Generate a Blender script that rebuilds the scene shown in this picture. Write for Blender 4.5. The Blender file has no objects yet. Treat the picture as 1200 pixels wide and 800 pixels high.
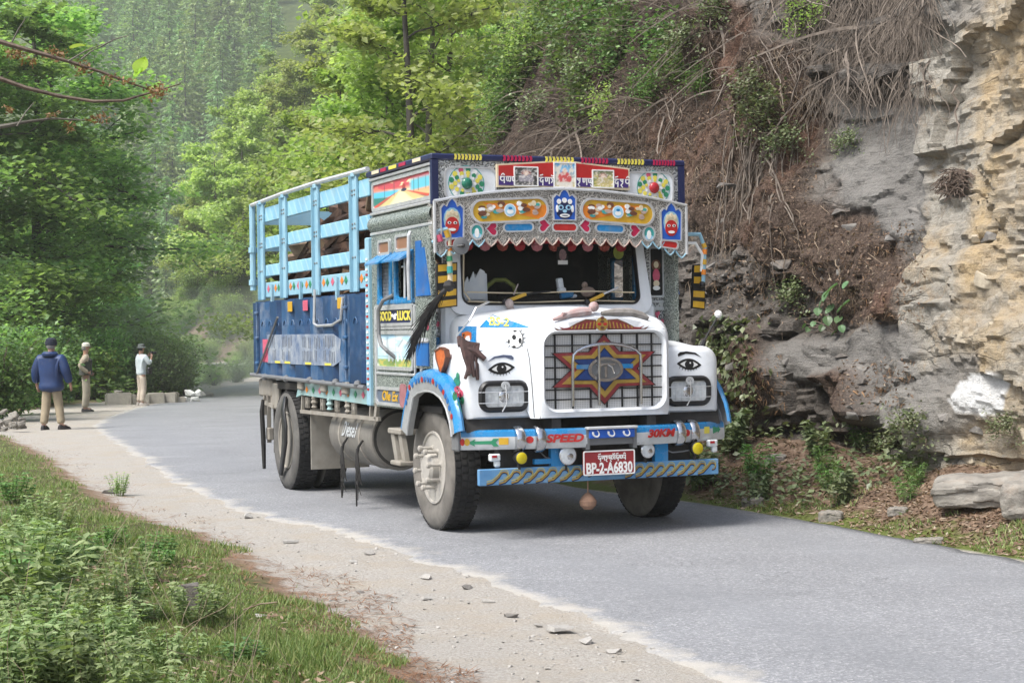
import bpy, bmesh, math, random
import numpy as np
from math import sin, cos, pi, radians, sqrt, atan2
from mathutils import Vector, Matrix, Euler
from mathutils.bvhtree import BVHTree

random.seed(7)
RNG = np.random.default_rng(7)
scene = bpy.context.scene
COL = scene.collection

# ------------------------------------------------------------------ camera
EYE = 1.6569
FPX, PITCH, ROLL = 1984.33, -.006, -.0132
cd = bpy.data.cameras.new("camera")
cd.sensor_width = 36.0
cd.lens = 36.0 * FPX / 1200.0
cd.clip_start, cd.clip_end = .1, 4000
cam = bpy.data.objects.new("camera", cd)
COL.objects.link(cam)
cam.matrix_world = Matrix.Translation((0, 0, EYE)) @ Matrix.Rotation(pi / 2 + PITCH, 4, 'X') @ Matrix.Rotation(ROLL, 4, 'Z')
scene.camera = cam

# ------------------------------------------------------------------ sky, sun
SUN_EL, SUN_AZ = radians(56), radians(232)      # azimuth clockwise from +Y: behind the camera, valley side
world = bpy.data.worlds.new("World")
scene.world = world
world.use_nodes = True
wn = world.node_tree
bg = wn.nodes['Background']
sky = wn.nodes.new('ShaderNodeTexSky')
sky.sky_type = 'NISHITA'
sky.sun_disc = False
sky.sun_elevation = SUN_EL
sky.sun_rotation = SUN_AZ
sky.air_density, sky.dust_density, sky.ozone_density = 1.0, 3.0, 1.0
hz = wn.nodes.new('ShaderNodeHueSaturation')        # thin bright overcast: paler than a clear sky
hz.inputs['Saturation'].default_value = .74
wn.links.new(sky.outputs[0], hz.inputs['Color'])
wn.links.new(hz.outputs[0], bg.inputs[0])
bg.inputs[1].default_value = .115
sd = bpy.data.lights.new("sun", 'SUN')
sd.energy = 2.0
sd.angle = radians(25)
sd.color = (1.0, .975, .925)
sun = bpy.data.objects.new("sun", sd)
COL.objects.link(sun)
sv = Vector((sin(SUN_AZ) * cos(SUN_EL), cos(SUN_AZ) * cos(SUN_EL), sin(SUN_EL)))
sun.rotation_euler = sv.to_track_quat('Z', 'Y').to_euler()
scene.view_settings.view_transform = 'Standard'
scene.view_settings.look = 'None'
scene.view_settings.exposure = 1.26
scene.view_settings.gamma = 1
scene.cycles.max_bounces = 6
scene.cycles.diffuse_bounces = 3
scene.cycles.glossy_bounces = 3
scene.cycles.transmission_bounces = 4
scene.cycles.volume_bounces = 1
scene.cycles.use_denoising = True

# ------------------------------------------------------------------ picture ray -> place (the lens as fitted to the truck)
TX, TY, TH = .3068, 14.5205, -.3953
FWD = (-sin(TH), -cos(TH))
LFT = (-FWD[1], FWD[0])


def pray(px, py):
    u, w = px - 600, py - 400
    a = -ROLL
    u, w = u * cos(a) - w * sin(a), u * sin(a) + w * cos(a)
    x, z = u / FPX, -w / FPX
    c, s = cos(PITCH), sin(PITCH)
    return Vector((x, c - s * z, s + c * z))


def at(px, py, Y):
    r = pray(px, py)
    return Vector((0, 0, EYE)) + r * (Y / r.y)


def to_truck(p):
    dx, dy = p[0] - TX, p[1] - TY
    return Vector((dx * FWD[0] + dy * FWD[1], dx * LFT[0] + dy * LFT[1], p[2]))


EYE_T = to_truck((0, 0, EYE))


def tp(px, py, ax, val):
    """point of the truck's frame on the plane (axis ax = val) seen at a pixel of the photograph"""
    r = pray(px, py)
    d = to_truck((r.x + TX, r.y + TY, r.z))
    k = (val - EYE_T[ax]) / d[ax]
    return EYE_T + d * k


# ------------------------------------------------------------------ mesh builder
class M:
    def __init__(s):
        s.v, s.f, s.mi, s.sm = [], [], [], []
        s.m = 0
        s.smooth = False

    def add(s, vs, fs):
        o = len(s.v)
        s.v += [tuple(p) for p in vs]
        for f in fs:
            s.f.append(tuple(o + i for i in f))
            s.mi.append(s.m)
            s.sm.append(s.smooth)
        return s

    def box(s, c, d, rz=0, ch=0, rx=0, ry=0):
        x, y, z = d[0] / 2, d[1] / 2, d[2] / 2
        R = Euler((rx, ry, rz)).to_matrix() if (rz or rx or ry) else None
        C = Vector(c)
        T = (lambda p: R @ Vector(p) + C) if R else (lambda p: Vector(p) + C)
        if not ch:
            vs = [T((sx * x, sy * y, sz * z)) for sz in (-1, 1) for sx, sy in ((-1, -1), (1, -1), (1, 1), (-1, 1))]
            return s.add(vs, [(3, 2, 1, 0), (4, 5, 6, 7), (0, 1, 5, 4), (1, 2, 6, 5), (2, 3, 7, 6), (3, 0, 4, 7)])
        ch = min(ch, x * .9, y * .9, z * .9)
        vs, idx = [], {}
        for sx in (-1, 1):
            for sy in (-1, 1):
                for sz in (-1, 1):
                    for a in range(3):
                        p = [sx * (x - ch), sy * (y - ch), sz * (z - ch)]
                        p[a] = (sx * x, sy * y, sz * z)[a]
                        idx[(sx, sy, sz, a)] = len(vs)
                        vs.append(T(p))
        fs = []
        for a in range(3):
            b, c2 = (a + 1) % 3, (a + 2) % 3
            for sg in (-1, 1):
                q = []
                for sb, sc in ((-1, -1), (1, -1), (1, 1), (-1, 1)):
                    k = [0, 0, 0]; k[a], k[b], k[c2] = sg, sb, sc
                    q.append(idx[(*k, a)])
                fs.append(tuple(q) if sg > 0 else tuple(q[::-1]))
            for sb in (-1, 1):
                for sc in (-1, 1):
                    k1, k2 = [0] * 3, [0] * 3
                    k1[a], k1[b], k1[c2] = -1, sb, sc
                    k2[a], k2[b], k2[c2] = 1, sb, sc
                    q = (idx[(*k1, b)], idx[(*k2, b)], idx[(*k2, c2)], idx[(*k1, c2)])
                    fs.append(q if sb * sc > 0 else q[::-1])
        for sx in (-1, 1):
            for sy in (-1, 1):
                for sz in (-1, 1):
                    q = tuple(idx[(sx, sy, sz, a)] for a in range(3))
                    fs.append(q if sx * sy * sz > 0 else q[::-1])
        return s.add(vs, fs)

    def beam(s, a, b, w, h, up=(0, 0, 1)):
        """rectangular bar from a to b"""
        a, b = Vector(a), Vector(b)
        d = (b - a).normalized()
        sd_ = d.cross(Vector(up))
        if sd_.length < 1e-5:
            sd_ = d.cross(Vector((0, 1, 0)))
        sd_.normalize()
        u = sd_.cross(d)
        vs = [p + sd_ * (i * w / 2) + u * (j * h / 2) for p in (a, b) for i, j in ((-1, -1), (1, -1), (1, 1), (-1, 1))]
        return s.add(vs, [(3, 2, 1, 0), (4, 5, 6, 7), (0, 1, 5, 4), (1, 2, 6, 5), (2, 3, 7, 6), (3, 0, 4, 7)])

    def tube(s, pts, r, n=8, cap=True, closed=False):
        pts = [Vector(p) for p in pts]
        rs = r if isinstance(r, (list, tuple)) else [r] * len(pts)
        k = len(pts)
        vs, fs = [], []
        t0 = (pts[1] - pts[0]).normalized()
        nrm = t0.cross(Vector((0, 0, 1)))
        if nrm.length < 1e-3:
            nrm = t0.cross(Vector((1, 0, 0)))
        nrm.normalize()
        for i, p in enumerate(pts):
            if closed:
                t = (pts[(i + 1) % k] - pts[i - 1]).normalized()
            else:
                t = (pts[min(i + 1, k - 1)] - pts[max(i - 1, 0)]).normalized()
            nrm = nrm - t * nrm.dot(t)
            if nrm.length < 1e-5:
                nrm = t.orthogonal()
            nrm.normalize()
            b = t.cross(nrm)
            for j in range(n):
                a = 2 * pi * j / n
                vs.append(p + (nrm * cos(a) + b * sin(a)) * rs[i])
        for i in range(k if closed else k - 1):
            i2 = (i + 1) % k
            for j in range(n):
                fs.append((i * n + j, i * n + (j + 1) % n, i2 * n + (j + 1) % n, i2 * n + j))
        if cap and not closed:
            fs.append(tuple(range(n))[::-1])
            fs.append(tuple((k - 1) * n + j for j in range(n)))
        return s.add(vs, fs)

    def lathe(s, prof, c, axis='z', n=24, a0=0, a1=2 * pi):
        """prof: list of (radius, height along axis)"""
        c = Vector(c)
        full = abs(a1 - a0 - 2 * pi) < 1e-6
        m = n if full else n + 1
        vs, fs = [], []
        for r, h in prof:
            for j in range(m):
                a = a0 + (a1 - a0) * j / n
                u, w = r * cos(a), r * sin(a)
                p = {'z': (u, w, h), 'x': (h, u, w), 'y': (w, h, u)}[axis]
                vs.append(c + Vector(p))
        for i in range(len(prof) - 1):
            for j in range(n):
                j2 = (j + 1) % m
                fs.append((i * m + j, i * m + j2, (i + 1) * m + j2, (i + 1) * m + j))
        if full:
            if prof[0][0] > 1e-5:
                fs.append(tuple(range(m))[::-1])
            if prof[-1][0] > 1e-5:
                fs.append(tuple((len(prof) - 1) * m + j for j in range(m)))
        return s.add(vs, fs)

    def ball(s, c, r, n=10, sc=(1, 1, 1)):
        k = max(4, n // 2)
        prof = [(sin(pi * i / k) * r, -cos(pi * i / k) * r) for i in range(k + 1)]
        o = len(s.v)
        s.lathe(prof, (0, 0, 0), 'z', n)
        for i in range(o, len(s.v)):
            p = s.v[i]
            s.v[i] = (p[0] * sc[0] + c[0], p[1] * sc[1] + c[1], p[2] * sc[2] + c[2])
        return s

    def prism(s, poly, ax, lo, hi):
        """2-D polygon (in the two other axes, in order) pushed along axis ax from lo to hi"""
        n = len(poly)
        area = sum(poly[i][0] * poly[(i + 1) % n][1] - poly[(i + 1) % n][0] * poly[i][1] for i in range(n))
        if area < 0:
            poly = poly[::-1]

        def P(q, h):
            if ax == 0: return (h, q[0], q[1])
            if ax == 1: return (q[0], h, q[1])
            return (q[0], q[1], h)
        vs = [P(q, lo) for q in poly] + [P(q, hi) for q in poly]
        fl = ax == 1
        fs = [tuple(range(n))[::-1], tuple(range(n, 2 * n))] + [(i, (i + 1) % n, n + (i + 1) % n, n + i) for i in range(n)]
        if fl:
            fs = [f[::-1] for f in fs]
        return s.add(vs, fs)

    def ring(s, outer, inner, ax, lo, hi):
        """plate with a hole: matched outlines"""
        n = len(outer)

        def P(q, h):
            if ax == 0: return (h, q[0], q[1])
            if ax == 1: return (q[0], h, q[1])
            return (q[0], q[1], h)
        vs = [P(q, hi) for q in outer] + [P(q, hi) for q in inner] + [P(q, lo) for q in outer] + [P(q, lo) for q in inner]
        fs = []
        for i in range(n):
            j = (i + 1) % n
            fs += [(i, j, n + j, n + i), (2 * n + j, 2 * n + i, 3 * n + i, 3 * n + j), (j, i, 2 * n + i, 2 * n + j), (n + i, n + j, 3 * n + j, 3 * n + i)]
        return s.add(vs, fs)

    def loft(s, secs, closed=True, cap=True):
        n = len(secs[0])
        vs = [p for q in secs for p in q]
        fs = []
        for i in range(len(secs) - 1):
            for j in range(n if closed else n - 1):
                j2 = (j + 1) % n
                fs.append((i * n + j, i * n + j2, (i + 1) * n + j2, (i + 1) * n + j))
        if cap and closed:
            fs.append(tuple(range(n))[::-1])
            fs.append(tuple((len(secs) - 1) * n + j for j in range(n)))
        return s.add(vs, fs)

    def quad(s, a, b, c, d):
        return s.add([a, b, c, d], [(0, 1, 2, 3)])

    def mesh(s, name, mats, sharp=35, fix=True):
        me = bpy.data.meshes.new(name)
        me.from_pydata(s.v, [], s.f)
        if not isinstance(mats, (list, tuple)):
            mats = [mats]
        for m in mats:
            me.materials.append(m)
        if len(mats) > 1:
            me.polygons.foreach_set('material_index', s.mi)
        if fix:
            bm = bmesh.new(); bm.from_mesh(me)
            bmesh.ops.recalc_face_normals(bm, faces=bm.faces)
            bm.to_mesh(me); bm.free()
        if any(s.sm):
            me.polygons.foreach_set('use_smooth', [True] * len(me.polygons))
            me.set_sharp_from_angle(angle=radians(sharp))
        me.update()
        return me

    def build(s, name, mats, parent=None, label=None, sharp=35, fix=True):
        o = bpy.data.objects.new(name, s.mesh(name, mats, sharp, fix))
        COL.objects.link(o)
        if parent:
            o.parent = parent
        if label:
            o['label'] = label
        return o


def SM():
    m = M(); m.smooth = True
    return m


def tag(o, label=None, cat=None, group=None, kind=None):
    if label: o['label'] = label
    if cat: o['category'] = cat
    if group: o['group'] = group
    if kind: o['kind'] = kind
    return o


def empty(name, loc, rz=0):
    o = bpy.data.objects.new(name, None)
    o.empty_display_size = .2
    o.location = loc
    o.rotation_euler = (0, 0, rz)
    COL.objects.link(o)
    return o


def copy_tree(o, parent=None):
    c = o.copy()
    COL.objects.link(c)
    if parent: c.parent = parent
    for ch in list(o.children):
        copy_tree(ch, c)
    return c


def rrect(cx, cy, w, h, r, n=5):
    """rounded rectangle outline"""
    out = []
    for qx, qy, a in ((1, 1, 0), (-1, 1, pi / 2), (-1, -1, pi), (1, -1, 3 * pi / 2)):
        for i in range(n + 1):
            t = a + pi / 2 * i / n
            out.append((cx + qx * (w / 2 - r) + r * cos(t), cy + qy * (h / 2 - r) + r * sin(t)))
    return out


def circ(cx, cy, rx, ry=None, n=20):
    ry = ry or rx
    return [(cx + rx * cos(2 * pi * i / n), cy + ry * sin(2 * pi * i / n)) for i in range(n)]


# ------------------------------------------------------------------ numpy noise
def _h(ix, iy, iz, seed):
    n = (ix.astype(np.int64) * 374761393 + iy.astype(np.int64) * 668265263 + iz.astype(np.int64) * 2147483647 + seed * 144665) & 0xffffffff
    n = ((n ^ (n >> 13)) * 1274126177) & 0xffffffff
    n = ((n ^ (n >> 16)) * 2246822519) & 0xffffffff
    return ((n ^ (n >> 15)) & 0xffffff) / float(0xffffff)


def vnoise(x, y, z=None, seed=0):
    x, y = np.asarray(x, float), np.asarray(y, float)
    z = np.zeros_like(x) if z is None else np.asarray(z, float)
    ix, iy, iz = np.floor(x), np.floor(y), np.floor(z)
    fx, fy, fz = x - ix, y - iy, z - iz
    fx, fy, fz = [f * f * (3 - 2 * f) for f in (fx, fy, fz)]
    r = 0
    for a in (0, 1):
        for b in (0, 1):
            for c in (0, 1):
                w = (fx if a else 1 - fx) * (fy if b else 1 - fy) * (fz if c else 1 - fz)
                r = r + w * _h(ix + a, iy + b, iz + c, seed)
    return r * 2 - 1


def fbm(x, y, z=None, seed=0, octv=4, gain=.5, lac=2.03):
    r, a = 0, 1.0
    x, y = np.asarray(x, float), np.asarray(y, float)
    z = np.zeros_like(x) if z is None else np.asarray(z, float)
    for i in range(octv):
        r = r + a * vnoise(x, y, z, seed + i * 17)
        x, y, z, a = x * lac + 3.1, y * lac + 1.7, z * lac + .9, a * gain
    return r


def sstep(a, b, x):
    t = np.clip((np.asarray(x, float) - a) / (b - a), 0, 1)
    return t * t * (3 - 2 * t)


def np_mesh(name, V, F, mats, smooth=False, attrs=None, mi=None):
    """mesh from numpy arrays, F of shape (n, k)"""
    me = bpy.data.meshes.new(name)
    V = np.asarray(V, np.float32)
    F = np.asarray(F, np.int32)
    me.vertices.add(len(V))
    me.vertices.foreach_set('co', V.ravel())
    k = F.shape[1]
    me.loops.add(F.size)
    me.loops.foreach_set('vertex_index', F.ravel())
    me.polygons.add(len(F))
    me.polygons.foreach_set('loop_start', np.arange(0, F.size, k, dtype=np.int32))
    me.polygons.foreach_set('loop_total', np.full(len(F), k, np.int32))
    for m in (mats if isinstance(mats, (list, tuple)) else [mats]):
        me.materials.append(m)
    if mi is not None:
        me.polygons.foreach_set('material_index', np.asarray(mi, np.int32))
    me.polygons.foreach_set('use_smooth', np.full(len(F), smooth, bool))
    for an, av in (attrs or {}).items():
        at_ = me.attributes.new(an, 'FLOAT', 'POINT')
        at_.data.foreach_set('value', np.asarray(av, np.float32).ravel())
    me.update(calc_edges=True)
    me.validate()
    return me


def link(name, me, parent=None):
    o = bpy.data.objects.new(name, me)
    COL.objects.link(o)
    if parent: o.parent = parent
    return o
# ------------------------------------------------------------------ materials
def nmat(name):
    m = bpy.data.materials.new(name)
    m.use_nodes = True
    nt = m.node_tree
    return m, nt, nt.nodes['Principled BSDF']


def N(nt, typ, **kw):
    n = nt.nodes.new('ShaderNode' + typ)
    for k, v in kw.items():
        if k in n.inputs:
            n.inputs[k].default_value = v
        else:
            setattr(n, k, v)
    return n


def ramp(nt, fac, stops):
    r = nt.nodes.new('ShaderNodeValToRGB')
    e = r.color_ramp.elements
    while len(e) < len(stops): e.new(.5)
    for i, (p, c) in enumerate(stops):
        e[i].position = p
        e[i].color = (*c[:3], 1) if not isinstance(c, (int, float)) else (c, c, c, 1)
    nt.links.new(fac, r.inputs[0])
    return r.outputs[0]


def mix(nt, fac, a, b, mode='MIX'):
    n = nt.nodes.new('ShaderNodeMix')
    n.data_type = 'RGBA'
    n.blend_type = mode
    for sock, v in ((0, fac), (6, a), (7, b)):
        if hasattr(v, 'is_linked'):
            nt.links.new(v, n.inputs[sock])
        else:
            n.inputs[sock].default_value = v if isinstance(v, (int, float)) else (*v[:3], 1)
    return n.outputs[2]


def math_(nt, op, a, b=0., clamp=False):
    n = nt.nodes.new('ShaderNodeMath')
    n.operation = op
    n.use_clamp = clamp
    for i, v in enumerate((a, b)):
        if hasattr(v, 'is_linked'):
            nt.links.new(v, n.inputs[i])
        else:
            n.inputs[i].default_value = v
    return n.outputs[0]


def noise(nt, vec, scale, detail=4, rough=.55, dist=0.):
    n = N(nt, 'TexNoise', Scale=scale, Detail=detail, Roughness=rough, Distortion=dist)
    if vec is not None: nt.links.new(vec, n.inputs['Vector'])
    return n.outputs[0]


def bump(nt, b, height, strength=.3, dist=.01):
    n = N(nt, 'Bump', Strength=strength, Distance=dist)
    nt.links.new(height, n.inputs['Height'])
    nt.links.new(n.outputs[0], b.inputs['Normal'])


def attr(nt, name):
    n = nt.nodes.new('ShaderNodeAttribute')
    n.attribute_name = name
    return n.outputs['Fac']


def objco(nt):
    return nt.nodes.new('ShaderNodeTexCoord').outputs['Object']


def mat(name, c, c2=None, scale=6, rough=.5, metal=0, bmp=0, bscale=60, dirt=.14, dirtc=(.22, .19, .15), spec=.5, amount=.5):
    """plain surface with mottled colour (c to c2), fine relief and dust patches"""
    m, nt, b = nmat(name)
    co = objco(nt)
    b.inputs['Roughness'].default_value = rough
    b.inputs['Metallic'].default_value = metal
    b.inputs['Specular IOR Level'].default_value = spec
    c2 = c2 or tuple(x * .82 for x in c)
    n1 = noise(nt, co, scale, 5, .6)
    col = ramp(nt, n1, [(.5 - amount * .35, c2), (.5 + amount * .35, c)])
    if dirt:
        n2 = noise(nt, co, scale * .6 + 1.3, 6, .7)
        f = ramp(nt, n2, [(.62 - dirt * .3, 0.), (.78 - dirt * .2, min(1., dirt * 1.2))])
        col = mix(nt, f, col, dirtc)
        r = ramp(nt, f, [(0, rough), (1, .85)])
        nt.links.new(r, b.inputs['Roughness'])
    nt.links.new(col, b.inputs['Base Color'])
    if bmp:
        bump(nt, b, noise(nt, co, bscale, 4, .6), bmp, .01)
    return m


WHITE = mat('white_paint', (.78, .81, .84), (.66, .69, .72), 3, .3, dirt=.36, dirtc=(.42, .40, .37), amount=.8, bmp=.04, bscale=3)
BLUE = mat('blue_enamel', (.015, .15, .45), (.01, .10, .33), 5, .35, dirt=.25)
BRIGHTBLUE = mat('bright_blue_paint', (.02, .225, .50), (.015, .165, .38), 5, .25, dirt=.5, dirtc=(.2, .23, .26), bmp=.06, bscale=5)
DECOBLUE = mat('deco_blue', (.02, .11, .50), None, 8, .35)
NAVY = mat('navy_paint', (.012, .018, .075), None, 5, .4, dirt=.1)
PANELBLUE = mat('panel_blue', (.010, .060, .165), (.007, .032, .09), 3, .45, dirt=.42, dirtc=(.13, .17, .23), bmp=.15)
PANELBLUE2 = mat('worn_panel_blue', (.026, .105, .235), (.014, .058, .145), 4, .5, dirt=.5, dirtc=(.22, .25, .29), bmp=.1)
TANKM = mat('dusty_tank', (.20, .19, .165), (.14, .13, .115), 5, .7, dirt=.35, dirtc=(.12, .105, .09))
SCALLOP = mat('pinkish_trim', (.50, .36, .29), (.4, .3, .26), 12, .5)
TURQ = mat('turquoise_paint', (.29, .49, .59), (.22, .41, .52), 4, .5, dirt=.34, dirtc=(.33, .39, .4), bmp=.12)
TURQ2 = mat('dusty_turquoise', (.30, .47, .47), (.24, .38, .38), 4, .6, dirt=.5, dirtc=(.3, .27, .22))
RED = mat('red_paint', (.46, .022, .02), None, 6, .35)
CRIMSON = mat('crimson_paint', (.45, .015, .07), None, 6, .35)
PINK = mat('pink_paint', (.62, .12, .2), (.5, .08, .14), 20, .4)
MAROON = mat('maroon_plate', (.30, .025, .03), (.22, .02, .025), 8, .45)
YELLOW = mat('yellow_paint', (.62, .38, .03), (.50, .28, .02), 8, .4, dirt=.25)
LYELLOW = mat('lemon_paint', (.75, .65, .10), None, 8, .4)
ORANGE = mat('orange_paint', (.72, .22, .02), None, 8, .4)
GREEN = mat('green_paint', (.03, .24, .12), None, 8, .4)
TEAL = mat('teal_paint', (.05, .35, .33), None, 8, .4)
SKYBLUE = mat('sky_paint', (.35, .62, .80), None, 8, .4)
BLACK = mat('black_paint', (.012, .012, .013), None, 8, .45)
DARK = mat('dark_chassis', (.022, .021, .020), (.05, .045, .04), 6, .8, dirt=.3, dirtc=(.10, .085, .07))
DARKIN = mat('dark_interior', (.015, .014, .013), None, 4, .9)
RUBBER = mat('tyre_rubber', (.014, .014, .015), (.03, .029, .028), 8, .85, bmp=.2, bscale=90, dirt=.08, dirtc=(.13, .12, .10))
SIDEWALL = mat('dusty_sidewall', (.19, .175, .155), (.105, .097, .085), 6, .9, bmp=.15, bscale=50, dirt=.3, dirtc=(.1, .095, .09))
SIDEDARK = mat('worn_sidewall', (.12, .115, .105), (.07, .067, .062), 6, .9, bmp=.15, bscale=50, dirt=.3, dirtc=(.2, .185, .16))
RIM = mat('dusty_rim', (.42, .40, .36), (.33, .31, .28), 8, .7, dirt=.35, dirtc=(.2, .17, .13))
DUSTY = mat('dusty_metal', (.30, .28, .24), (.22, .2, .17), 6, .8, dirt=.4, dirtc=(.2, .17, .13))
CHROME = mat('polished_steel', (.62, .63, .64), (.5, .5, .52), 9, .22, 1)
ALU = mat('aluminium_trim', (.66, .67, .68), (.5, .51, .52), 12, .3, .45)
GREYPAINT = mat('silver_grey_paint', (.60, .62, .63), (.48, .50, .51), 8, .4, .15, dirt=.3)
MIDGREY = mat('mid_grey', (.16, .165, .17), None, 8, .5)
BROWN = mat('brown_paint', (.16, .06, .03), (.10, .035, .02), 20, .5)
CREAM = mat('cream_paint', (.7, .6, .42), None, 8, .5)
BROWNGLASS = mat('brown_pane', (.30, .15, .09), None, 4, .3)
CLOTHW = mat('white_cloth', (.86, .90, .93), (.7, .77, .84), 6, .9)
PLATEW = mat('plate_white', (.85, .85, .83), None, 8, .4)
CORK = mat('gourd', (.34, .20, .13), (.22, .13, .09), 20, .8)
HAIR = mat('yak_hair', (.012, .011, .011), (.03, .028, .026), 40, .7)
ROPE = mat('black_rope', (.02, .019, .018), None, 40, .9)
TIGER = mat('tiger_orange', (.6, .17, .04), (.42, .08, .02), 30, .5)


def tin_mat(name, base, dark, scale, bstr=.9):
    """embossed tin sheet: raised scrolls stamped all over"""
    m, nt, b = nmat(name)
    co = objco(nt)
    w = N(nt, 'TexVoronoi', Scale=scale)
    w.feature = 'DISTANCE_TO_EDGE'
    n0 = N(nt, 'TexNoise', Scale=scale * .5, Detail=2)
    nt.links.new(co, n0.inputs['Vector'])
    add = N(nt, 'VectorMath', operation='MULTIPLY_ADD')
    nt.links.new(n0.outputs['Color'], add.inputs[0])
    add.inputs[1].default_value = (.05, .05, .05)
    nt.links.new(co, add.inputs[2])
    nt.links.new(add.outputs[0], w.inputs['Vector'])
    h = ramp(nt, w.outputs['Distance'], [(.05, 1.), (.16, .0), (.34, .9)])
    col = mix(nt, h, dark, base)
    col = mix(nt, ramp(nt, noise(nt, co, 4, 5), [(.45, 0.), (.75, .5)]), col, tuple(x * .75 for x in base))
    nt.links.new(col, b.inputs['Base Color'])
    b.inputs['Metallic'].default_value = .35
    b.inputs['Roughness'].default_value = .42
    bump(nt, b, h, bstr, .006)
    return m


MUSTARD = mat('mustard_paint', (.40, .27, .05), (.28, .17, .03), 14, .5, dirt=.3)
DULLRED = mat('dull_red_paint', (.24, .028, .034), (.16, .018, .022), 14, .5, dirt=.3)
LIPGREY = mat('worn_grey_paint', (.34, .355, .36), (.25, .26, .265), 8, .5, dirt=.35)
TIN = tin_mat('embossed_tin', (.50, .475, .435), (.030, .028, .024), 32)
TINDARK = tin_mat('embossed_dark_tin', (.55, .56, .55), (.012, .012, .016), 22)
TINGREEN = tin_mat('embossed_green_tin', (.36, .40, .36), (.03, .05, .04), 24)


def glass_mat(name, tint=(1, 1, 1), rough=.02, alpha=.25):
    m, nt, b = nmat(name)
    b.inputs['Base Color'].default_value = (*tint, 1)
    b.inputs['Roughness'].default_value = rough
    b.inputs['Alpha'].default_value = alpha
    b.inputs['Specular IOR Level'].default_value = .8
    return m


GLASS = glass_mat('windscreen_glass', (.03, .035, .035), .02, .08)
LENS = mat('headlamp_lens', (.52, .53, .52), (.3, .31, .31), 14, .15, .3)
YLENS = mat('yellow_lens', (.62, .52, .02), (.5, .4, .01), 14, .15, .1)
CLEARL = mat('clear_lens', (.74, .77, .78), (.5, .53, .55), 22, .1, .1)
REDL = mat('red_lens', (.4, .02, .03), None, 8, .2)
GREENL = mat('green_lens', (.02, .16, .10), None, 8, .2)


def vcol_mat(name, rough=.45):
    m, nt, b = nmat(name)
    n = nt.nodes.new('ShaderNodeAttribute')
    n.attribute_name = 'print'
    nt.links.new(n.outputs['Color'], b.inputs['Base Color'])
    b.inputs['Roughness'].default_value = rough
    return m


PRINT = vcol_mat('painted_picture')


def leaf_mat(name, a, b_, trans=.35, rough=.5, dry=None):
    """leaves: each one its own tone between two greens, light coming through"""
    m, nt, b = nmat(name)
    g = nt.nodes.new('ShaderNodeNewGeometry')
    oi = nt.nodes.new('ShaderNodeObjectInfo')
    st = [(0, a), (.8, b_)] + ([(1, dry)] if dry else [])
    col = ramp(nt, g.outputs['Random Per Island'], st)
    hs = N(nt, 'HueSaturation')
    nt.links.new(col, hs.inputs['Color'])
    nt.links.new(math_(nt, 'ADD', math_(nt, 'MULTIPLY', oi.outputs['Random'], .035), .492), hs.inputs['Hue'])
    nt.links.new(math_(nt, 'ADD', math_(nt, 'MULTIPLY', oi.outputs['Random'], .5), .75), hs.inputs['Value'])
    nt.links.new(hs.outputs[0], b.inputs['Base Color'])
    b.inputs['Roughness'].default_value = rough
    b.inputs['Specular IOR Level'].default_value = .35
    tr = nt.nodes.new('ShaderNodeBsdfTranslucent')
    nt.links.new(mix(nt, 1., hs.outputs[0], (1., 1.1, .5), 'MULTIPLY'), tr.inputs[0])
    ms = nt.nodes.new('ShaderNodeMixShader')
    ms.inputs[0].default_value = trans
    nt.links.new(b.outputs[0], ms.inputs[1])
    nt.links.new(tr.outputs[0], ms.inputs[2])
    nt.links.new(ms.outputs[0], nt.nodes['Material Output'].inputs[0])
    return m


L_MAPLE = leaf_mat('maple_leaf', (.18, .29, .115), (.36, .51, .23), .62, .32)
L_PALE = leaf_mat('spring_leaf', (.32, .39, .13), (.52, .57, .26), .55)
L_MID = leaf_mat('fresh_leaf', (.24, .33, .10), (.42, .50, .20), .55)
L_PINE = leaf_mat('pine_needle', (.20, .28, .10), (.36, .44, .18), .35)
L_FARPINE = leaf_mat('fir_needle', (.16, .26, .11), (.31, .43, .19), .35)
L_SHRUB = leaf_mat('shrub_leaf', (.07, .13, .04), (.20, .28, .10), .35, .35)
L_HERB = leaf_mat('herb_leaf', (.18, .25, .095), (.37, .44, .21), .4)
L_NETTLE = leaf_mat('nettle_leaf', (.09, .19, .05), (.22, .35, .11), .4)
L_GRASS = leaf_mat('grass_blade', (.10, .15, .04), (.27, .32, .11), .35, .5, (.38, .33, .18))
L_IVY = leaf_mat('ivy_leaf', (.08, .11, .045), (.25, .28, .15), .25, .35)
L_DRY = leaf_mat('dry_leaf', (.15, .085, .055), (.29, .20, .14), .15, .7, (.42, .35, .27))
L_NEEDLE = leaf_mat('fallen_needle', (.16, .08, .04), (.33, .19, .10), .05, .8)
L_LIME = leaf_mat('lime_leaf', (.26, .42, .02), (.38, .52, .04), .5)
L_CATKIN = leaf_mat('brown_catkin', (.12, .05, .035), (.26, .13, .08), .2, .7)
L_BIG = leaf_mat('broad_leaf', (.075, .15, .06), (.16, .25, .12), .3, .3)
BARK = mat('bark', (.085, .075, .065), (.035, .03, .026), 5, .9, bmp=.6, bscale=25)
BARKPALE = mat('pale_bark', (.20, .18, .15), (.10, .09, .075), 5, .9, bmp=.5, bscale=25)
TWIG = mat('brown_twig', (.17, .125, .095), (.07, .05, .038), 20, .85)
TWIGPALE = mat('weathered_twig', (.19, .145, .11), (.06, .044, .034), 6, .85)
ROOT = mat('dry_root', (.22, .18, .145), (.085, .067, .053), 9, .85)
DRYGRASS = mat('dry_grass', (.30, .235, .165), (.15, .105, .07), 9, .9)
STONE = mat('pale_stone', (.42, .40, .37), (.30, .285, .26), 8, .85, bmp=.5, bscale=40)
WSTONE = mat('whitewashed_stone', (.72, .73, .70), (.5, .5, .48), 8, .8, bmp=.4, bscale=40)
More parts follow.
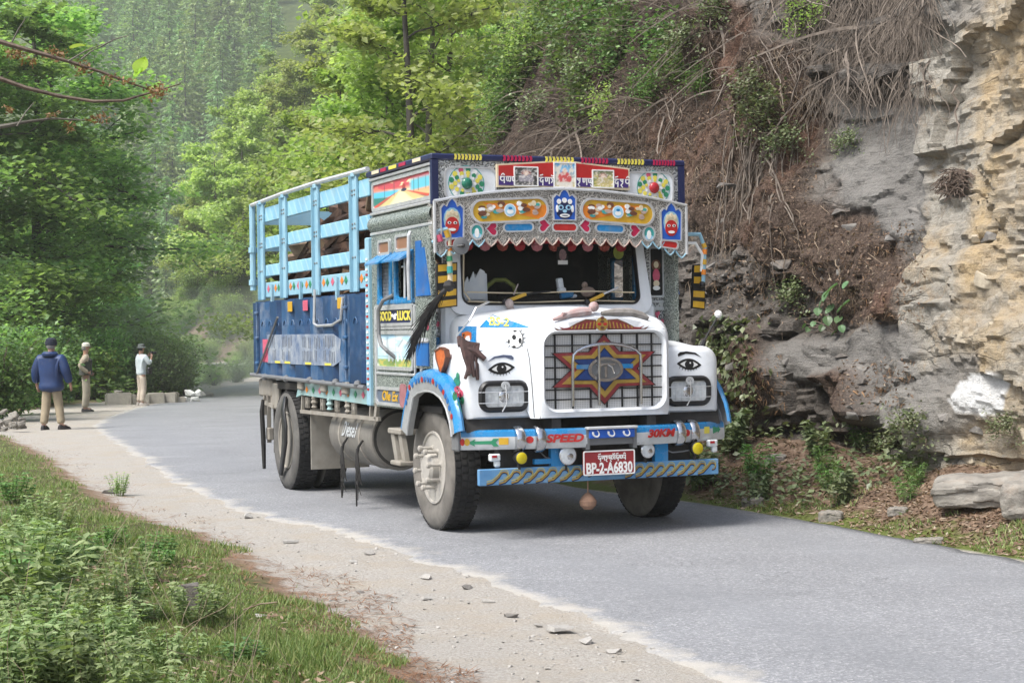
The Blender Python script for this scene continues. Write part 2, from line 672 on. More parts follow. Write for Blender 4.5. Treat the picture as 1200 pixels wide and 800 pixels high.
CONC = mat('weathered_concrete', (.50, .46, .39), (.38, .35, .3), 5, .9, bmp=.4, bscale=40, dirt=.3)
GREYSTONE = mat('grey_rock', (.24, .225, .205), (.135, .126, .115), 5, .85, bmp=.6, bscale=30, dirt=.3, dirtc=(.24, .2, .15))
TANSTONE = mat('tan_rock', (.46, .40, .30), (.33, .28, .21), 5, .85, bmp=.6, bscale=30, dirt=.2, dirtc=(.36, .25, .13))
DARKSTONE = mat('dark_slate', (.17, .152, .135), (.08, .071, .063), 6, .8, bmp=.6, bscale=30, dirt=.3, dirtc=(.2, .14, .1))
LOGM = mat('rough_timber', (.17, .095, .062), (.035, .021, .016), 7, .85, bmp=.5, bscale=30)
LOGEND = mat('cut_timber', (.42, .29, .19), (.3, .19, .12), 14, .8)
# ------------------------------------------------------------------ road line and lie of the land
CPTS = [(26, -38), (17, -20), (10.5, -7), (6.8, .5), (4.4, 5.4), (2.77, 8.71), (2.13, 10.38), (1.23, 12.59), (.22, 15.0),
        (-.95, 16.9), (-2.25, 20.3), (-3.4, 23.85), (-4.97, 28.9), (-7.08, 37.3), (-8.36, 48.2), (-9.35, 60.2), (-9.9, 72),
        (-9.6, 84), (-9.4, 100), (-12, 118), (-20, 128), (-28, 131), (-35, 138), (-40, 150), (-42, 168), (-40, 190), (-36, 210)]


def catmull(P, step):
    P = [Vector(p) for p in P]
    out = []
    for i in range(1, len(P) - 2):
        p0, p1, p2, p3 = P[i - 1:i + 3]
        n = max(2, int((p2 - p1).length / step))
        for k in range(n):
            t = k / n
            out.append(.5 * ((2 * p1) + (p2 - p0) * t + (2 * p0 - 5 * p1 + 4 * p2 - p3) * t * t + (3 * p1 - p0 - 3 * p2 + p3) * t ** 3))
    return np.array(out)


CL = catmull(CPTS, .25)
_t = np.gradient(CL, axis=0)
CT = _t / np.linalg.norm(_t, axis=1)[:, None]
CN = np.stack([CT[:, 1], -CT[:, 0]], 1)          # to the hill side
CS = np.concatenate([[0], np.cumsum(np.linalg.norm(np.diff(CL, axis=0), axis=1))])
CSUB = CL[::4]


def halfw(Y):
    return np.interp(Y, [0, 28, 45, 70, 200], [1.85, 1.85, 2.1, 2.3, 2.3])


def road_z(Y):
    return -.0145 * np.clip(np.asarray(Y, float) - 25, 0, 37)


def road_d(X, Y):
    """signed distance to the road's centre line (positive towards the hill) and nearest index"""
    X, Y = np.asarray(X, float).ravel(), np.asarray(Y, float).ravel()
    D, I = np.empty(len(X)), np.empty(len(X), int)
    for a in range(0, len(X), 20000):
        x, y = X[a:a + 20000, None], Y[a:a + 20000, None]
        k = np.argmin((x - CSUB[:, 0]) ** 2 + (y - CSUB[:, 1]) ** 2, 1) * 4
        best = np.full(len(k), 1e18); bi = k.copy()
        for o in range(-4, 5):
            kk = np.clip(k + o, 0, len(CL) - 1)
            q = (x[:, 0] - CL[kk, 0]) ** 2 + (y[:, 0] - CL[kk, 1]) ** 2
            m = q < best
            best[m], bi[m] = q[m], kk[m]
        vx, vy = x[:, 0] - CL[bi, 0], y[:, 0] - CL[bi, 1]
        dn = vx * CN[bi, 0] + vy * CN[bi, 1]
        far = np.sqrt(best)
        D[a:a + 20000] = np.where(far > 1.0 + np.abs(dn), np.sign(dn) * far, dn)
        I[a:a + 20000] = bi
    return D, I


SH_Y = [0, 8, 10, 12, 14, 18.7, 24, 30, 37, 44, 50, 60, 80]
SH_W = [1.4, 1.3, 1.24, 1.15, 1.0, .85, 1.05, 1.5, 2.5, 3.0, 2.6, 1.2, .9]
GR_Y = [0, 8, 12, 16, 20, 30, 40, 60]
GR_W = [5.5, 3.6, 2.3, 1.1, .8, 1.0, 1.2, 1.0]


def ground_h(X, Y, fine=True):
    X, Y = np.asarray(X, float), np.asarray(Y, float)
    sh = X.shape
    D, I = road_d(X, Y)
    D = D.reshape(sh)
    yr = CL[I, 1].reshape(sh)
    w = halfw(yr)
    z = road_z(yr)
    er, el = D - w, -D - w
    # hill side
    f = sstep(31, 38, yr)
    near = .45 * sstep(.05, 1.6, er) + np.maximum(0, er - 2.6) * 1.5
    far = .15 * sstep(0, .7, er) + np.clip(er - .8, 0, 5) * 1.0 + np.maximum(0, er - 5.8) * 1.0
    far = far * (.12 + .88 * np.where(Y > 105, sstep(-36, -23, X + .15 * (Y - 150)), 1))
    hill = near * (1 - f) + far * f
    hill = np.where(hill > 40, 40 + (hill - 40) * .4, hill)
    hill = np.minimum(hill, 75)
    # valley side
    es = np.interp(yr, SH_Y, SH_W)
    g = el - es
    gw = np.interp(yr, GR_Y, GR_W)
    drop = np.maximum(0, g - gw)
    low = .07 * sstep(0, .5, g) - drop * .5 * sstep(0, 1.2, drop) - .16 * sstep(20, 0, Y) * np.clip(g - 1.0, 0, 3)*.3
    low = np.maximum(low, -26 + .05 * drop)
    z = z + np.where(er > 0, hill, 0) + np.where(el > 0, low, 0)
    # opposite mountains
    mt = np.maximum((Y - 235 + .25 * (X + 40)) * .62, (-X - 75 - .1 * Y) * .6) - 22
    mt = mt + 6 * fbm(X / 60, Y / 60, seed=3, octv=3)
    z = np.maximum(z, np.where(mt > 60, np.minimum(60 + (mt - 60) * .8, 105), mt))
    if fine:
        rough = np.where(el > 0, .012 + .05 * sstep(.0, .8, g), 0) + np.where(er > 0, .015 + .06 * sstep(.2, 1.2, er), 0)
        z = z + rough * fbm(X * 1.7, Y * 1.7, seed=11, octv=4) + .35 * sstep(2, 8, np.abs(D) - w) * fbm(X / 4, Y / 4, seed=5, octv=3)
        z = z - .05 * sstep(.25, .5, w - np.abs(D))
    return z


def gz(x, y):
    return float(ground_h(np.array([x]), np.array([y]))[0])


def build_ground():
    Ys = [-60., -45, -32, -22, -15, -10, -6, -3, 0, 2, 3.5, 4.5, 5.2]
    y = 5.6
    while y < 760:
        Ys.append(y)
        y += max(.055, .0085 * y if y < 60 else .016 * y)
    Ys = np.array(Ys)
    u = np.linspace(-1, 1, 460)
    g = .22 * u + .78 * u ** 3
    half = 26 + .95 * np.clip(Ys, 0, None)
    xc = np.where(Ys > 5, -.1 * np.clip(Ys, 0, 140), 0)
    X = xc[:, None] + half[:, None] * g[None]
    Y = np.repeat(Ys[:, None], len(u), 1)
    Z = ground_h(X, Y)
    D, I = road_d(X, Y)
    D = D.reshape(X.shape); yr = CL[I, 1].reshape(X.shape)
    w = halfw(yr)
    gl = -D - w - np.interp(yr, SH_Y, SH_W)
    er = D - w
    n, m = X.shape
    idx = np.arange(n * m).reshape(n, m)
    F = np.stack([idx[:-1, :-1], idx[:-1, 1:], idx[1:, 1:], idx[1:, :-1]], -1).reshape(-1, 4)
    mt, nt, b = nmat('ground_surface')
    co = objco(nt)
    A_gl, A_er, A_far = attr(nt, 'gl'), attr(nt, 'er'), attr(nt, 'far')
    nf = noise(nt, co, 55, 6, .7)
    nm = noise(nt, co, 2.2, 5, .6)
    ns = noise(nt, co, 9, 5, .65)
    gravel = ramp(nt, nf, [(.3, (.235, .215, .185)), (.5, (.365, .34, .305)), (.68, (.46, .435, .395))])
    gravel = mix(nt, ramp(nt, nm, [(.45, 0.), (.7, .5)]), gravel, (.37, .31, .23))
    soil = ramp(nt, ns, [(.3, (.06, .05, .028)), (.5, (.10, .105, .04)), (.7, (.145, .165, .055))])
    needles = ramp(nt, nf, [(.3, (.14, .085, .05)), (.7, (.29, .185, .115))])
    talus = ramp(nt, ns, [(.3, (.085, .058, .042)), (.5, (.17, .115, .08)), (.7, (.25, .185, .14))])
    moss = ramp(nt, nf, [(.3, (.07, .09, .02)), (.7, (.16, .19, .05))])
    woods = ramp(nt, noise(nt, co, .6, 5, .7), [(.3, (.03, .045, .018)), (.6, (.075, .10, .03)), (.8, (.11, .085, .05))])
    cut = ramp(nt, noise(nt, co, .9, 6, .7), [(.3, (.08, .058, .044)), (.55, (.17, .12, .092)), (.75, (.25, .185, .145))])
    jit = math_(nt, 'MULTIPLY', math_(nt, 'SUBTRACT', noise(nt, co, 3.2, 6, .65), .5), 1.0)
    gl2 = math_(nt, 'ADD', A_gl, jit)
    er2 = math_(nt, 'ADD', A_er, math_(nt, 'MULTIPLY', jit, 1.3))
    col = mix(nt, ramp(nt, gl2, [(.02, 0.), (.16, .85)]), gravel, needles)
    col = mix(nt, ramp(nt, gl2, [(.22, 0.), (.42, 1.)]), col, soil)
    rt = mix(nt, ramp(nt, er2, [(.22, 0.), (.5, 1.)]), moss, talus)
    col = mix(nt, ramp(nt, A_er, [(.0, 0.), (.06, 1.)]), col, rt)
    hillc = mix(nt, ramp(nt, math_(nt, 'MULTIPLY', er2, .1), [(.42, 0.), (.6, 1.)]), cut, woods)
    hillc = mix(nt, ramp(nt, A_er, [(.0, 0.), (.05, 1.)]), mix(nt, ramp(nt, gl2, [(.2, 0.), (.5, 1.)]), gravel, woods), hillc)
    col = mix(nt, A_far, col, hillc)
    nt.links.new(col, b.inputs['Base Color'])
    b.inputs['Roughness'].default_value = .95
    b.inputs['Specular IOR Level'].default_value = .2
    bump(nt, b, noise(nt, co, 38, 8, .75), .7, .03)
    far = sstep(48, 75, Y) * (1 - 0)
    me = np_mesh('ground', np.stack([X, Y, Z], -1).reshape(-1, 3), F, mt, True,
                 {'gl': gl, 'er': er, 'far': far})
    o = link('ground', me)
    o['kind'] = 'structure'
    return o


ground = build_ground()


def build_road():
    a, b_ = np.searchsorted(CL[:, 1], -30), np.argmax(CS)
    ii = np.arange(a, b_)
    S0, S1 = CS[a], CS[b_ - 1]
    s = [S0]
    while s[-1] < S1:
        yy = np.interp(s[-1], CS, CL[:, 1])
        s.append(s[-1] + (.06 if 5 < yy < 20 else .14 if 0 < yy < 40 else .5))
    s = np.array(s)
    c = np.stack([np.interp(s, CS, CL[:, k]) for k in (0, 1)], 1)
    nn = np.stack([np.interp(s, CS, CN[:, k]) for k in (0, 1)], 1)
    w = halfw(c[:, 1])
    el = w + .05 * fbm(s * .9, s * 0, seed=2, octv=3) + .075 * fbm(s * 3.2, s * 0, seed=9, octv=5, gain=.65)
    er = w + .03 * fbm(s * .7, s * 0, seed=4, octv=3) + .03 * fbm(s * 5, s * 0, seed=8, octv=3)
    u = np.linspace(-1, 1, 25)
    lat = np.where(u[None] < 0, u[None] * el[:, None], u[None] * er[:, None])
    X = c[:, :1] + nn[:, :1] * lat
    Y = c[:, 1:] + nn[:, 1:] * lat
    Z = road_z(c[:, 1])[:, None] + .016 - .012 * np.abs(u[None]) ** 6 + .004 * fbm(X * .8, Y * .8, seed=21, octv=2)
    n, m = X.shape
    # edge drops into the ground
    idx = np.arange(n * m).reshape(n, m)
    V = np.stack([X, Y, Z], -1).reshape(-1, 3)
    F = np.stack([idx[:-1, :-1], idx[:-1, 1:], idx[1:, 1:], idx[1:, :-1]], -1).reshape(-1, 4)
    L0 = len(V)
    low = np.stack([np.concatenate([X[:, 0], X[:, -1]]), np.concatenate([Y[:, 0], Y[:, -1]]), np.concatenate([Z[:, 0], Z[:, -1]]) - .08], -1)
    V = np.concatenate([V, low])
    j = np.arange(n - 1)
    F = np.concatenate([F, np.stack([idx[j, 0], idx[j + 1, 0], L0 + j + 1, L0 + j], -1), np.stack([idx[j + 1, m - 1], idx[j, m - 1], L0 + n + j, L0 + n + j + 1], -1)])
    mt, nt, b = nmat('worn_asphalt')
    co = objco(nt)
    v = N(nt, 'TexVoronoi', Scale=85.)
    nt.links.new(co, v.inputs['Vector'])
    cell = nt.nodes.new('ShaderNodeSeparateColor')
    nt.links.new(v.outputs['Color'], cell.inputs[0])
    sp = ramp(nt, cell.outputs[0], [(0, (.175, .178, .186)), (.45, (.22, .225, .236)), (.8, (.25, .255, .267)), (.97, (.36, .36, .365))])
    wt = math_(nt, 'ABSOLUTE', math_(nt, 'SUBTRACT', attr(nt, 'edge'), .5))
    sp = mix(nt, ramp(nt, wt, [(.04, .32), (.2, 0.)]), sp, (.215, .222, .236))
    pt = N(nt, 'TexVoronoi', Scale=.35); nt.links.new(co, pt.inputs['Vector'])
    pc = nt.nodes.new('ShaderNodeSeparateColor'); nt.links.new(pt.outputs['Color'], pc.inputs[0])
    sp = mix(nt, ramp(nt, pc.outputs[1], [(.72, 0.), (.75, .16)]), sp, (.155, .159, .167))
    big = ramp(nt, noise(nt, co, .9, 6, .65), [(.3, .86), (.55, 1.), (.75, 1.08)])
    col = mix(nt, 1., sp, big, 'MULTIPLY')
    dust = math_(nt, 'ADD', attr(nt, 'edge'), math_(nt, 'MULTIPLY', math_(nt, 'SUBTRACT', noise(nt, co, 2.5, 6, .7), .5), .5))
    col = mix(nt, ramp(nt, dust, [(.90, 0.), (1.06, .85)]), col, (.345, .325, .29))
    crack = N(nt, 'TexVoronoi', Scale=1.1)
    crack.feature = 'DISTANCE_TO_EDGE'
    wv = N(nt, 'TexNoise', Scale=3., Detail=6)
    nt.links.new(co, wv.inputs['Vector'])
    ad = N(nt, 'VectorMath', operation='MULTIPLY_ADD')
    nt.links.new(wv.outputs['Color'], ad.inputs[0]); ad.inputs[1].default_value = (.5, .5, .5); nt.links.new(co, ad.inputs[2])
    nt.links.new(ad.outputs[0], crack.inputs['Vector'])
    cm = math_(nt, 'MULTIPLY', ramp(nt, crack.outputs['Distance'], [(0., .5), (.006, 0.)]), ramp(nt, noise(nt, co, .5, 3), [(.5, 0.), (.6, 1.)]))
    col = mix(nt, cm, col, (.06, .06, .06))
    nt.links.new(col, b.inputs['Base Color'])
    b.inputs['Roughness'].default_value = .78
    b.inputs['Specular IOR Level'].default_value = .35
    bump(nt, b, v.outputs['Distance'], .5, .006)
    edge = np.abs(np.repeat(u[None], n, 0)).ravel()
    edge = np.where(np.repeat(u[None], n, 0).ravel() > 0, edge * .86, edge)
    ea = np.concatenate([edge, np.ones(2 * n)])
    o = link('road', np_mesh('road', V, F, mt, True, {'edge': ea}))
    o['kind'] = 'structure'


build_road()

# ------------------------------------------------------------------ cliff
ci0, ci1 = np.searchsorted(CL[:, 1], 1.0), np.searchsorted(CL[:, 1], 37.0)
_s = [CS[ci0]]
while _s[-1] < CS[ci1]:
    yy = np.interp(_s[-1], CS, CL[:, 1])
    _s.append(_s[-1] + (.034 if 8.2 < yy < 19 else .06 if 19 <= yy < 27 else .12))
K_S = np.array(_s)
K_Z = np.concatenate([np.arange(-.25, 5.6, .034), np.arange(5.62, 12, .16)])
K_C = np.stack([np.interp(K_S, CS, CL[:, k]) for k in (0, 1)], 1)
K_N = np.stack([np.interp(K_S, CS, CN[:, k]) for k in (0, 1)], 1)
kern = np.ones(41) / 41
K_N = np.stack([np.convolve(np.pad(K_N[:, k], 20, 'edge'), kern, 'valid') for k in (0, 1)], 1)
K_N /= np.linalg.norm(K_N, axis=1)[:, None]
K_Y = K_C[:, 1]
GS, GZ = np.meshgrid(K_S, K_Z, indexing='ij')
GY = np.repeat(K_Y[:, None], len(K_Z), 1)
FOOT = halfw(K_Y) + 1.55


def base_off(z, yy):
    lean = np.interp(yy, [6, 13, 16, 24, 31, 37], [.10, .12, .24, .30, .45, .95])
    return lean * np.maximum(z - .3, 0) + .02 * np.maximum(z - 5, 0) ** 2


OFF0 = FOOT[:, None] + base_off(GZ, GY)
BX = K_C[:, :1] + K_N[:, :1] * OFF0
BY = K_C[:, 1:] + K_N[:, 1:] * OFF0


def to_px(X, Y, Z):
    z = Z - EYE
    c, s = cos(PITCH), sin(PITCH)
    d = Y * c + z * s
    q = z * c - Y * s
    u, w = FPX * X / d, -FPX * q / d
    return 600 + u * cos(ROLL) - w * sin(ROLL), 400 + u * sin(ROLL) + w * cos(ROLL)


_U, _V = to_px(BX, BY, GZ)


def cliff_sz(px, py):
    k = np.argmin((_U - px) ** 2 + (_V - py) ** 2)
    return GS.flat[k], GZ.flat[k]


WS = GS + .16 * fbm(GS * 1.1, GZ * 1.1, seed=31, octv=4)
WZ = GZ + .16 * fbm(GS * 1.1, GZ * 1.1, seed=37, octv=4)


def in_poly(poly, x, y):
    r = np.zeros(x.shape, bool)
    n = len(poly)
    for i in range(n):
        (x1, y1), (x2, y2) = poly[i], poly[(i + 1) % n]
        if y1 == y2: continue
        c = ((y1 > y) != (y2 > y)) & (x < (x2 - x1) * (y - y1) / (y2 - y1) + x1)
        r ^= c
    return r


def blur(a, n=3):
    for _ in range(n):
        a = (a + np.roll(a, 1, 0) + np.roll(a, -1, 0) + np.roll(a, 1, 1) + np.roll(a, -1, 1)) / 5
    return a


def zone(*polys, b=3, warp=True):
    m = np.zeros(GS.shape, bool)
    for p in polys:
        q = [cliff_sz(*c) for c in p]
        m |= in_poly(q, WS if warp else GS, WZ if warp else GZ)
    return blur(m.astype(float), b)


z_tan = zone([(1096, -60), (1300, -60), (1300, 640), (1000, 640), (1040, 560), (1085, 530), (1090, 420), (1085, 330), (1092, 250), (1095, 120)])
z_slab = zone([(984, 122), (1040, 128), (1096, 120), (1098, 235), (1085, 268), (1060, 280), (1030, 262), (1005, 258), (990, 200)],
              [(930, 395), (1000, 385), (1040, 380), (1085, 400), (1100, 380), (1125, 400), (1110, 470), (1060, 500), (1010, 430), (960, 450), (905, 440)],
              [(1085, 420), (1180, 420), (1190, 500), (1150, 510), (1090, 500)],
              [(1105, -40), (1190, -40), (1190, 30), (1110, 25)])
z_soil = zone([(300, -90), (900, -90), (970, 60), (985, 130), (960, 240), (1060, 280), (1092, 330), (1088, 385), (1030, 375), (960, 340), (905, 330), (880, 290), (830, 290), (780, 260), (700, 250), (300, 380)],
              [(975, 440), (1010, 415), (1060, 440), (1075, 470), (1030, 490), (985, 475)],
              [(840, 400), (905, 395), (930, 460), (880, 500), (850, 470)], b=4)
z_dark = zone([(800, 290), (900, 300), (960, 345), (1000, 390), (930, 395), (905, 440), (1010, 440), (1070, 490), (1090, 530), (1000, 560), (800, 560), (780, 430)],
              [(950, -30), (1090, -30), (1094, 120), (1040, 126), (985, 120)],  # dark colour painted in for the shade under the root overhang
              [(820, 215), (880, 215), (900, 270), (830, 275)], b=4)
z_ochre = zone([(1160, -60), (1300, -60), (1300, 640), (1170, 640), (1140, 500), (1170, 300), (1150, 120)], [(1090, 250), (1140, 260), (1140, 330), (1090, 330)], b=8)
z_white = zone([(1155, 449), (1172, 444), (1206, 443), (1212, 467), (1210, 486), (1186, 491), (1160, 487), (1153, 472)], b=0)
z_root = zone([(560, -60), (900, -60), (1100, -60), (1105, 110), (985, 118), (960, 200), (900, 280), (820, 260), (780, 200), (640, 210), (560, 180)], b=6)


def blocks(s, z, th, ln, seed, skew=.06):
    """stepped beds: every bed has its own depth, every block in it another"""
    zz = z / th + skew * s / th + .55 * fbm(s * .45, z * .5, seed=seed, octv=3)
    lay = np.floor(zz)
    r1 = _h(lay, lay * 0, lay * 0, seed + 1)
    q = s / (ln * (.6 + r1)) + r1 * 7 + .35 * fbm(s * .8, z * 1.2, seed=seed + 3, octv=2)
    blk = np.floor(q)
    a = _h(lay, blk, lay * 0, seed + 2) - .5
    fz, fq = zz - lay, q - blk
    joint = np.minimum(np.minimum(fz, 1 - fz) * th * 2, np.minimum(fq, 1 - fq) * ln * 2)
    return a, joint


bA, jA = blocks(GS, GZ, .62, 1.5, 51)
bB, jB = blocks(GS, GZ, .21, .55, 61, .1)
bC, jC = blocks(GS, GZ, .075, .22, 71, .1)
rock = 1 - z_soil
disp = (.26 * bA * rock * (1 - .75 * z_slab)
        + .17 * bB * rock * (.45 + .75 * z_dark) * (1 - .88 * z_slab) * (1 - .86 * z_tan)
        + .055 * bC * rock * (.45 + .9 * z_dark) * (1 - .75 * z_slab) * (1 - .85 * z_tan)
        - .05 * np.clip(1 - jB / .03, 0, 1) * rock * (1 - .8 * z_slab) * (1 - .92 * z_tan)
        + .14 * fbm(GS * .55, GZ * .55, seed=81, octv=3) * (1 - .4 * z_tan)
        + z_soil * (.20 * fbm(GS * 1.3, GZ * .9, seed=83, octv=6, gain=.6) + .06 * fbm(GS * 5, GZ * 2.2, seed=85, octv=4))
        + rock * .022 * fbm(GS * 4, GZ * 6, seed=87, octv=4) * (1 - .5 * z_tan)
        + z_tan * .05 * np.round(3 * fbm(GS * .9, GZ * 2.6, seed=97, octv=4)) / 1.5
        + .018 * fbm(GS * 14, GZ * 16, seed=89, octv=3))
disp += .22 * z_tan + .10 * z_slab + .14 * z_soil
zb = GZ - .1 * fbm(GS * 1.5, GZ, seed=91)
over = zone([(860, -60), (1100, -60), (1100, 112), (1040, 118), (985, 114), (930, 150), (870, 100)], b=8)
disp += .16 * over
disp -= .3 * np.maximum(0, .25 - GZ)
OFF = OFF0 - disp
KX = K_C[:, :1] + K_N[:, :1] * OFF
KY = K_C[:, 1:] + K_N[:, 1:] * OFF
KZ = GZ + .04 * fbm(GS * 2, GZ * 2, seed=95)
# ground at the foot follows the road's fall
KZ = KZ + road_z(K_Y)[:, None]


def build_cliff():
    n, m = GS.shape
    idx = np.arange(n * m).reshape(n, m)
    F = np.stack([idx[:-1, :-1], idx[:-1, 1:], idx[1:, 1:], idx[1:, :-1]], -1).reshape(-1, 4)
    mt, nt, b = nmat('cliff_rock')
    co = objco(nt)
    soil, tan, slab, dark, ochre, white = [attr(nt, a) for a in ('soil', 'tan', 'slab', 'dark', 'ochre', 'white')]
    n1, n2, n3 = noise(nt, co, 2.0, 7, .65), noise(nt, co, 14, 6, .7), noise(nt, co, 70, 4, .7)
    st = N(nt, 'Mapping')
    st.inputs['Scale'].default_value = (1.2, 1.2, 9)
    nt.links.new(co, st.inputs[0])
    nb = noise(nt, st.outputs[0], 2.2, 6, .65, .6)
    grey = ramp(nt, n2, [(.25, (.095, .086, .077)), (.5, (.175, .161, .145)), (.75, (.26, .242, .218))])
    grey = mix(nt, ramp(nt, nb, [(.5, 0.), (.75, .55)]), grey, (.20, .145, .105))
    tanc = ramp(nt, n2, [(.25, (.20, .182, .152)), (.5, (.325, .302, .258)), (.75, (.43, .402, .35))])
    tanc = mix(nt, math_(nt, 'MULTIPLY', ochre, ramp(nt, n1, [(.35, .1), (.65, .9)])), tanc, (.46, .34, .19))
    tanc = mix(nt, ramp(nt, nb, [(.48, 0.), (.72, .5)]), tanc, (.25, .23, .20))
    darkc = ramp(nt, n2, [(.25, (.05, .044, .039)), (.55, (.12, .105, .092)), (.8, (.21, .188, .165))])
    slabc = ramp(nt, n1, [(.3, (.155, .147, .136)), (.6, (.225, .215, .20)), (.8, (.275, .26, .238))])
    col = mix(nt, tan, grey, tanc)
    rust = math_(nt, 'MULTIPLY', tan, ramp(nt, noise(nt, co, 3.3, 6, .75, 1.2), [(.52, 0.), (.68, .6)]))
    col = mix(nt, rust, col, (.33, .235, .135))
    col = mix(nt, dark, col, darkc)
    col = mix(nt, math_(nt, 'MULTIPLY', slab, .85), col, slabc)
    sv_ = N(nt, 'Mapping')
    sv_.inputs['Scale'].default_value = (7, 7, 5)
    nt.links.new(co, sv_.inputs[0])
    nv = noise(nt, sv_.outputs[0], 5, 6, .7, .8)
    soilc = ramp(nt, nv, [(.30, (.018, .013, .010)), (.46, (.060, .041, .031)), (.6, (.125, .09, .068)), (.76, (.23, .18, .14))])
    red = ramp(nt, noise(nt, co, 1.1, 4), [(.5, 0.), (.66, .7)])
    soilc = mix(nt, red, soilc, ramp(nt, nv, [(.32, (.06, .032, .022)), (.7, (.215, .118, .082))]))
    drift = ramp(nt, math_(nt, 'ADD', n1, math_(nt, 'MULTIPLY', n2, .35)), [(.72, 0.), (.84, .65)])
    sm = math_(nt, 'MAXIMUM', soil, math_(nt, 'MULTIPLY', drift, math_(nt, 'SUBTRACT', 1., math_(nt, 'MAXIMUM', tan, slab), True)))
    col = mix(nt, sm, col, soilc)
    col = mix(nt, math_(nt, 'MULTIPLY', math_(nt, 'MULTIPLY', attr(nt, 'dark_soil'), soil), .72), col, ramp(nt, nv, [(.35, (.012, .009, .007)), (.6, (.05, .036, .027)), (.8, (.13, .10, .075))]))  # soil colour made darker over the upper left bank
    lich = math_(nt, 'MULTIPLY', ramp(nt, noise(nt, co, 5, 6, .75), [(.58, 0.), (.68, .55)]), math_(nt, 'SUBTRACT', 1., soil))
    col = mix(nt, lich, col, (.30, .285, .25))
    wp = math_(nt, 'MULTIPLY', white, ramp(nt, math_(nt, 'ADD', n2, math_(nt, 'MULTIPLY', nb, .4)), [(.44, .45), (.58, 1.)]))
    col = mix(nt, wp, col, (.6, .6, .59))
    vc = N(nt, 'TexVoronoi', Scale=1.0)
    vc.feature = 'DISTANCE_TO_EDGE'
    wn_ = N(nt, 'TexNoise', Scale=2.5, Detail=6, Roughness=.7)
    nt.links.new(co, wn_.inputs['Vector'])
    va = N(nt, 'VectorMath', operation='MULTIPLY_ADD')
    nt.links.new(wn_.outputs['Color'], va.inputs[0]); va.inputs[1].default_value = (.55, .55, .35)
    ms_ = N(nt, 'Mapping'); ms_.inputs['Scale'].default_value = (1.3, 1.3, 5.5); nt.links.new(co, ms_.inputs[0])
    nt.links.new(ms_.outputs[0], va.inputs[2]); nt.links.new(va.outputs[0], vc.inputs['Vector'])
    crk = ramp(nt, vc.outputs['Distance'], [(.0, 1.), (.035, 0.)])
    crm = math_(nt, 'MULTIPLY', crk, math_(nt, 'MULTIPLY', math_(nt, 'SUBTRACT', 1., math_(nt, 'MAXIMUM', soil, white), True), math_(nt, 'MULTIPLY', math_(nt, 'SUBTRACT', 1., math_(nt, 'MULTIPLY', slab, .8)), ramp(nt, noise(nt, co, .9, 3), [(.45, 0.), (.65, .55)]))))
    col = mix(nt, crm, col, (.075, .068, .06))
    col = mix(nt, math_(nt, 'MULTIPLY', attr(nt, 'joint'), .8), col, (.06, .055, .048))
    col = mix(nt, .35, col, ramp(nt, n3, [(.3, .35), (.7, .75)]), 'OVERLAY')
    nt.links.new(col, b.inputs['Base Color'])
    b.inputs['Roughness'].default_value = .92
    b.inputs['Specular IOR Level'].default_value = .25
    hh = math_(nt, 'ADD', math_(nt, 'MULTIPLY', noise(nt, co, 22, 8, .7), 1.), math_(nt, 'MULTIPLY', nb, .7))
    hh = math_(nt, 'SUBTRACT', hh, math_(nt, 'MULTIPLY', crm, .9))
    bump(nt, b, hh, .9, .05)
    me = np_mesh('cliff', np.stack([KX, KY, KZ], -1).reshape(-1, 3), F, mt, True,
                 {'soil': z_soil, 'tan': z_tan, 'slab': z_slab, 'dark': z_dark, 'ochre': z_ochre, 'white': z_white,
                  'dark_soil': zone([(300, -90), (800, -90), (860, 20), (760, 130), (700, 190), (560, 230), (380, 300)], b=12),
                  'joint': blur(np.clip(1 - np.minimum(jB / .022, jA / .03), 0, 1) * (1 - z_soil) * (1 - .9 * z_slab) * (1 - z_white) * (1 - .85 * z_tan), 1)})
    me.set_sharp_from_angle(angle=radians(28))
    o = link('cliff', me)
    o['kind'] = 'structure'
    return o


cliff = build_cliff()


def cliff_pt(px, py):
    """point on the finished cliff that shows at a pixel, and its grid index"""
    global _KU, _KV
    k = int(np.argmin((_KU - px) ** 2 + (_KV - py) ** 2))
    return np.array([KX.flat[k], KY.flat[k], KZ.flat[k]]), k


_KU, _KV = to_px(KX, KY, KZ)
OUTW = -np.repeat(K_N[:, None, :], len(K_Z), 1)


def rock_mesh(name, seed, mats, sx=1, sy=1, sz=1, n=16, rough=.16):
    """angular broken stone: hull of jittered points, bevelled a little, chipped"""
    r = random.Random(seed)
    bm = bmesh.new()
    for i in range(n):
        p = Vector((r.uniform(-1, 1), r.uniform(-1, 1), r.uniform(-1, 1)))
        k = max(abs(c) for c in p)
        p = p / k * r.uniform(.78, 1)
        bm.verts.new((p.x * sx / 2, p.y * sy / 2, p.z * sz / 2))
    res = bmesh.ops.convex_hull(bm, input=bm.verts)
    bmesh.ops.delete(bm, geom=[g for g in res['geom_interior'] if isinstance(g, bmesh.types.BMVert)], context='VERTS')
    bmesh.ops.dissolve_limit(bm, angle_limit=radians(9), verts=bm.verts, edges=bm.edges)
    bmesh.ops.bevel(bm, geom=list(bm.edges), offset=.04 * min(sx, sy, sz), segments=1, affect='EDGES')
    bmesh.ops.triangulate(bm, faces=bm.faces)
    me = bpy.data.meshes.new(name)
    bm.to_mesh(me); bm.free()
    me.materials.append(mats)
    return me


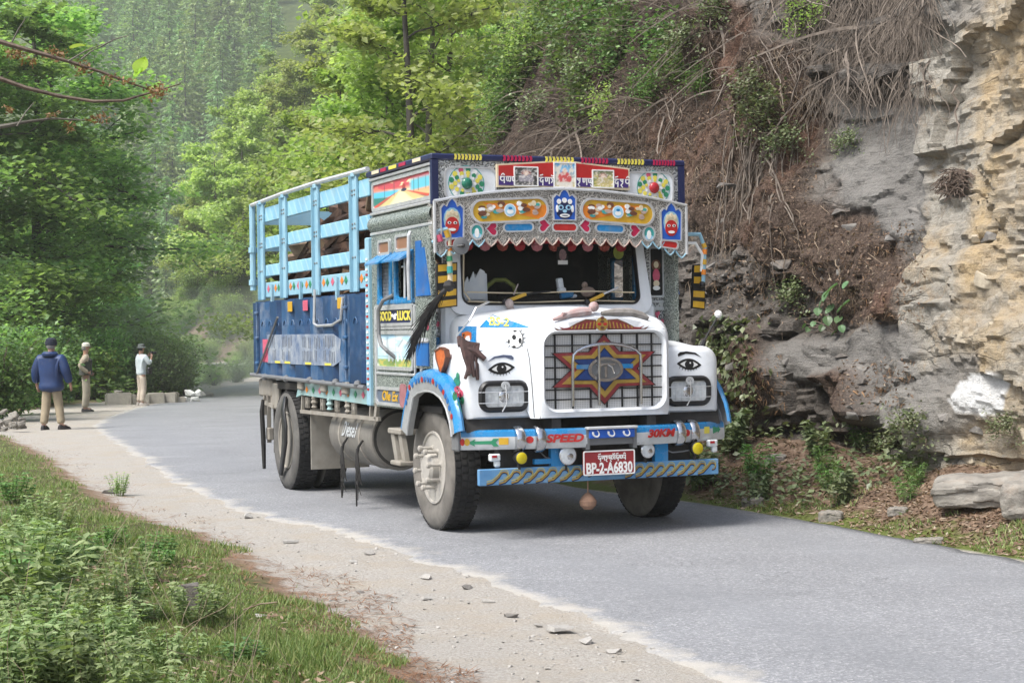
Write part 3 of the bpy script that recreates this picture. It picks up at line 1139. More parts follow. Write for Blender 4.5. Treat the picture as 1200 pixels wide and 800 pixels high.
def cliff_rocks():
    """loose and projecting stones of the cliff, each its own piece"""
    kinds = {'grey': [rock_mesh('rock', 10 + i, GREYSTONE, 1, .8, .45) for i in range(5)],
             'tan': [rock_mesh('rock', 20 + i, TANSTONE, 1, .8, .6) for i in range(5)],
             'dark': [rock_mesh('rock', 30 + i, DARKSTONE, 1.1, .8, .32) for i in range(6)]}
    r = random.Random(5)

    def put(px, py, size, kind, tilt=.15):
        p, k = cliff_pt(px, py)
        o = link('rock', r.choice(kinds[kind]), cliff)
        ow = OUTW.reshape(-1, 2)[k]
        o.location = (p[0] - ow[0] * size * .26, p[1] - ow[1] * size * .26, p[2])
        o.rotation_euler = (r.gauss(0, tilt), r.gauss(0, tilt), atan2(ow[1], ow[0]) - pi / 2 + r.gauss(0, .25))
        o.scale = (size * r.uniform(.7, 1.3), size * r.uniform(.6, 1.), size * r.uniform(.6, 1.1))
    for _ in range(46):
        put(r.uniform(800, 1000), r.uniform(310, 545), r.uniform(.10, .30), r.choice(['dark', 'grey', 'dark']))
    for _ in range(26):
        put(r.uniform(940, 1090), r.uniform(370, 520), r.uniform(.1, .3), r.choice(['grey', 'dark']))
    for _ in range(9):
        put(r.uniform(1090, 1200), r.uniform(260, 420), r.uniform(.1, .32), r.choice(['tan', 'tan', 'grey']))
    for _ in range(7):
        put(r.uniform(1090, 1200), r.uniform(480, 560), r.uniform(.1, .3), r.choice(['tan', 'grey']))
    for px, py, s, k in ((1045, 275, .35, 'grey'), (1000, 265, .3, 'grey'),
                         (850, 225, .55, 'dark'), (835, 260, .4, 'dark'), (815, 265, .35, 'grey'), (870, 320, .45, 'dark'), (845, 345, .45, 'dark'),
                         (985, 250, .3, 'dark'), (1075, 250, .35, 'grey'), (1150, 330, .35, 'tan'),
                         (905, 310, .4, 'dark'), (900, 480, .45, 'dark'), (960, 490, .5, 'dark'), (930, 505, .5, 'dark'), (1000, 500, .45, 'dark'), (1060, 440, .4, 'grey')):
        put(px, py, s, k)


cliff_rocks()
# ------------------------------------------------------------------ the lorry (own frame: x forward, y to its left, z up)
truck = empty('cargo_truck', (TX, TY, 0), atan2(FWD[1], FWD[0]))
tag(truck, 'ornately painted white and blue cargo truck with slatted load bed driving on the road', 'truck')


def yz(px, py, x):
    p = tp(px, py, 0, x)
    return (p.y, p.z)


def xz(px, py, y):
    p = tp(px, py, 1, y)
    return (p.x, p.z)


def part(name, mats, m, parent=None, label=None, **k):
    return m.build(name, mats, parent or truck, label, **k)


# ---------- chassis, axles, wheels
c = M()
for s in (-1, 1):
    c.box((-2.4, s * .42, .86), (7.0, .08, .24))
for x in (-5.6, -4.9, -3.5, -2.4, -1.2, .2):
    c.box((x, 0, .86), (.12, .8, .14))
c.box((.55, 0, .80), (.5, .9, .34), ch=.03)
c.box((-.4, 0, .8), (1.4, .7, .5), ch=.05)
c.lathe([(.09, -1.0), (.09, 1.0)], (-4.25, 0, .51), 'y', 12)
c.box((0, 0, .46), (.12, 1.9, .12), ch=.02)
c.ball((-4.25, 0, .51), .24, 12)
c.lathe([(.06, -4.2), (.06, -.9)], (0, 0, .62), 'x', 10)
c.box((.9, 0, .70), (.1, 1.7, .3))
for s in (-1, 1):
    for k in range(4):
        c.beam((-.62, s * .5, .60 + .015 * k), (.62, s * .5, .60 + .015 * k), .07, .012)
        c.beam((-4.95, s * .5, .62 + .015 * k), (-3.55, s * .5, .62 + .015 * k), .07, .012)
part('chassis', DARK, c)


def wheel(x, y, front, sgn, inner=False):
    """sgn: side the rim shows on"""
    R, Wd = .513, .125
    root = empty('wheel', (x, y, R + .018))
    root.parent = truck
    t = SM()
    prof = [(.30, -.10), (.335, -.125), (.41, -.138), (.47, -.128), (.505, -.108), (.513, -.085), (.513, .085), (.505, .108), (.47, .128), (.41, .138), (.335, .125), (.30, .10)]
    n = 56
    t.m = 0
    t.lathe(prof, (0, 0, 0), 'y', n)
    # side walls dusty
    for i in range(len(t.f)):
        zz = [t.v[q] for q in t.f[i]]
        rr = sum(sqrt(p[0] ** 2 + p[2] ** 2) for p in zz) / len(zz)
        t.mi[i] = 1 if rr < .495 else 0
    # tread lugs
    t.m = 0
    t.smooth = False
    lug = M()
    for k in range(n):
        a = 2 * pi * k / n
        for yy, da in ((-.088, .0), (-.03, .03), (.03, .0), (.088, .03)):
            lug.box((cos(a + da) * .513, yy, sin(a + da) * .513), (.012, .045, .040), ry=-(a + da))
    o = t.build('tyre', [RUBBER, SIDEWALL if front else SIDEDARK], root, sharp=50)
    lug.build('tread', RUBBER, root)
    r = SM()
    r.lathe([(.305, sgn * .105), (.30, sgn * .12), (.285, sgn * .118), (.275, sgn * .085), (.25, sgn * .06 if front else -sgn * .10), (.20, sgn * (.075 if front else -.12)), (.13, sgn * (.085 if front else -.12)),
             (.125, sgn * (.16 if front else -.04)), (.10, sgn * (.185 if front else .03)), (.0, sgn * (.19 if front else .04))], (0, 0, 0), 'y', 36)
    r.build('rim', RIM if front else DUSTY, root, sharp=30)
    if inner: return root
    hl = M()
    for k in range(8):
        a = 2 * pi * (k + .5) / 8
        yy = sgn * (.072 if front else -.085)
        hl.lathe([(.043, yy), (.043, yy + sgn * .012)], (cos(a) * .228, 0, sin(a) * .228), 'y', 12)
    hl.build('rim_hole', DARKIN, root)
    if front:
        base = None
        for k in range(8):
            a = 2 * pi * k / 8 + .2
            b = SM()
            b.lathe([(.026, 0), (.026, .03), (.014, .034), (.014, .12), (.024, .126), (.024, .15), (.01, .158), (0, .158)], (0, 0, 0), 'y', 10)
            if base is None:
                base = b.mesh('wheel_bolt', RIM)
                base.transform(Matrix.Scale(sgn, 4, (0, 1, 0)))
            o = link('wheel_bolt', base, root)
            o.location = (cos(a) * .165, sgn * .078, sin(a) * .165)
    return root


wheel(0, -.945, True, -1)
wheel(0, .945, True, 1)
for s in (-1, 1):
    wheel(-4.25, s * 1.06, False, s)
    wheel(-4.25, s * .75, False, s, True)

# ---------- cargo bed
bed = M()
bed.box((-3.5, 0, 1.10), (4.3, 2.2, .07))
for k in range(9):
    bed.box((-5.5 + k * .5, 0, 1.01), (.08, 2.2, .1))
part('bed_floor', DARK, bed)
ZB0, ZB1 = 1.18, 2.03
X0B, X1B = -5.63, -1.40


def bed_side(s):
    yo = s * 1.13
    pb = empty('side_panel', (0, 0, 0)); pb.parent = truck
    b = M()
    b.box(((X0B + X1B) / 2, yo, (ZB0 + ZB1) / 2), (X1B - X0B, .012, ZB1 - ZB0))
    b.build('backing_sheet', PANELBLUE, pb)
    # ribs pressed outward, each its own pressing
    xs = [(-5.60, -5.42), (-5.30, -4.98), (-4.86, -4.50), (-4.36, -3.98), (-3.84, -3.40), (-3.26, -2.94), (-2.80, -2.40), (-2.28, -2.05), (-1.92, -1.50)]
    for i_, (a, e) in enumerate(xs):
        m = M()
        h = .055
        m.prism([(a, yo + s * .006), (a + .035, yo + s * h), (e - .035, yo + s * h), (e, yo + s * .006)], 2, ZB0 + .02, ZB1 - .015)
        m.build('rib', (PANELBLUE, PANELBLUE2)[i_ % 2], pb)
    rv = M()
    for a, e in xs:
        for k in range(7):
            rv.ball((a - .045, yo + s * .012, ZB0 + .07 + k * .12), .013, 6)
    rv.build('rivet', GREYFADE, pb)
    if s < 0:
        gp = M()
        pts = [(-4.95, 1.345), (-2.42, 1.345), (-2.16, 1.40), (-2.20, 1.50), (-2.16, 1.60), (-2.42, 1.655), (-4.95, 1.655)]
        gp.prism(pts, 1, yo + s * .056, yo + s * .059)
        gp.build('faded_grey_band', GREYFADE, pb)
        lt = M()
        r = random.Random(3)
        for row, zc in ((0, 1.575), (1, 1.43)):
            for cx in (-4.62, -4.22, -3.98, -3.42, -3.2, -2.98, -2.66, -2.48):
                for k in range(r.randint(2, 4)):
                    lt.box((cx + k * .055 - .07, yo + s * .060, zc + r.uniform(-.015, .015)), (.018, .002, .11))
        lt.build('faded_lettering', FADED, pb)
        yb = M()
        for cx in (-4.5, -4.1, -3.3, -2.6):
            yb.box((cx, yo + s * .0605, 1.36), (.22, .002, .022))
        yb.build('faded_lettering', LYELLOW, pb)
        for cx, mt in ((-3.97, YELLOW), (-3.38, PINK), (-2.17, YELLOW)):
            q = M(); q.box((cx, yo + s * .059, 1.945), (.17, .008, .105), ch=.003)
            q.build('reflector_or_highlight', mt, pb)
        q = M(); q.box((-5.02, yo + s * .059, 1.48), (.22, .004, .25)); q.build('faded_patch', PINK, pb)
        # hooks and lashing chain
        hk = SM()
        for i in range(12):
            cx = -5.1 + i * .31
            hk.tube([(cx + .06 * cos(t), yo + s * .062, 1.745 + .06 * sin(t)) for t in np.linspace(.1, pi - .1, 7)], .006, 5)
        hk.build('rope_hook', PANELBLUE2, pb)
        ch = SM()
        ch.tube([(-3.02, yo + s * .06, 2.1), (-3.03, yo + s * .07, 1.76), (-2.9, yo + s * .07, 1.735), (-2.4, yo + s * .07, 1.74), (-2.12, yo + s * .07, 1.79), (-2.07, yo + s * .06, 2.0)], .014, 6)
        ch.build('lashing_pipe', ALU, pb)
        d = SM()
        d.tube([(-4.40, yo + s * .08, 1.84), (-5.33, yo + s * .08, 1.22)], .014, 6)
        d.build('diagonal_rod', MIDGREY, pb)
        hg = M()
        for cx in (-5.36, -1.98):
            hg.box((cx, yo + s * .062, 1.62), (.035, .02, .8))
            for z in (1.34, 1.62, 1.9):
                hg.box((cx, yo + s * .07, z), (.10, .03, .03), ch=.006)
        hg.build('hinge_strap', PANELBLUE2, pb)
        lb = SM()
        lb.tube([(X0B, yo + s * .07, 1.205), (X1B, yo + s * .07, 1.165)], .022, 8)
        for cx in (-5.0, -4.1, -3.2, -2.3, -1.6):
            lb.ball((cx, yo + s * .075, 1.19), .04, 8)
        lb.build('lower_rod', MIDGREY, pb)
    # slats
    for z0, z1 in ((2.905, 3.066), (2.603, 2.735), (2.302, 2.428)):
        m = M()
        m.box(((X0B + .1 + X1B) / 2, s * 1.115, (z0 + z1) / 2), (X1B - X0B - .12, .035, z1 - z0), ch=.006)
        sl = m.build('slat', TURQSLAT, truck)
    m = M()
    m.box(((X0B + .1 + X1B) / 2, s * 1.115, 2.15), (X1B - X0B - .12, .035, .165), ch=.006)
    db = m.build('patterned_board', TURQ, truck)
    if s < 0:
        for i, cx in enumerate(np.linspace(-5.0, -1.6, 12)):
            for k, (mt, dx) in enumerate(((ORANGE if i % 2 else PINK, -.06), (GREEN, .07))):
                q = M()
                q.prism([(cx + dx - .055, 2.16), (cx + dx, 2.12), (cx + dx + .055, 2.16), (cx + dx, 2.205)], 1, s * 1.134, s * 1.137)
                q.build('painted_diamond', mt, db)
    for cx in (-5.23, -4.28, -3.045, -1.77):
        m = M()
        m.box((cx, s * 1.15, 2.58), (.115, .03, 1.08), ch=.006)
        m.box((cx - .05, s * 1.175, 2.58), (.014, .045, 1.08))
        m.box((cx, s * 1.15, 3.125), (.09, .07, .05), ch=.01)
        p = m.build('post', TURQ, truck)
        bl = M()
        for z in (2.36, 2.67, 2.98, 2.94, 2.63):
            for dx in (-.035, .035):
                bl.ball((cx + dx, s * 1.168, z), .011, 6)
        bl.build('bolt', MIDGREY, p)
    for cx in (-4.85, -3.7, -2.4):
        m = M(); m.box((cx, s * 1.145, 2.09), (.05, .03, .22)); m.build('stay', TURQ, truck)
    # roof rail pipe
    m = SM()
    m.tube([(-5.66, s * 1.16, 3.13), (-4.28, s * 1.16, 3.155), (-3.04, s * 1.16, 3.16), (-1.77, s * 1.16, 3.145), (-1.36, s * 1.16, 3.14)], .024, 8)
    m.build('rail', GREYPAINT, truck)
    # corner post
    m = SM()
    m.tube([(-5.68, s * 1.15, 3.14), (-5.68, s * 1.15, 2.16)], .036, 10)
    for z in (2.62, 2.25): m.lathe([(.05, z - .03), (.05, z + .03)], (-5.68, s * 1.15, 0), 'z', 10)
    m.build('corner_post', TURQ, truck)
    # lower beam with painted diamonds, guard rail beneath
    m = M()
    m.prism([(-3.92, 1.00), (-3.80, 1.155), (-1.38, 1.155), (-1.38, 1.005), (-3.72, 1.03)], 1, s * 1.10, s * 1.15)
    sb = m.build('side_beam', TURQ2, truck)
    m = M(); m.box((-1.37, s * 1.15, 1.76), (.10, .06, 1.52), ch=.01); m.build('corner_post', TURQ, truck)
    if s < 0:
        for i, cx in enumerate(np.linspace(-3.5, -1.6, 9)):
            q = M()
            q.prism([(cx - .05, 1.09), (cx, 1.055), (cx + .05, 1.09), (cx, 1.125)], 1, s * 1.152, s * 1.155)
            q.build('painted_diamond', (ORANGE, GREEN, PINK)[i % 3], sb)
        for i in range(26):
            q = M(); q.box((-1.355 - .0, s * 1.183, 1.15 + i * .047), (.05, .006, .02), rx=0)
            q.build('painted_dash', (RED, PLATEW)[i % 2], sb)
        for cx in (-3.66, -2.83, -2.1):
            q = M(); q.box((cx, s * 1.165, 1.14), (.16, .05, .12), ch=.015); q.build('bracket', DUSTY, sb)
    m = M()
    m.beam((-3.80, s * 1.13, .855), (-1.20, s * 1.13, .885), .03, .035)
    for cx in (-3.75, -1.45): m.beam((cx, s * 1.13, .86), (cx, s * 1.12, 1.05), .03, .03, up=(0, 1, 0))
    m.beam((-1.30, s * 1.13, .88), (-1.24, s * 1.13, 1.06), .06, .03, up=(0, 1, 0))
    m.build('guard_rail', DUSTY, truck)
    if s < 0:
        for i, cx in enumerate((-3.55, -3.3, -3.0, -2.75, -2.5, -2.15, -1.95)):
            q = SM()
            if i % 2:
                q.lathe([(.0, .90), (.035, .915), (.02, .94), (.04, .965), (.025, .99), (.035, 1.01), (.01, 1.03)], (cx, s * 1.13, 0), 'z', 8)
            else:
                q.box((cx, s * 1.13, .955), (.09, .02, .03)); q.box((cx - .03, s * 1.13, .955), (.02, .03, .11)); q.box((cx + .03, s * 1.13, .955), (.02, .03, .11))
            q.build('baluster', (PINK, DUSTY, YELLOW, TURQ2)[i % 4] if i % 2 else DUSTY, truck)


GREYFADE = mat('faded_grey_paint', (.34, .37, .40), (.22, .26, .32), 5, .6, dirt=.75, dirtc=(.06, .11, .21))
FADED = mat('faded_letter_paint', (.05, .055, .075), (.14, .16, .19), 30, .6)


def slat_mat():
    m, nt, b = nmat('patterned_turquoise')
    co = objco(nt)
    w = N(nt, 'TexWave', Scale=3.2, Distortion=0.)
    w.wave_type = 'BANDS'; w.bands_direction = 'DIAGONAL'
    nt.links.new(co, w.inputs[0])
    f = ramp(nt, w.outputs['Fac'], [(.82, 0.), (.95, .55)])
    col = ramp(nt, noise(nt, co, 4, 5), [(.35, (.2, .43, .58)), (.65, (.28, .54, .67))])
    col = mix(nt, f, col, (.44, .62, .68))
    d = ramp(nt, noise(nt, co, 3, 6, .7), [(.55, 0.), (.75, .5)])
    col = mix(nt, d, col, (.33, .4, .41))
    nt.links.new(col, b.inputs['Base Color'])
    b.inputs['Roughness'].default_value = .5
    return m


TURQSLAT = slat_mat()
bed_side(-1)
bed_side(1)
# tail and front walls of the bed
m = M()
for z0, z1 in ((2.905, 3.066), (2.603, 2.735), (2.302, 2.428), (2.07, 2.23)):
    m2 = M(); m2.box((-5.60, 0, (z0 + z1) / 2), (.035, 2.2, z1 - z0)); m2.build('tail_slat', TURQ, truck)
m = M(); m.box((-5.62, 0, 1.6), (.03, 2.25, .85)); m.build('tailgate', PANELBLUE, truck)
m = M(); m.box((-1.42, 0, 2.0), (.05, 2.2, 1.9)); m.build('front_bulkhead', DARKIN, truck)

# rear underside: light bracket, mud flap, fuel tank, step
m = M()
m.box((-5.35, -1.08, 1.06), (.55, .08, .2), ch=.02)
m.beam((-5.55, -1.1, .90), (-5.0, -1.1, .86), .03, .04)
m.beam((-5.25, -1.1, 1.0), (-5.25, -1.1, .45), .04, .04, up=(0, 1, 0))
m.beam((-5.42, -1.1, 1.0), (-5.42, -1.1, .75), .03, .03, up=(0, 1, 0))
m.box((-5.22, -1.1, .55), (.12, .06, .14), ch=.01)
m.box((-5.0, -1.08, .98), (.3, .06, .3), ch=.02)
part('rear_bracket', DUSTY, m)
m = M()
m.box((-3.52, -.80, .58), (.02, .62, .62)); m.box((-3.50, -.48, .62), (.03, .04, .5))
part('mud_flap', DUSTY, m)
m = M(); m.box((-5.05, -.85, .60), (.02, .5, .5)); part('mud_flap', DARK, m)
m = SM()
m.lathe([(.0, -2.95), (.26, -2.95), (.30, -2.93), (.30, -1.62), (.285, -1.60), (.0, -1.58)], (0, -.79, .68), 'x', 30)
tank = part('fuel_tank', TANKM, m)
M().lathe([(0, -1.597), (.27, -1.597), (.27, -1.60)], (0, -.79, .68), 'x', 30).build('tank_end', DARK, tank)
for cx in (-2.6, -1.95):
    q = M(); q.lathe([(.305, cx - .025), (.308, cx), (.305, cx + .025)], (0, -.79, .68), 'x', 30); q.build('tank_strap', DUSTY, tank)
m = M()
m.box((-.72, -1.05, .80), (.34, .22, .05), ch=.01)
for dx in (-.1, .1): m.beam((-.72 + dx, -1.12, .78), (-.66 + dx, -1.1, .52), .04, .09, up=(1, 0, 0))
m.box((-.64, -1.1, .53), (.26, .16, .04), ch=.01)
m.beam((-.62, -1.05, .82), (-.45, -1.0, 1.0), .03, .03)
part('step', DUSTY, m)
for x, ln, dx in ((-2.28, .62, -.05), (-1.80, .66, -.06)):
    m = SM()
    base = .66
    pts = [(x, -1.10, .66), (x - .04, -1.13, .60), (x - .06, -1.14, .5), (x - .06 + dx * .5, -1.14, .3), (x - .06 + dx, -1.13, base - ln + .04)]
    m.tube(pts, [.010, .012, .010, .008, .008], 6)
    for k in range(5):
        m.tube([(x - .05 + .1 * dx, -1.14, .58), (x - .07 + .025 * k, -1.15, .42), (x - .03 + .02 * k * (-1) ** k, -1.14, .28), (x - .08 + .035 * k, -1.13, .10 + .05 * (k * 2 % 5))], [.010, .009, .007, .003], 5)
    o = m.build('hanging_rope', ROPE)
    o.matrix_world = truck.matrix_basis.copy()
    tag(o, 'frayed black rope dangling from the ' + ('rear' if x < -2 else 'front') + ' strap of the fuel tank', 'rope', 'ropes hanging below the truck')
m = SM()
m.tube([(-5.27, -1.16, .93), (-5.25, -1.18, .8), (-5.24, -1.17, .5), (-5.26, -1.16, .16)], [.02, .03, .032, .022], 6)
o = m.build('hanging_strap', ROPE); o.matrix_world = truck.matrix_basis.copy()
tag(o, 'dark ragged strap hanging behind the rear wheel of the truck', 'strap')

m = SM()
m.loft([[(x + dx, y_, z) for dx in (-w, 0, w)] for x, y_, z, w in ((-4.12, -1.20, 1.00, .03), (-4.10, -1.235, .86, .06), (-4.02, -1.24, .70, .08), (-4.05, -1.235, .52, .08), (-4.17, -1.225, .34, .06), (-4.30, -1.215, .16, .05))], closed=False)
o = m.build('rubber_strip', BLACK, fix=False); o.matrix_world = truck.matrix_basis.copy()
sd2 = o.modifiers.new('thick', 'SOLIDIFY'); sd2.thickness = .02
tag(o, 'black rubber strip hanging from the bed across the rear wheel', 'rubber strip')

# ---------- cab body
cab = empty('cab', (0, 0, 0)); cab.parent = truck
Y = 1.145
XC = -1.33
m = M()
# walls with door windows left open, both sides
for s in (-1, 1):
    y = s * Y
    for (xa, xb, za, zb) in ((XC, -1.09, 1.0, 2.56), (-1.09, -.30, 1.0, 1.93), (-.30, .24, 1.36, 1.93), (-1.09, .24, 2.475, 2.56), (-.765, -.635, 1.93, 2.475),
                             (-.20, .24, 1.93, 2.475), (-1.09, -.765, 2.335, 2.475), (-.635, -.20, 2.335, 2.475)):
        m.box(((xa + xb) / 2, y - s * .02, (za + zb) / 2), (xb - xa, .04, zb - za))
    m.build('cab_side', TINGREEN, cab); m = M()
m = M()
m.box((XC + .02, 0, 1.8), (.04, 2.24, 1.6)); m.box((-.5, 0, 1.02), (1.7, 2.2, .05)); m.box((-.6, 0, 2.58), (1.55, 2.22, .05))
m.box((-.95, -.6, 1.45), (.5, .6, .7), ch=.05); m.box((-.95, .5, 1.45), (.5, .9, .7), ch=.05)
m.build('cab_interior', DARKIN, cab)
# door frames and small panes
for s in (-1, 1):
    y = s * Y
    for (xa, xb, za, zb, mt) in ((-1.09, -.765, 1.93, 2.335, BRIGHTBLUE), (-.635, -.20, 1.93, 2.335, BRIGHTBLUE)):
        m = M()
        cx, cz, w, h = (xa + xb) / 2, (za + zb) / 2, xb - xa, zb - za
        m.ring(rrect(cx, cz, w + .05, h + .05, .04), rrect(cx, cz, w - .06, h - .06, .04), 1, y - s * .01, y + s * .018)
        f = m.build('window_frame', mt, cab)
    for (xa, xb, za, zb) in ((-1.06, -.79, 2.365, 2.455), (-.58, -.27, 2.375, 2.475)):
        cx, cz, w, h = (xa + xb) / 2, (za + zb) / 2, xb - xa, zb - za
        m = M(); m.ring(rrect(cx, cz, w + .07, h + .05, .03), rrect(cx, cz, w, h, .02), 1, y, y + s * .02)
        f = m.build('quarter_light', ALU, cab)
        q = M(); q.box((cx, y + s * .006, cz), (w, .006, h)); q.build('pane', BROWNGLASS, f)
    for (xa, xb, z) in ((-1.13, -.74, 2.355), (-.66, -.17, 2.36)):
        m = M()
        m.prism([(y, z), (y + s * .13, z - .085), (y + s * .13, z - .10), (y, z - .04)], 0, xa, xb)
        m.build('rain_visor', BRIGHTBLUE, cab)
    m = M()
    m.prism([(-.10, 2.42), (.02, 2.42), (.03, 2.36), (.10, 2.36), (.235, 1.96), (-.10, 1.96)], 1, y, y + s * .012)
    m.build('corner_panel', BLUE, cab)
    for (xa, xb) in ((-1.13, -.72), (-.70, -.16)):
        m = M(); m.box(((xa + xb) / 2, y + s * .006, 1.925), (xb - xa, .03, .035), ch=.006); m.build('window_rail', BRIGHTBLUE, cab)
# sleeper window mesh
m = M()
for k in range(9): m.box((-1.05 + k * .031, -Y + .02, 2.13), (.004, .004, .38))
for k in range(12): m.box((-.927, -Y + .02, 1.95 + k * .033), (.30, .004, .004))
m.build('window_mesh', ALU, cab)
m = M(); m.box((-.927, -Y + .05, 2.13), (.3, .01, .38)); m.build('blind', GREYFADE, cab)
m = SM(); m.tube([(-.30, -Y - .035, 2.3), (-.30, -Y - .04, 1.95)], .012, 6); m.tube([(-.42, -Y - .02, 2.22), (-.30, -Y - .035, 2.22)], .01, 6)
m.build('window_bar', ALU, cab)
m = SM()
m.tube([(-.17, -Y - .03, 2.50), (-.15, -Y - .05, 2.47), (-.16, -Y - .055, 2.2), (-.16, -Y - .05, 1.93)], .016, 8)
m.build('door_edge_pipe', ALU, cab)
m = M(); m.box((.03, -Y - .004, 1.48), (.30, .012, .20)); m.build('painted_field', BLUE, cab)
m = SM(); m.tube([(-.12, -Y - .012, 1.60), (.16, -Y - .012, 1.60)], .012, 6)
for k in range(7): m.ball((-.10 + k * .045, -Y - .01, 1.585), .018, 6)
m.build('scroll_trim', ALU, cab)
for k in range(8):
    r_ = random.Random(k + 70)
    q = M(); q.prism(circ(r_.uniform(.02, .17), r_.uniform(1.66, 1.80), .032, .026, 8), 1, -Y - .004, -Y - .008 - .0005 * k); q.build('painted_petal', (PINK, CRIMSON, PLATEW)[k % 3], cab)
# grab handle
m = SM()
m.tube([(-.72, -Y, 1.985), (-.80, -Y - .07, 1.94), (-.87, -Y - .09, 1.86), (-.87, -Y - .09, 1.64), (-.80, -Y - .09, 1.55), (-.70, -Y - .07, 1.50), (-.68, -Y, 1.44)], .018, 8)
m.build('grab_handle', MIDGREY, cab)
# mouldings between the panels
m = M()
for z in (1.895, 1.70, 1.30, 1.03):
    m.box((-.68, -Y - .006, z), (1.02, .02, .022), ch=.004)
for x in (-1.215, -.155):
    m.box((x, -Y - .006, 1.46), (.02, .02, .86), ch=.004)
m.build('moulding', ALU, cab)


def paint_sheet(name, fn, x0, x1, z0, z1, y, nu, nv, parent, lab=None, ax=1, flip=False):
    """flat painted picture: fine grid whose paint is computed point by point"""
    u, v = np.meshgrid(np.linspace(0, 1, nu), np.linspace(0, 1, nv), indexing='ij')
    if ax == 1:
        P = np.stack([x0 + (x1 - x0) * u, np.full_like(u, y), z0 + (z1 - z0) * v], -1).reshape(-1, 3)
    else:
        P = np.stack([np.full_like(u, y), x0 + (x1 - x0) * u, z0 + (z1 - z0) * v], -1).reshape(-1, 3)
    idx = np.arange(nu * nv).reshape(nu, nv)
    F = np.stack([idx[:-1, :-1], idx[1:, :-1], idx[1:, 1:], idx[:-1, 1:]], -1).reshape(-1, 4)
    me = np_mesh(name, P, F, PRINT)
    ca = me.color_attributes.new('print', 'FLOAT_COLOR', 'POINT')
    c = np.clip(fn(u, v), 0, 1).reshape(-1, 3)
    ca.data.foreach_set('color', np.concatenate([c, np.ones((len(c), 1))], 1).astype(np.float32).ravel())
    o = link(name, me, parent)
    if lab: o['label'] = lab
    return o


def lerp(a, b, t):
    return np.asarray(a) * (1 - t[..., None]) + np.asarray(b) * t[..., None]


def over_(c, m, col):
    m = np.clip(m, 0, 1)[..., None]
    return c * (1 - m) + np.asarray(col) * m


def blob(u, v, cx, cy, rx, ry, e=.25):
    return sstep(1 + e, 1 - e, ((u - cx) / rx) ** 2 + ((v - cy) / ry) ** 2)


def seg(u, v, a, b, w, asp=1.):
    ax_, ay, bx, by = a[0] * asp, a[1], b[0] * asp, b[1]
    x, y = u * asp - ax_, v - ay
    dx, dy = bx - ax_, by - ay
    t = np.clip((x * dx + y * dy) / (dx * dx + dy * dy + 1e-9), 0, 1)
    return sstep(w * 1.3, w * .7, np.hypot(x - t * dx, y - t * dy))


def pic_sunset(u, v):
    c = lerp((.85, .55, .25), (.62, .12, .12), v)
    c = over_(c, blob(u, v, .52, .70, .22, .35, .8), (.9, .72, .4))
    c = over_(c, sstep(.15, .25, fbm(u * 4, v * 5, seed=3)) * sstep(.4, .7, v), (.55, .08, .10))
    c = over_(c, sstep(.62, .50, v - .12 * np.abs(u - .5) * 2) * sstep(.30, .42, v) * sstep(.58, .40, u), (.10, .48, .68))
    c = over_(c, sstep(.62, .70, u) * sstep(.95, .75, v) * sstep(.35, .45, v), (.13, .50, .62))
    c = over_(c, sstep(.42, .34, v + .35 * (u - .15)), (.03, .19, .15))
    r = np.abs(u - .5) / (.04 + .75 * np.clip(.5 - v, 0, 1))
    c = over_(c, sstep(1.1, .9, r) * sstep(.52, .48, v), (.75, .5, .22))
    c = over_(c, sstep(.6, .4, r) * sstep(.50, .44, v), (.82, .72, .42))
    c = over_(c, sstep(1.5, 1.3, r) * sstep(1.0, 1.15, r) * sstep(.5, .44, v), (.55, .08, .05))
    for tx in (.2, .38, .72, .8, .92):
        c = over_(c, seg(u, v, (tx, .32), (tx, .88), .010, 2.5), (.03, .08, .07))
    c = over_(c, blob(u, v, .55, .62, .03, .14), (.35, .05, .04))
    c = over_(c, blob(u, v, .55, .50, .05, .07), (.03, .04, .08))
    return c


def pic_horse(u, v):
    c = lerp((.50, .66, .70), (.40, .62, .76), v)
    c = over_(c, sstep(.1, .5, fbm(u * 3, v * 6, seed=5)) * sstep(.3, .6, v), (.68, .76, .78))
    c = over_(c, sstep(.27, .19, v), (.22, .33, .10))
    c = over_(c, sstep(.25, .2, v) * sstep(.1, .4, fbm(u * 16, v * 16, seed=6)), (.45, .40, .10))
    c = over_(c, seg(u, v, (0, .30), (1, .30), .012), (.2, .36, .34))
    g = (.60, .66, .68)
    for a, b, w in (((.32, .50), (.62, .52), .10), ((.62, .55), (.74, .78), .06), ((.74, .78), (.84, .72), .045), ((.34, .46), (.32, .18), .026),
                    ((.40, .45), (.43, .18), .024), ((.58, .45), (.58, .18), .026), ((.65, .46), (.70, .2), .024), ((.30, .52), (.20, .36), .022)):
        c = over_(c, seg(u, v, a, b, w), g)
    c = over_(c, seg(u, v, (.60, .62), (.72, .83), .022), (.36, .42, .44))
    c = over_(c, seg(u, v, (.34, .43), (.6, .44), .02), (.45, .52, .55))
    c = over_(c, sstep(.96, .99, np.abs(u - .55) * 0 + sstep(.012, .006, np.abs(u - .52))), (.4, .5, .52))
    return c


f = M(); f.ring(rrect(-.68, 1.505, 1.0, .345, .05), rrect(-.68, 1.505, .93, .28, .04), 1, -Y - .002, -Y - .02)
f = f.build('picture_frame', ALU, cab)
paint_sheet('door_painting', pic_horse, -1.145, -.215, 1.365, 1.645, -Y - .006, 90, 50, f, 'faded painting of a grey horse on grass')
f = M(); f.ring(rrect(-.68, 1.80, 1.0, .17, .05), rrect(-.68, 1.80, .94, .115, .04), 1, -Y - .002, -Y - .02)
f = f.build('plaque_frame', ALU, cab)
q = M(); q.prism(rrect(-.68, 1.80, .95, .125, .04), 1, -Y - .002, -Y - .008); q.build('plaque', NAVY, f)


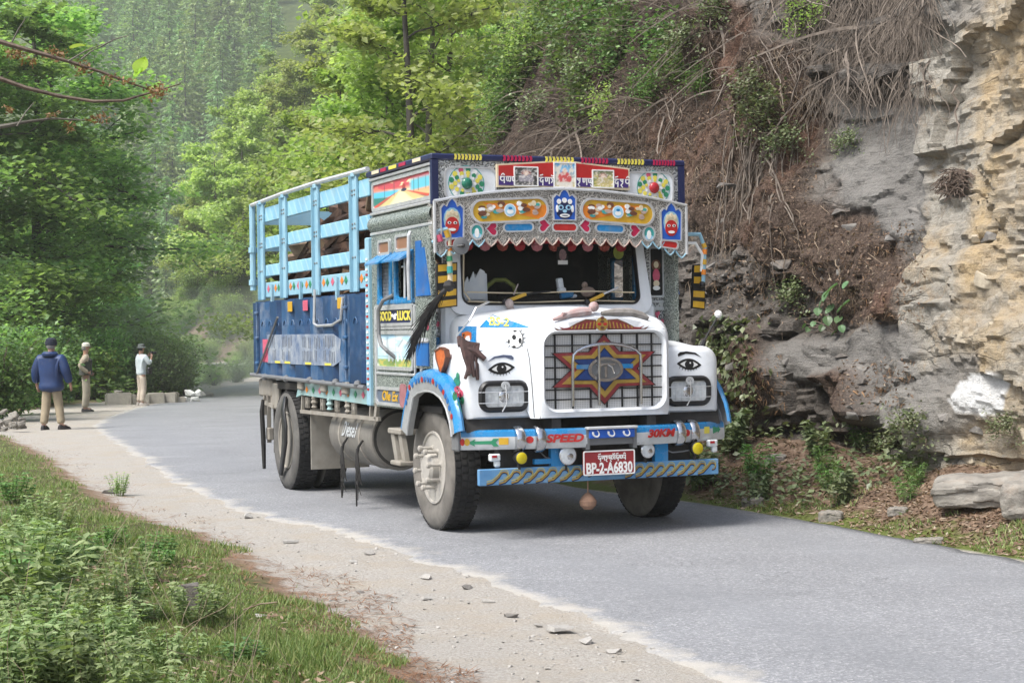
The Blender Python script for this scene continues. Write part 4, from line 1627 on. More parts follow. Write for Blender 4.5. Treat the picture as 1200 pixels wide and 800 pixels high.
def text_obj(name, s, size, mtl, M4, parent, bold=.0, ext=.002, shear=0, width=None, align='CENTER', sx=1.):
    cu = bpy.data.curves.new(name, 'FONT')
    cu.body = s
    cu.size = size
    cu.align_x = align
    cu.align_y = 'CENTER'
    cu.offset = bold
    cu.extrude = ext
    cu.shear = shear
    cu.resolution_u = 3
    tmp = bpy.data.objects.new('tmp', cu)
    COL.objects.link(tmp)
    dg = bpy.context.evaluated_depsgraph_get()
    me = bpy.data.meshes.new_from_object(tmp.evaluated_get(dg))
    bpy.data.objects.remove(tmp)
    bpy.data.curves.remove(cu)
    xs = [v.co.x for v in me.vertices]
    k = sx
    if width: k = width / (max(xs) - min(xs))
    me.transform(Matrix.Diagonal((k, 1, 1, 1)))
    me.transform(M4)
    me.materials.clear(); me.materials.append(mtl)
    o = link(name, me, parent)
    return o


RSIDE = lambda x, y, z: Matrix.Translation((x, y, z)) @ Matrix.Rotation(pi / 2, 4, 'X')                       # read on the lorry's right side
FRONT = lambda x, y, z: Matrix.Translation((x, y, z)) @ Matrix.Rotation(pi / 2, 4, 'Z') @ Matrix.Rotation(pi / 2, 4, 'X')   # read from ahead

me_ = text_obj('lettering', 'Diesel', .20, GREYPAINT, Matrix.Identity(4), tank, .003, shear=.3, width=.46)
for v in me_.data.vertices:
    a_ = -v.co.y / .304 - .0
    x_, o_ = v.co.x, .306 + v.co.z
    v.co = (x_ - 2.28, -.79 - o_ * cos(a_ - .18), .68 - o_ * sin(a_ - .18))
text_obj('lettering', 'GOOD', .11, LYELLOW, RSIDE(-.93, -Y - .011, 1.80), f, .004, width=.36)
text_obj('lettering', 'LUCK', .11, LYELLOW, RSIDE(-.42, -Y - .011, 1.80), f, .004, width=.36)
q = M()
for dx, dz in ((0, .0), (.04, .012), (-.045, .008), (.02, -.015)): q.prism(circ(-.68 + dx, 1.80 + dz, .035, .014, 8), 1, -Y - .009, -Y - .012)
q.build('painted_bird', PLATEW, f)
f = M(); f.ring(rrect(-.78, 1.10, .86, .165, .06), rrect(-.78, 1.10, .80, .11, .045), 1, -Y - .002, -Y - .02)
f = f.build('plaque_frame', ALU, cab)
q = M(); q.prism(rrect(-.78, 1.10, .81, .12, .045), 1, -Y - .002, -Y - .008); q.build('plaque', DECOBLUE if 0 else mat('plaque_slate', (.12, .15, .2), None, 9), f)
text_obj('lettering', 'Ole Ex', .12, YELLOW, RSIDE(-.83, -Y - .011, 1.10), f, .003, width=.44, shear=.2)
q = M(); q.prism(rrect(-.42, 1.12, .17, .2, .05), 1, -Y - .022, -Y - .03); q.build('painted_patch', mat('dull_pink', (.36, .16, .17), (.25, .1, .11), 14), f)

# ---------- roof crown
ZR0, ZR1 = 2.56, 3.06
m = M()
m.box(((XC + .28) / 2, 0, (ZR0 + ZR1) / 2), (.28 - XC, 2.24, ZR1 - ZR0))
crown = m.build('roof_crown', TINGREEN, cab)
m = SM()
for s in (-1, 1):
    m.loft([[(x, s * (1.12 + .055 * sin(pi * t)), 2.545 + .17 * t) for t in np.linspace(0, 1, 8)] for x in (XC - .02, .30)], closed=False)
m.build('cornice', TINGREEN, crown, fix=False)
m = M()
for s in (-1, 1):
    for z in (2.725, 2.545, 3.035):
        m.box(((XC + .3) / 2, s * 1.135, z), (.3 - XC, .04, .025), ch=.005)
m.build('moulding', ALU, crown)
for s in (-1, 1):
    f = M(); f.ring(rrect(-.53, 2.88, 1.58, .27, .04), rrect(-.53, 2.88, 1.50, .205, .025), 1, s * 1.12, s * 1.14)
    f = f.build('picture_frame', ALU, crown)
    if s < 0: paint_sheet('side_painting', pic_sunset, -1.28, .22, 2.778, 2.983, s * 1.128, 120, 40, f, 'landscape painting of a road at sunset between blue lakes')
    else:
        paint_sheet('side_painting', pic_sunset, .22, -1.28, 2.778, 2.983, s * 1.128, 60, 24, f)
m = M()
m.box(((XC + .33) / 2 - .02, 0, 3.085), (.40 - XC, 2.34, .055), ch=.012)
roof = m.build('roof_slab', NAVY, crown)
m = M()
m.box((.325, -1.135, 2.88), (.05, .055, .36)); m.box((.325, 1.13, 2.88), (.05, .055, .36))
m.build('corner_board', NAVY, crown)
XF = .36
for i, (y0, y1, mt) in enumerate(((-.98, -.73, LYELLOW), (-.55, -.28, CRIMSON), (-.17, .10, LYELLOW), (.16, .42, CRIMSON), (.50, .76, LYELLOW), (.84, 1.06, CRIMSON))):
    q = M()
    nn = 8
    for k in range(nn):
        yy = y0 + (y1 - y0) * (k + .2) / nn
        d_ = (y1 - y0) / nn * .8
        q.prism([(yy, 3.062), (yy + d_ * .7, 3.062), (yy + d_, 3.085), (yy + d_ * .7, 3.108), (yy, 3.108), (yy + d_ * .3, 3.085)], 0, .361, .368)
    q.build('painted_band', mt, roof)
for x0_, x1_, mt in ((-1.2, -1.0, CREAM), (-.95, -.8, CRIMSON), (-.72, -.52, LYELLOW), (-.45, -.28, CRIMSON), (-.1, .1, CREAM)):
    q = M(); q.box(((x0_ + x1_) / 2, -1.171, 3.088), (x1_ - x0_, .006, .03)); q.build('painted_band', mt, roof)
# header panel behind the visor
XH = .335
m = M(); m.box((.30, 0, 2.88), (.06, 2.20, .36)); hd = m.build('header_panel', TINDARK, crown)
for s in (-1, 1):
    cy = s * .825
    q = M(); q.prism(rrect(cy, 2.87, .43, .25, .06), 0, XH - .003, XH + .004); nb_ = q.build('niche_panel', WHITE, hd)
    q = M(); q.ring(rrect(cy, 2.87, .46, .28, .07), rrect(cy, 2.87, .43, .25, .06), 0, XH - .003, XH + .014); q.build('niche_trim', ALU, nb_)
    fy = s * .86
    pal = (GREEN, LYELLOW, PLATEW, GREEN, PINK, LYELLOW)
    for ringi, (rr, n, pr) in enumerate(((.128, 13, .023), (.095, 11, .020), (.07, 9, .014))):
        for k in range(n):
            a = 2 * pi * (k + .5 * ringi) / n
            q = M(); q.prism(circ(fy + rr * cos(a) * 1.05, 2.87 + rr * sin(a) * .92, pr * .95, pr, 8), 0, XH + .004 + .0015 * ringi, XH + .009 + .0015 * ringi)
            q.build('painted_petal', pal[(k * (1 + ringi) + ringi) % 6], nb_)
    q = M(); q.ring(circ(fy, 2.87, .160, .148), circ(fy, 2.87, .153, .141), 0, XH + .003, XH + .006); q.build('painted_ring', TEAL, nb_)
    q = SM(); q.ball((XH + .02, fy, 2.87), .048, 14, (.6, 1, 1)); q.build('reflector_boss', GREENL if s < 0 else REDL, nb_)
# sign board, peaked in the middle
y0, y1, z0, zs, zp = -.60, .62, 2.845, 3.035, 3.082
pk = .01
m = M(); m.prism([(y0, z0), (y1, z0), (y1, zs - .005), (pk, zp), (y0, zs)], 0, XH, XH + .03)
sb = m.build('sign_board', CREAM, hd)
m = M(); m.prism([(y0 + .015, z0 + .09), (y1 - .015, z0 + .09), (y1 - .015, zs - .018), (pk, zp - .014), (y0 + .015, zs - .013)], 0, XH + .03, XH + .034); m.build('painted_field', RED, sb)
m = M(); m.box((XH + .032, (y0 + y1) / 2, z0 + .055), (.005, y1 - y0 - .03, .075)); m.build('painted_field', mat('violet_navy', (.06, .03, .18), None, 8), sb)


def pic_gen(bgc, fig, acc, halo, seed):
    def fn(u, v):
        c = lerp(bgc[0], bgc[1], v)
        c = over_(c, sstep(.1, .4, fbm(u * 6, v * 6, seed=seed)), acc)
        c = over_(c, blob(u, v, .5, .68, .22, .2), halo)
        c = over_(c, blob(u, v, .5, .35, .34, .3), fig)
        c = over_(c, blob(u, v, .5, .68, .11, .13), (.75, .55, .42))
        c = over_(c, blob(u, v, .5, .12, .42, .10), acc)
        c = over_(c, .6 * sstep(.2, .5, fbm(u * 14, v * 14, seed=seed + 1)), (.85, .8, .75))
        return c
    return fn


for cy, w, z0_, z1_, args, lab in ((-.342, .20, 2.865, 3.01, (((.03, .03, .03), (.08, .07, .06)), (.32, .3, .33), (.1, .1, .1), (.3, .12, .1), 3), 'dark picture with a pale seated figure'),
                                   (.01, .185, 2.86, 3.055, (((.6, .5, .2), (.12, .4, .7)), (.6, .10, .10), (.75, .7, .6), (.2, .5, .75), 5), 'bright picture of a red robed seated figure against blue sky'),
                                   (.365, .185, 2.865, 3.0, (((.35, .38, .08), (.2, .22, .12)), (.5, .42, .2), (.6, .5, .2), (.35, .2, .15), 8), 'small picture of a shrine in yellow and green')):
    f = M(); f.ring(rrect(cy, (z0_ + z1_) / 2, w + .02, z1_ - z0_ + .02, .005, 1), rrect(cy, (z0_ + z1_) / 2, w, z1_ - z0_, .004, 1), 0, XH + .03, XH + .044)
    f = f.build('picture_frame', PLATEW, sb)
    paint_sheet('picture', pic_gen(*args), cy - w / 2, cy + w / 2, z0_, z1_, XH + .039, 26, 24, f, lab, ax=0)


def glyph(m, kind, y, z, h, x0, x1, w=.009):
    """one syllable of the uchen script, built from strokes (headline, stems, bowls, vowel marks)"""
    def st(a, b, ww=w):
        a, b = Vector((0, y + a[0] * h, z + a[1] * h)), Vector((0, y + b[0] * h, z + b[1] * h))
        d = (b - a).normalized(); p = Vector((0, -d.z, d.y)) * ww / 2
        q = [a + p, b + p, b - p, a - p]
        m.prism([(t.y, t.z) for t in q], 0, x0, x1)
    G = {'wa': [((0, .62), (.62, .62)), ((.1, .62), (.08, .25)), ((.08, .25), (.28, .12)), ((.28, .12), (.3, .55)), ((.3, .2), (.52, .1)), ((.52, .1), (.58, .62))],
         'i': [((0, .62), (.6, .62)), ((.5, .62), (.5, -.1)), ((.1, .6), (.05, .3)), ((.05, .3), (.3, .15)), ((.3, .15), (.5, .35)), ((.15, .8), (.35, .98)), ((.35, .98), (.55, .8))],
         'ya': [((0, .62), (.6, .62)), ((.52, .62), (.52, .0)), ((.08, .55), (.1, .2)), ((.1, .2), (.52, .15)), ((.3, .5), (.3, .2)), ((.3, -.05), (.5, -.3))],
         'ka': [((0, .62), (.65, .62)), ((.1, .62), (.12, .2)), ((.35, .62), (.32, .25)), ((.55, .62), (.55, -.1)), ((.12, .2), (.32, .25))],
         'la': [((0, .62), (.55, .62)), ((.3, .62), (.1, .3)), ((.1, .3), (.3, .1)), ((.3, .1), (.5, .4)), ((.5, .4), (.45, -.25)), ((.1, .85), (.5, .95))],
         'so': [((0, .62), (.6, .62)), ((.1, .62), (.3, .3)), ((.3, .3), (.1, .05)), ((.5, .62), (.5, 0)), ((.1, .9), (.3, .8)), ((.3, .8), (.5, .95))],
         'u': [((0, .62), (.5, .62)), ((.4, .62), (.38, .2)), ((.38, .2), (.15, -.05)), ((.1, .55), (.3, .35)), ((.15, -.05), (.4, -.28))],
         '.': [((.1, .64), (.16, .56))]}
    for a, b in G[kind]: st(a, b)


for py_, seq in ((-.575, ['i', 'wa', 'ya']), (-.225, ['la', 'ka', 'so']), (.12, ['u', 'ka', 'ya']), (.47, ['la', 'u', 'i'])):
    m = M()
    for k, g in enumerate(seq):
        glyph(m, g, py_ + k * .052, 2.885, .075, XH + .035, XH + .038)
    m.build('lettering', PLATEW, sb)

# visor with scalloped edge
XV = .375


def arch(y): return 2.718 + .118 * (1 - min(1, abs(y) / 1.15) ** 2)


def low_(y):
    a = abs(y)
    if a > .97: return 2.30 + (1.16 - a) * .22
    return 2.385 + .03 * (1 - (a / .97) ** 2)


ys = np.linspace(-1.16, 1.16, 59)
top_ = [(y, arch(y)) for y in ys]
bot_ = []
nsc = 21
for i in range(nsc * 2 + 1):
    y = 1.16 - 2.32 * i / (nsc * 2)
    bot_.append((y, low_(y) - (.028 if i % 2 else -.018)))
vm = M()
tb = [(y, low_(y)) for y in ys]
for i in range(len(ys) - 1):
    a, b_ = ys[i], ys[i + 1]
    vm.prism([(a, low_(a) + .012), (b_, low_(b_) + .012), (b_, arch(b_)), (a, arch(a))], 0, XV - .02, XV)
visor = vm.build('sun_visor', TIN, cab)
# scallops
for i in range(nsc):
    yc = 1.16 - 2.32 * (i + .5) / nsc
    hw = 1.16 / nsc
    zb = low_(yc)
    q = M()
    q.prism([(yc - hw, zb + .02), (yc - hw * .8, zb - .004), (yc - hw * .35, zb - .03), (yc, zb - .042), (yc + hw * .35, zb - .03), (yc + hw * .8, zb - .004), (yc + hw, zb + .02)], 0, XV - .016, XV + .002)
    q.build('scallop', TIN, visor)
    q = M()
    pts = [(yc - hw, zb + .016), (yc - hw * .5, zb - .022), (yc, zb - .044), (yc + hw * .5, zb - .022), (yc + hw, zb + .016)]
    q.tube([(XV + .002, a, b_) for a, b_ in pts], .007, 5)
    q.build('scallop_edge', TURQ if abs(yc) > .72 else SCALLOP, visor)
m = SM()
m.tube([(XV + .004, y, arch(y) + .004) for y in ys], .013, 6)
m.tube([(XV + .004, -1.155, 2.30), (XV + .004, -1.155, 2.72)], .014, 6)
m.tube([(XV + .004, 1.155, 2.30), (XV + .004, 1.155, 2.71)], .014, 6)
m.build('visor_trim', ALU, visor)
m = M()
for y in ys[:-1]:
    m.prism([(y, arch(y) - .02), (y + .04, arch(y + .04) - .02), (y + .04, arch(y + .04) + .006), (y, arch(y) + .006)], 0, .29, XV - .02)
m.build('visor_top', TIN, visor)
m = M()
for s in (-1, 1): m.prism([(.20, 2.55), (XV - .02, 2.30), (XV - .02, 2.72), (.20, 2.72)], 1, s * 1.13, s * 1.15)
m.build('visor_cheek', TIN, visor)


def vd(poly, mt, name, h0=.0, h1=.006, par=None):
    q = M(); q.prism(poly, 0, XV + h0, XV + h1)
    return q.build(name, mt, par or visor)


def heart(cy, cz, s, rot):
    pts = []
    for t in np.linspace(0, 2 * pi, 28, endpoint=False):
        x = 16 * sin(t) ** 3 / 17; y = (13 * cos(t) - 5 * cos(2 * t) - 2 * cos(3 * t) - cos(4 * t)) / 17
        pts.append((cy + s * (x * cos(rot) - y * sin(rot)), cz + s * (x * sin(rot) + y * cos(rot))))
    return pts


def tilt(pts, cy, cz, a): return [(cy + (p[0] - cy) * cos(a) - (p[1] - cz) * sin(a), cz + (p[0] - cy) * sin(a) + (p[1] - cz) * cos(a)) for p in pts]


for s in (-1, 1):
    a = -s * .055
    cy, cz = s * .495, 2.655
    pl = vd(tilt(rrect(cy, cz, .66, .17, .084, 8), cy, cz, a), YELLOW, 'oval_panel')
    q = M(); q.ring(tilt(rrect(cy, cz, .70, .205, .10, 8), cy, cz, a), tilt(rrect(cy, cz, .66, .17, .084, 8), cy, cz, a), 0, XV, XV + .016); q.build('oval_trim', ALU, pl)
    vd(tilt([(cy - .22 * (-s) - .0, cz + .07), (cy + s * -.33, cz + .03), (cy + s * -.33, cz - .06), (cy + s * -.25, cz - .08), (cy + s * .15, cz + .02), (cy + s * .24, cz + .075)], cy, cz, a), ORANGE, 'painted_field', .006, .008, pl)
    r = random.Random(11)
    for dy in (-.17, .17):
        for k in range(16):
            oy, oz = r.uniform(-.095, .095), r.uniform(-.05, .055)
            mt = (CREAM, SCALLOP, PLATEW, BROWN, CREAM, TEAL)[k % 6]
            vd(tilt(circ(cy + dy + oy, cz + oz, r.uniform(.016, .038), r.uniform(.012, .026), 8), cy, cz, a), mt, 'painted_motif', .008, .011 + .0005 * k, pl)
    for k, (mt, ry_, rz_) in enumerate(((PLATEW, .055, .055), (SKYBLUE, .046, .048), (PLATEW, .03, .02), (BRIGHTBLUE, .018, .012))):
        vd(circ(cy, cz + (.0, 0, -.012, .015)[k], ry_, rz_, 12), mt, 'painted_motif', .008, .013 + .001 * k, pl)
    # portrait niche
    cy, cz = s * 1.005, 2.575
    niche = [(cy - .09, cz - .15), (cy + .09, cz - .15), (cy + .095, cz + .085), (cy + .07, cz + .115), (cy + .045, cz + .10), (cy + .03, cz + .135), (cy, cz + .165), (cy - .03, cz + .135), (cy - .045, cz + .10), (cy - .07, cz + .115), (cy - .095, cz + .085)]
    big = [(cy + (p[0] - cy) * 1.13, cz + (p[1] - cz) * 1.09) for p in niche]
    nch = vd(niche, DECOBLUE, 'portrait_niche', .0, .005)
    q = M(); q.ring(big, niche, 0, XV, XV + .013); q.build('niche_trim', ALU, nch)
    for j, (mt, oy, oz, ry_, rz_) in enumerate(((TURQ, 0, -.005, .075, .10), (CREAM, 0, .01, .062, .06), (RED, 0, -.05, .06, .07), (PLATEW, -.025, -.03, .016, .012), (PLATEW, .025, -.03, .016, .012), (BLACK, -.025, -.03, .008, .008), (BLACK, .025, -.03, .008, .008), (PLATEW, 0, -.085, .03, .012), (CREAM, -.035, .045, .014, .02), (CREAM, 0, .06, .014, .02), (CREAM, .035, .045, .014, .02))):
        vd(circ(cy + oy, cz + oz, ry_, rz_, 14), mt, 'painted_face', .005, .008 + .001 * j, nch)
    q = vd(tilt(rrect(s * .985, 2.385, .15, .05, .022), s * .985, 2.385, -s * .12), RED, 'painted_bar')
    q2 = M(); q2.ring(tilt(rrect(s * .985, 2.385, .18, .075, .03), s * .985, 2.385, -s * .12), tilt(rrect(s * .985, 2.385, .15, .05, .022), s * .985, 2.385, -s * .12), 0, XV, XV + .012); q2.build('bar_trim', ALU, q)
    for cy, cz, rot in ((s * .655, 2.50, s * pi / 2), (s * .19, 2.535, -s * pi / 2)):
        h = vd(heart(cy, cz, .055, rot), CRIMSON, 'painted_heart')
        q = M(); q.ring(heart(cy, cz, .070, rot), heart(cy, cz, .055, rot), 0, XV, XV + .012); q.build('heart_trim', ALU, h)
    a = -s * .035
    q = vd(tilt(rrect(s * .42, 2.515, .25, .055, .026), s * .42, 2.515, a), BRIGHTBLUE, 'painted_bar')
    q2 = M(); q2.ring(tilt(rrect(s * .42, 2.515, .28, .08, .038), s * .42, 2.515, a), tilt(rrect(s * .42, 2.515, .25, .055, .026), s * .42, 2.515, a), 0, XV, XV + .012); q2.build('bar_trim', ALU, q)
    q = vd(circ(s * .79, 2.475, .048, .055), TEAL, 'roundel')
    q2 = M(); q2.ring(circ(s * .79, 2.475, .062, .070), circ(s * .79, 2.475, .048, .055), 0, XV, XV + .012); q2.build('roundel_trim', ALU, q)
    vd(circ(s * .79, 2.465, .02, .04, 10), PLATEW, 'painted_motif', .006, .009, q)
    vd(circ(s * .79, 2.445, .038, .022, 10), SKYBLUE, 'painted_motif', .006, .008, q)
q = vd(rrect(0, 2.52, .21, .055, .026), RED, 'painted_bar')
vd(circ(0, 2.52, .04, .036), RED, 'painted_boss', .0, .009, q)
q2 = M(); q2.ring(rrect(0, 2.52, .24, .08, .038), rrect(0, 2.52, .21, .055, .026), 0, XV, XV + .012); q2.build('bar_trim', ALU, q)
cy, cz = 0, 2.685
niche = [(-.095, cz - .10), (.095, cz - .10), (.10, cz + .075), (.07, cz + .105), (.045, cz + .09), (.03, cz + .125), (0, cz + .155), (-.03, cz + .125), (-.045, cz + .09), (-.07, cz + .105), (-.10, cz + .075)]
nch = vd(niche, DECOBLUE, 'skull_niche', .0, .005)
q = M(); q.ring([(p[0] * 1.12, cz + (p[1] - cz) * 1.10) for p in niche], niche, 0, XV, XV + .013); q.build('niche_trim', ALU, nch)
for j, (mt, oy, oz, ry_, rz_) in enumerate(((NAVY, 0, -.02, .08, .078), (PLATEW, -.05, .05, .02, .022), (PLATEW, 0, .06, .022, .022), (PLATEW, .05, .05, .02, .022), (SKYBLUE, -.035, .0, .026, .022), (SKYBLUE, .035, .0, .026, .022),
                                            (NAVY, -.035, .0, .013, .013), (NAVY, .035, .0, .013, .013), (SKYBLUE, 0, -.03, .018, .014), (PLATEW, 0, -.068, .045, .016), (NAVY, 0, -.068, .03, .004), (PLATEW, -.07, -.01, .01, .03), (PLATEW, .07, -.01, .01, .03))):
    vd(circ(oy, cz + oz, ry_, rz_, 12), mt, 'painted_skull', .005, .008 + .001 * j, nch)
# ---------- cab front, windscreen
WX = lambda z: .11 - (z - 1.88) * .15                # the screen leans back


def wy(poly, dx):                                     # outline in (y, z) set on the leaning screen plane
    return [(WX(z) + dx, y, z) for y, z in poly]


scr = [(y * (.832 - .017 * (z - 1.88) / .55) / .832, z) for y, z in rrect(0, 2.17, 1.664, .585, .085, 6)]
outr = [(y * (.95 - .06 * (z - 1.8) / .72) / .95, z) for y, z in rrect(0, 2.17, 1.90, .74, .12, 6)]
n = len(scr)
m = M()
a, b_ = wy(outr, .02), wy(scr, .02)
c0, d0 = wy(outr, -.05), wy(scr, -.03)
m.add(a + b_ + c0 + d0, [f for i in range(n) for j in [(i + 1) % n] for f in ((i, j, n + j, n + i), (j, i, 2 * n + i, 2 * n + j), (n + i, n + j, 3 * n + j, 3 * n + i))])
m.build('screen_surround', WHITE, cab)
gk = [(y * .985, 2.17 + (z - 2.17) * .955) for y, z in scr]
m = M()
a, b_, d0 = wy(scr, .03), wy(gk, .03), wy(gk, -.02)
c0 = wy(scr, .0)
m.add(a + b_ + c0 + d0, [f for i in range(n) for j in [(i + 1) % n] for f in ((i, j, n + j, n + i), (j, i, 2 * n + i, 2 * n + j), (n + i, n + j, 3 * n + j, 3 * n + i))])
m.build('screen_gasket', BLACK, cab)
m = M()
m.add(wy(scr, .0) + wy(scr, -.008), [tuple(range(n)), tuple(range(2 * n - 1, n - 1, -1))])
m.build('windscreen', GLASS, cab)
m = M()
m.box((.05, 0, 1.68), (.10, 2.00, .42), ch=.03)
m.build('cowl', WHITE, cab)
# beaded cords across the screen
m = SM()
for z in (1.985, 1.905):
    m.tube([(WX(z) + .012, y, z + .006 * sin(y * 5)) for y in np.linspace(-.78, .78, 24)], .006, 5)
m.tube([(WX(2.15) + .03, -.80, 2.42), (WX(2.1) + .03, -.81, 2.0), (WX(1.95) + .03, -.76, 1.92)], .007, 5)
m.build('beaded_cord', CREAM, cab)
# corner panels
for s in (-1, 1):
    m = M()
    m.box((.0, s * 1.04, 2.0), (.05, .20, 1.12)); m.box((-.02, s * 1.04, 1.38), (.05, .22, .14))
    m.box((.03, s * .945, 2.15), (.05, .035, .72), ch=.008)
    cp = m.build('corner_panel', TINDARK, cab)
    q = M(); q.box((.028, s * 1.035, 2.16), (.008, .13, .42)); q.build('niche_panel', DARKIN, cp)
    q = M(); q.ring(rrect(s * 1.035, 2.16, .16, .45, .02), rrect(s * 1.035, 2.16, .12, .41, .015), 0, .026, .045); q.build('niche_trim', ALU, cp)
    for k, (mt, oz, w, h) in enumerate(((BROWN, .07, .045, .05), (CREAM, .075, .025, .03), (PINK, -.02, .035, .06), (CREAM, -.09, .03, .03), (PLATEW, -.13, .035, .02))):
        q = M(); q.prism(circ(s * 1.035, 2.15 + oz, w, h, 12), 0, .032, .035 + .001 * k); q.build('painted_figure', mt, cp)
    q = M(); q.box((.028, s * 1.05, 1.84), (.02, .18, .03)); q.box((.028, s * 1.05, 1.90), (.02, .18, .02)); q.build('moulding', ALU, cp)
    for k in range(9):
        r = random.Random(k + 40)
        q = M(); q.prism(heart(s * 1.05 + r.uniform(-.06, .06), 1.74 + r.uniform(-.07, .07), .028, r.uniform(0, 6)), 0, .025, .029 + .0004 * k); q.build('painted_petal', (PINK, CRIMSON, PLATEW)[k % 3], cp)
    q = M(); q.box((.03, s * 1.05, 1.55), (.016, .17, .13)); q.build('painted_field', BRIGHTBLUE, cp)
    sc = SM()
    for k in range(6): sc.ball((.04, s * (.98 + k * .03), 1.64), .018, 6)
    sc.build('scroll_trim', ALU, cp)

# ---------- bonnet
def hood_sec(x, hw, zt, r, cr, zb):
    """half-width, shoulder height, shoulder radius, crown rise, bottom"""
    pts = [(-hw, zb)]
    pts += [(-hw, zb + (zt - r - zb) * t) for t in (.33, .66, 1.)]
    for t in np.linspace(0, pi / 2, 6)[1:]: pts.append((-hw + r - r * cos(t), zt - r + r * sin(t)))
    W = hw - r
    for u in np.linspace(-1, 1, 12)[1:-1]: pts.append((u * W, zt + cr * (1 - u * u)))
    for t in np.linspace(pi / 2, 0, 6)[:-1]: pts.append((hw - r + r * cos(t), zt - r + r * sin(t)))
    pts += [(hw, zb + (zt - r - zb) * t) for t in (1., .66, .33)]
    pts.append((hw, zb))
    return [(x, y, z) for y, z in pts]


S_ = [(.09, .94, 1.80, .13, .065, 1.40), (.35, .87, 1.79, .13, .07, 1.40), (.65, .775, 1.77, .13, .08, 1.40), (.88, .69, 1.745, .12, .085, 1.3),
      (1.03, .615, 1.715, .11, .09, .97), (1.09, .588, 1.695, .095, .092, .97), (1.115, .570, 1.675, .08, .092, .97)]
m = SM()
m.loft([hood_sec(*q) for q in S_], closed=False)
hood = m.build('bonnet', WHITE, truck, sharp=40, fix=False)


def polar(poly, c, n, ph=0):
    out = []
    for k in range(n):
        a = 2 * pi * k / n + ph
        dx, dy = cos(a), sin(a)
        best = None
        for i in range(len(poly)):
            (x1, y1), (x2, y2) = poly[i], poly[(i + 1) % len(poly)]
            x1, y1, x2, y2 = x1 - c[0], y1 - c[1], x2 - c[0], y2 - c[1]
            ex, ey = x2 - x1, y2 - y1
            den = dx * ey - dy * ex
            if abs(den) < 1e-9: continue
            t = (x1 * ey - y1 * ex) / den
            u = (x1 * dy - y1 * dx) / den
            if t > 0 and -1e-6 <= u <= 1 + 1e-6 and (best is None or t > best): best = t
        out.append((c[0] + dx * best, c[1] + dy * best))
    return out


front_outline = [(p[1], p[2]) for p in hood_sec(*S_[-1])]
GC = (0, 1.335)
NP = 120
o1 = polar(front_outline, GC, NP)
i1 = polar(rrect(0, 1.335, 1.05, .60, .10, 6), GC, NP)
i0 = polar(rrect(0, 1.335, 1.10, .65, .12, 6), GC, NP)
o0 = [(GC[0] + (p[0] - GC[0]) * .985, GC[1] + (p[1] - GC[1]) * .985) for p in o1]
m = SM()
L = [[(1.115, *p) for p in o1], [(1.128, *p) for p in o0], [(1.130, *p) for p in i0], [(1.142, *[GC[k] + (p[k] - GC[k]) * .985 for k in (0, 1)]) for p in i0], [(1.128, *p) for p in i1], [(1.07, *p) for p in i1]]
m.loft(L, closed=True, cap=False)
nose = m.build('nose_panel', WHITE, hood, sharp=60)
m = M()
m.box((1.0, 0, .985), (.24, 1.12, .02)); m.build('nose_floor', DARK, hood)


def mesh_mat():
    m, nt, b = nmat('woven_grille')
    co = objco(nt)
    sx = nt.nodes.new('ShaderNodeSeparateXYZ')
    nt.links.new(co, sx.inputs[0])
    a = math_(nt, 'SINE', math_(nt, 'MULTIPLY', sx.outputs[1], 420.))
    c = math_(nt, 'SINE', math_(nt, 'MULTIPLY', sx.outputs[2], 420.))
    h = math_(nt, 'MAXIMUM', a, c)
    col = ramp(nt, math_(nt, 'MULTIPLY', math_(nt, 'ADD', h, 1.), .5), [(.3, (.22, .22, .22)), (.7, (.62, .62, .61))])
    col = mix(nt, ramp(nt, noise(nt, co, 5, 4), [(.5, 0.), (.9, .4)]), col, (.34, .33, .31))
    nt.links.new(col, b.inputs['Base Color'])
    b.inputs['Roughness'].default_value = .5
    b.inputs['Metallic'].default_value = 0
    return m


grille = M().box((1.072, 0, 1.335), (.01, 1.06, .61)).build('grille_mesh', mesh_mat(), truck)
for px_ in (650.5, 671, 692, 711, 729, 747, 764):
    y = yz(px_, 432, 1.09)[0]
    M().box((1.088, y, 1.335), (.012, .012, .59)).build('grille_bar', BLACK, grille)
for py_ in (391, 404, 417, 429.5, 442.5, 455, 466.5):
    z = yz(711, py_, 1.09)[1]
    M().box((1.094, 0, z), (.008, 1.04, .011)).build('grille_bar', BLACK, grille)
star = [(0, .279), (.135, .14), (.455, .135), (.29, 0), (.455, -.135), (.135, -.14), (0, -.279), (-.135, -.14), (-.455, -.135), (-.29, 0), (-.455, .135), (-.135, .14)]


def starp(k): return [(p[0] * k, 1.345 + p[1] * k) for p in star]


se = M().prism(starp(1.02), 0, 1.100, 1.106).build('star_plate', BLACK, grille)
for k, (sc_, mt) in enumerate(((.985, DULLRED), (.82, MUSTARD), (.62, NAVY), (.57, mat('star_blue', (.012, .05, .20), (.01, .03, .12), 12, .4)))):
    M().prism(starp(sc_), 0, 1.106 + .003 * k, 1.109 + .003 * k).build('painted_star', mt, se)
M().prism([(-.25, 1.35), (.25, 1.35), (.25, 1.385), (-.25, 1.385)], 0, 1.118, 1.1195).build('painted_band', BRIGHTBLUE, se)
m = M(); m.prism(circ(0, 1.345, .148, .092, 28), 0, 1.12, 1.128)
bd = m.build('badge', mat('badge_grey', (.22, .23, .24), None, 9, .4, .6), se)
M().ring(circ(0, 1.345, .155, .098, 32), circ(0, 1.345, .128, .076, 32), 0, 1.124, 1.136).build('badge_ring', CHROME, bd)
m = M()
m.box((1.132, 0, 1.325), (.008, .022, .09)); m.box((1.132, 0, 1.385), (.008, .17, .016))
m.tube([(1.132, -.02, 1.385), (1.132, -.06, 1.36), (1.132, -.075, 1.31)], .008, 5)
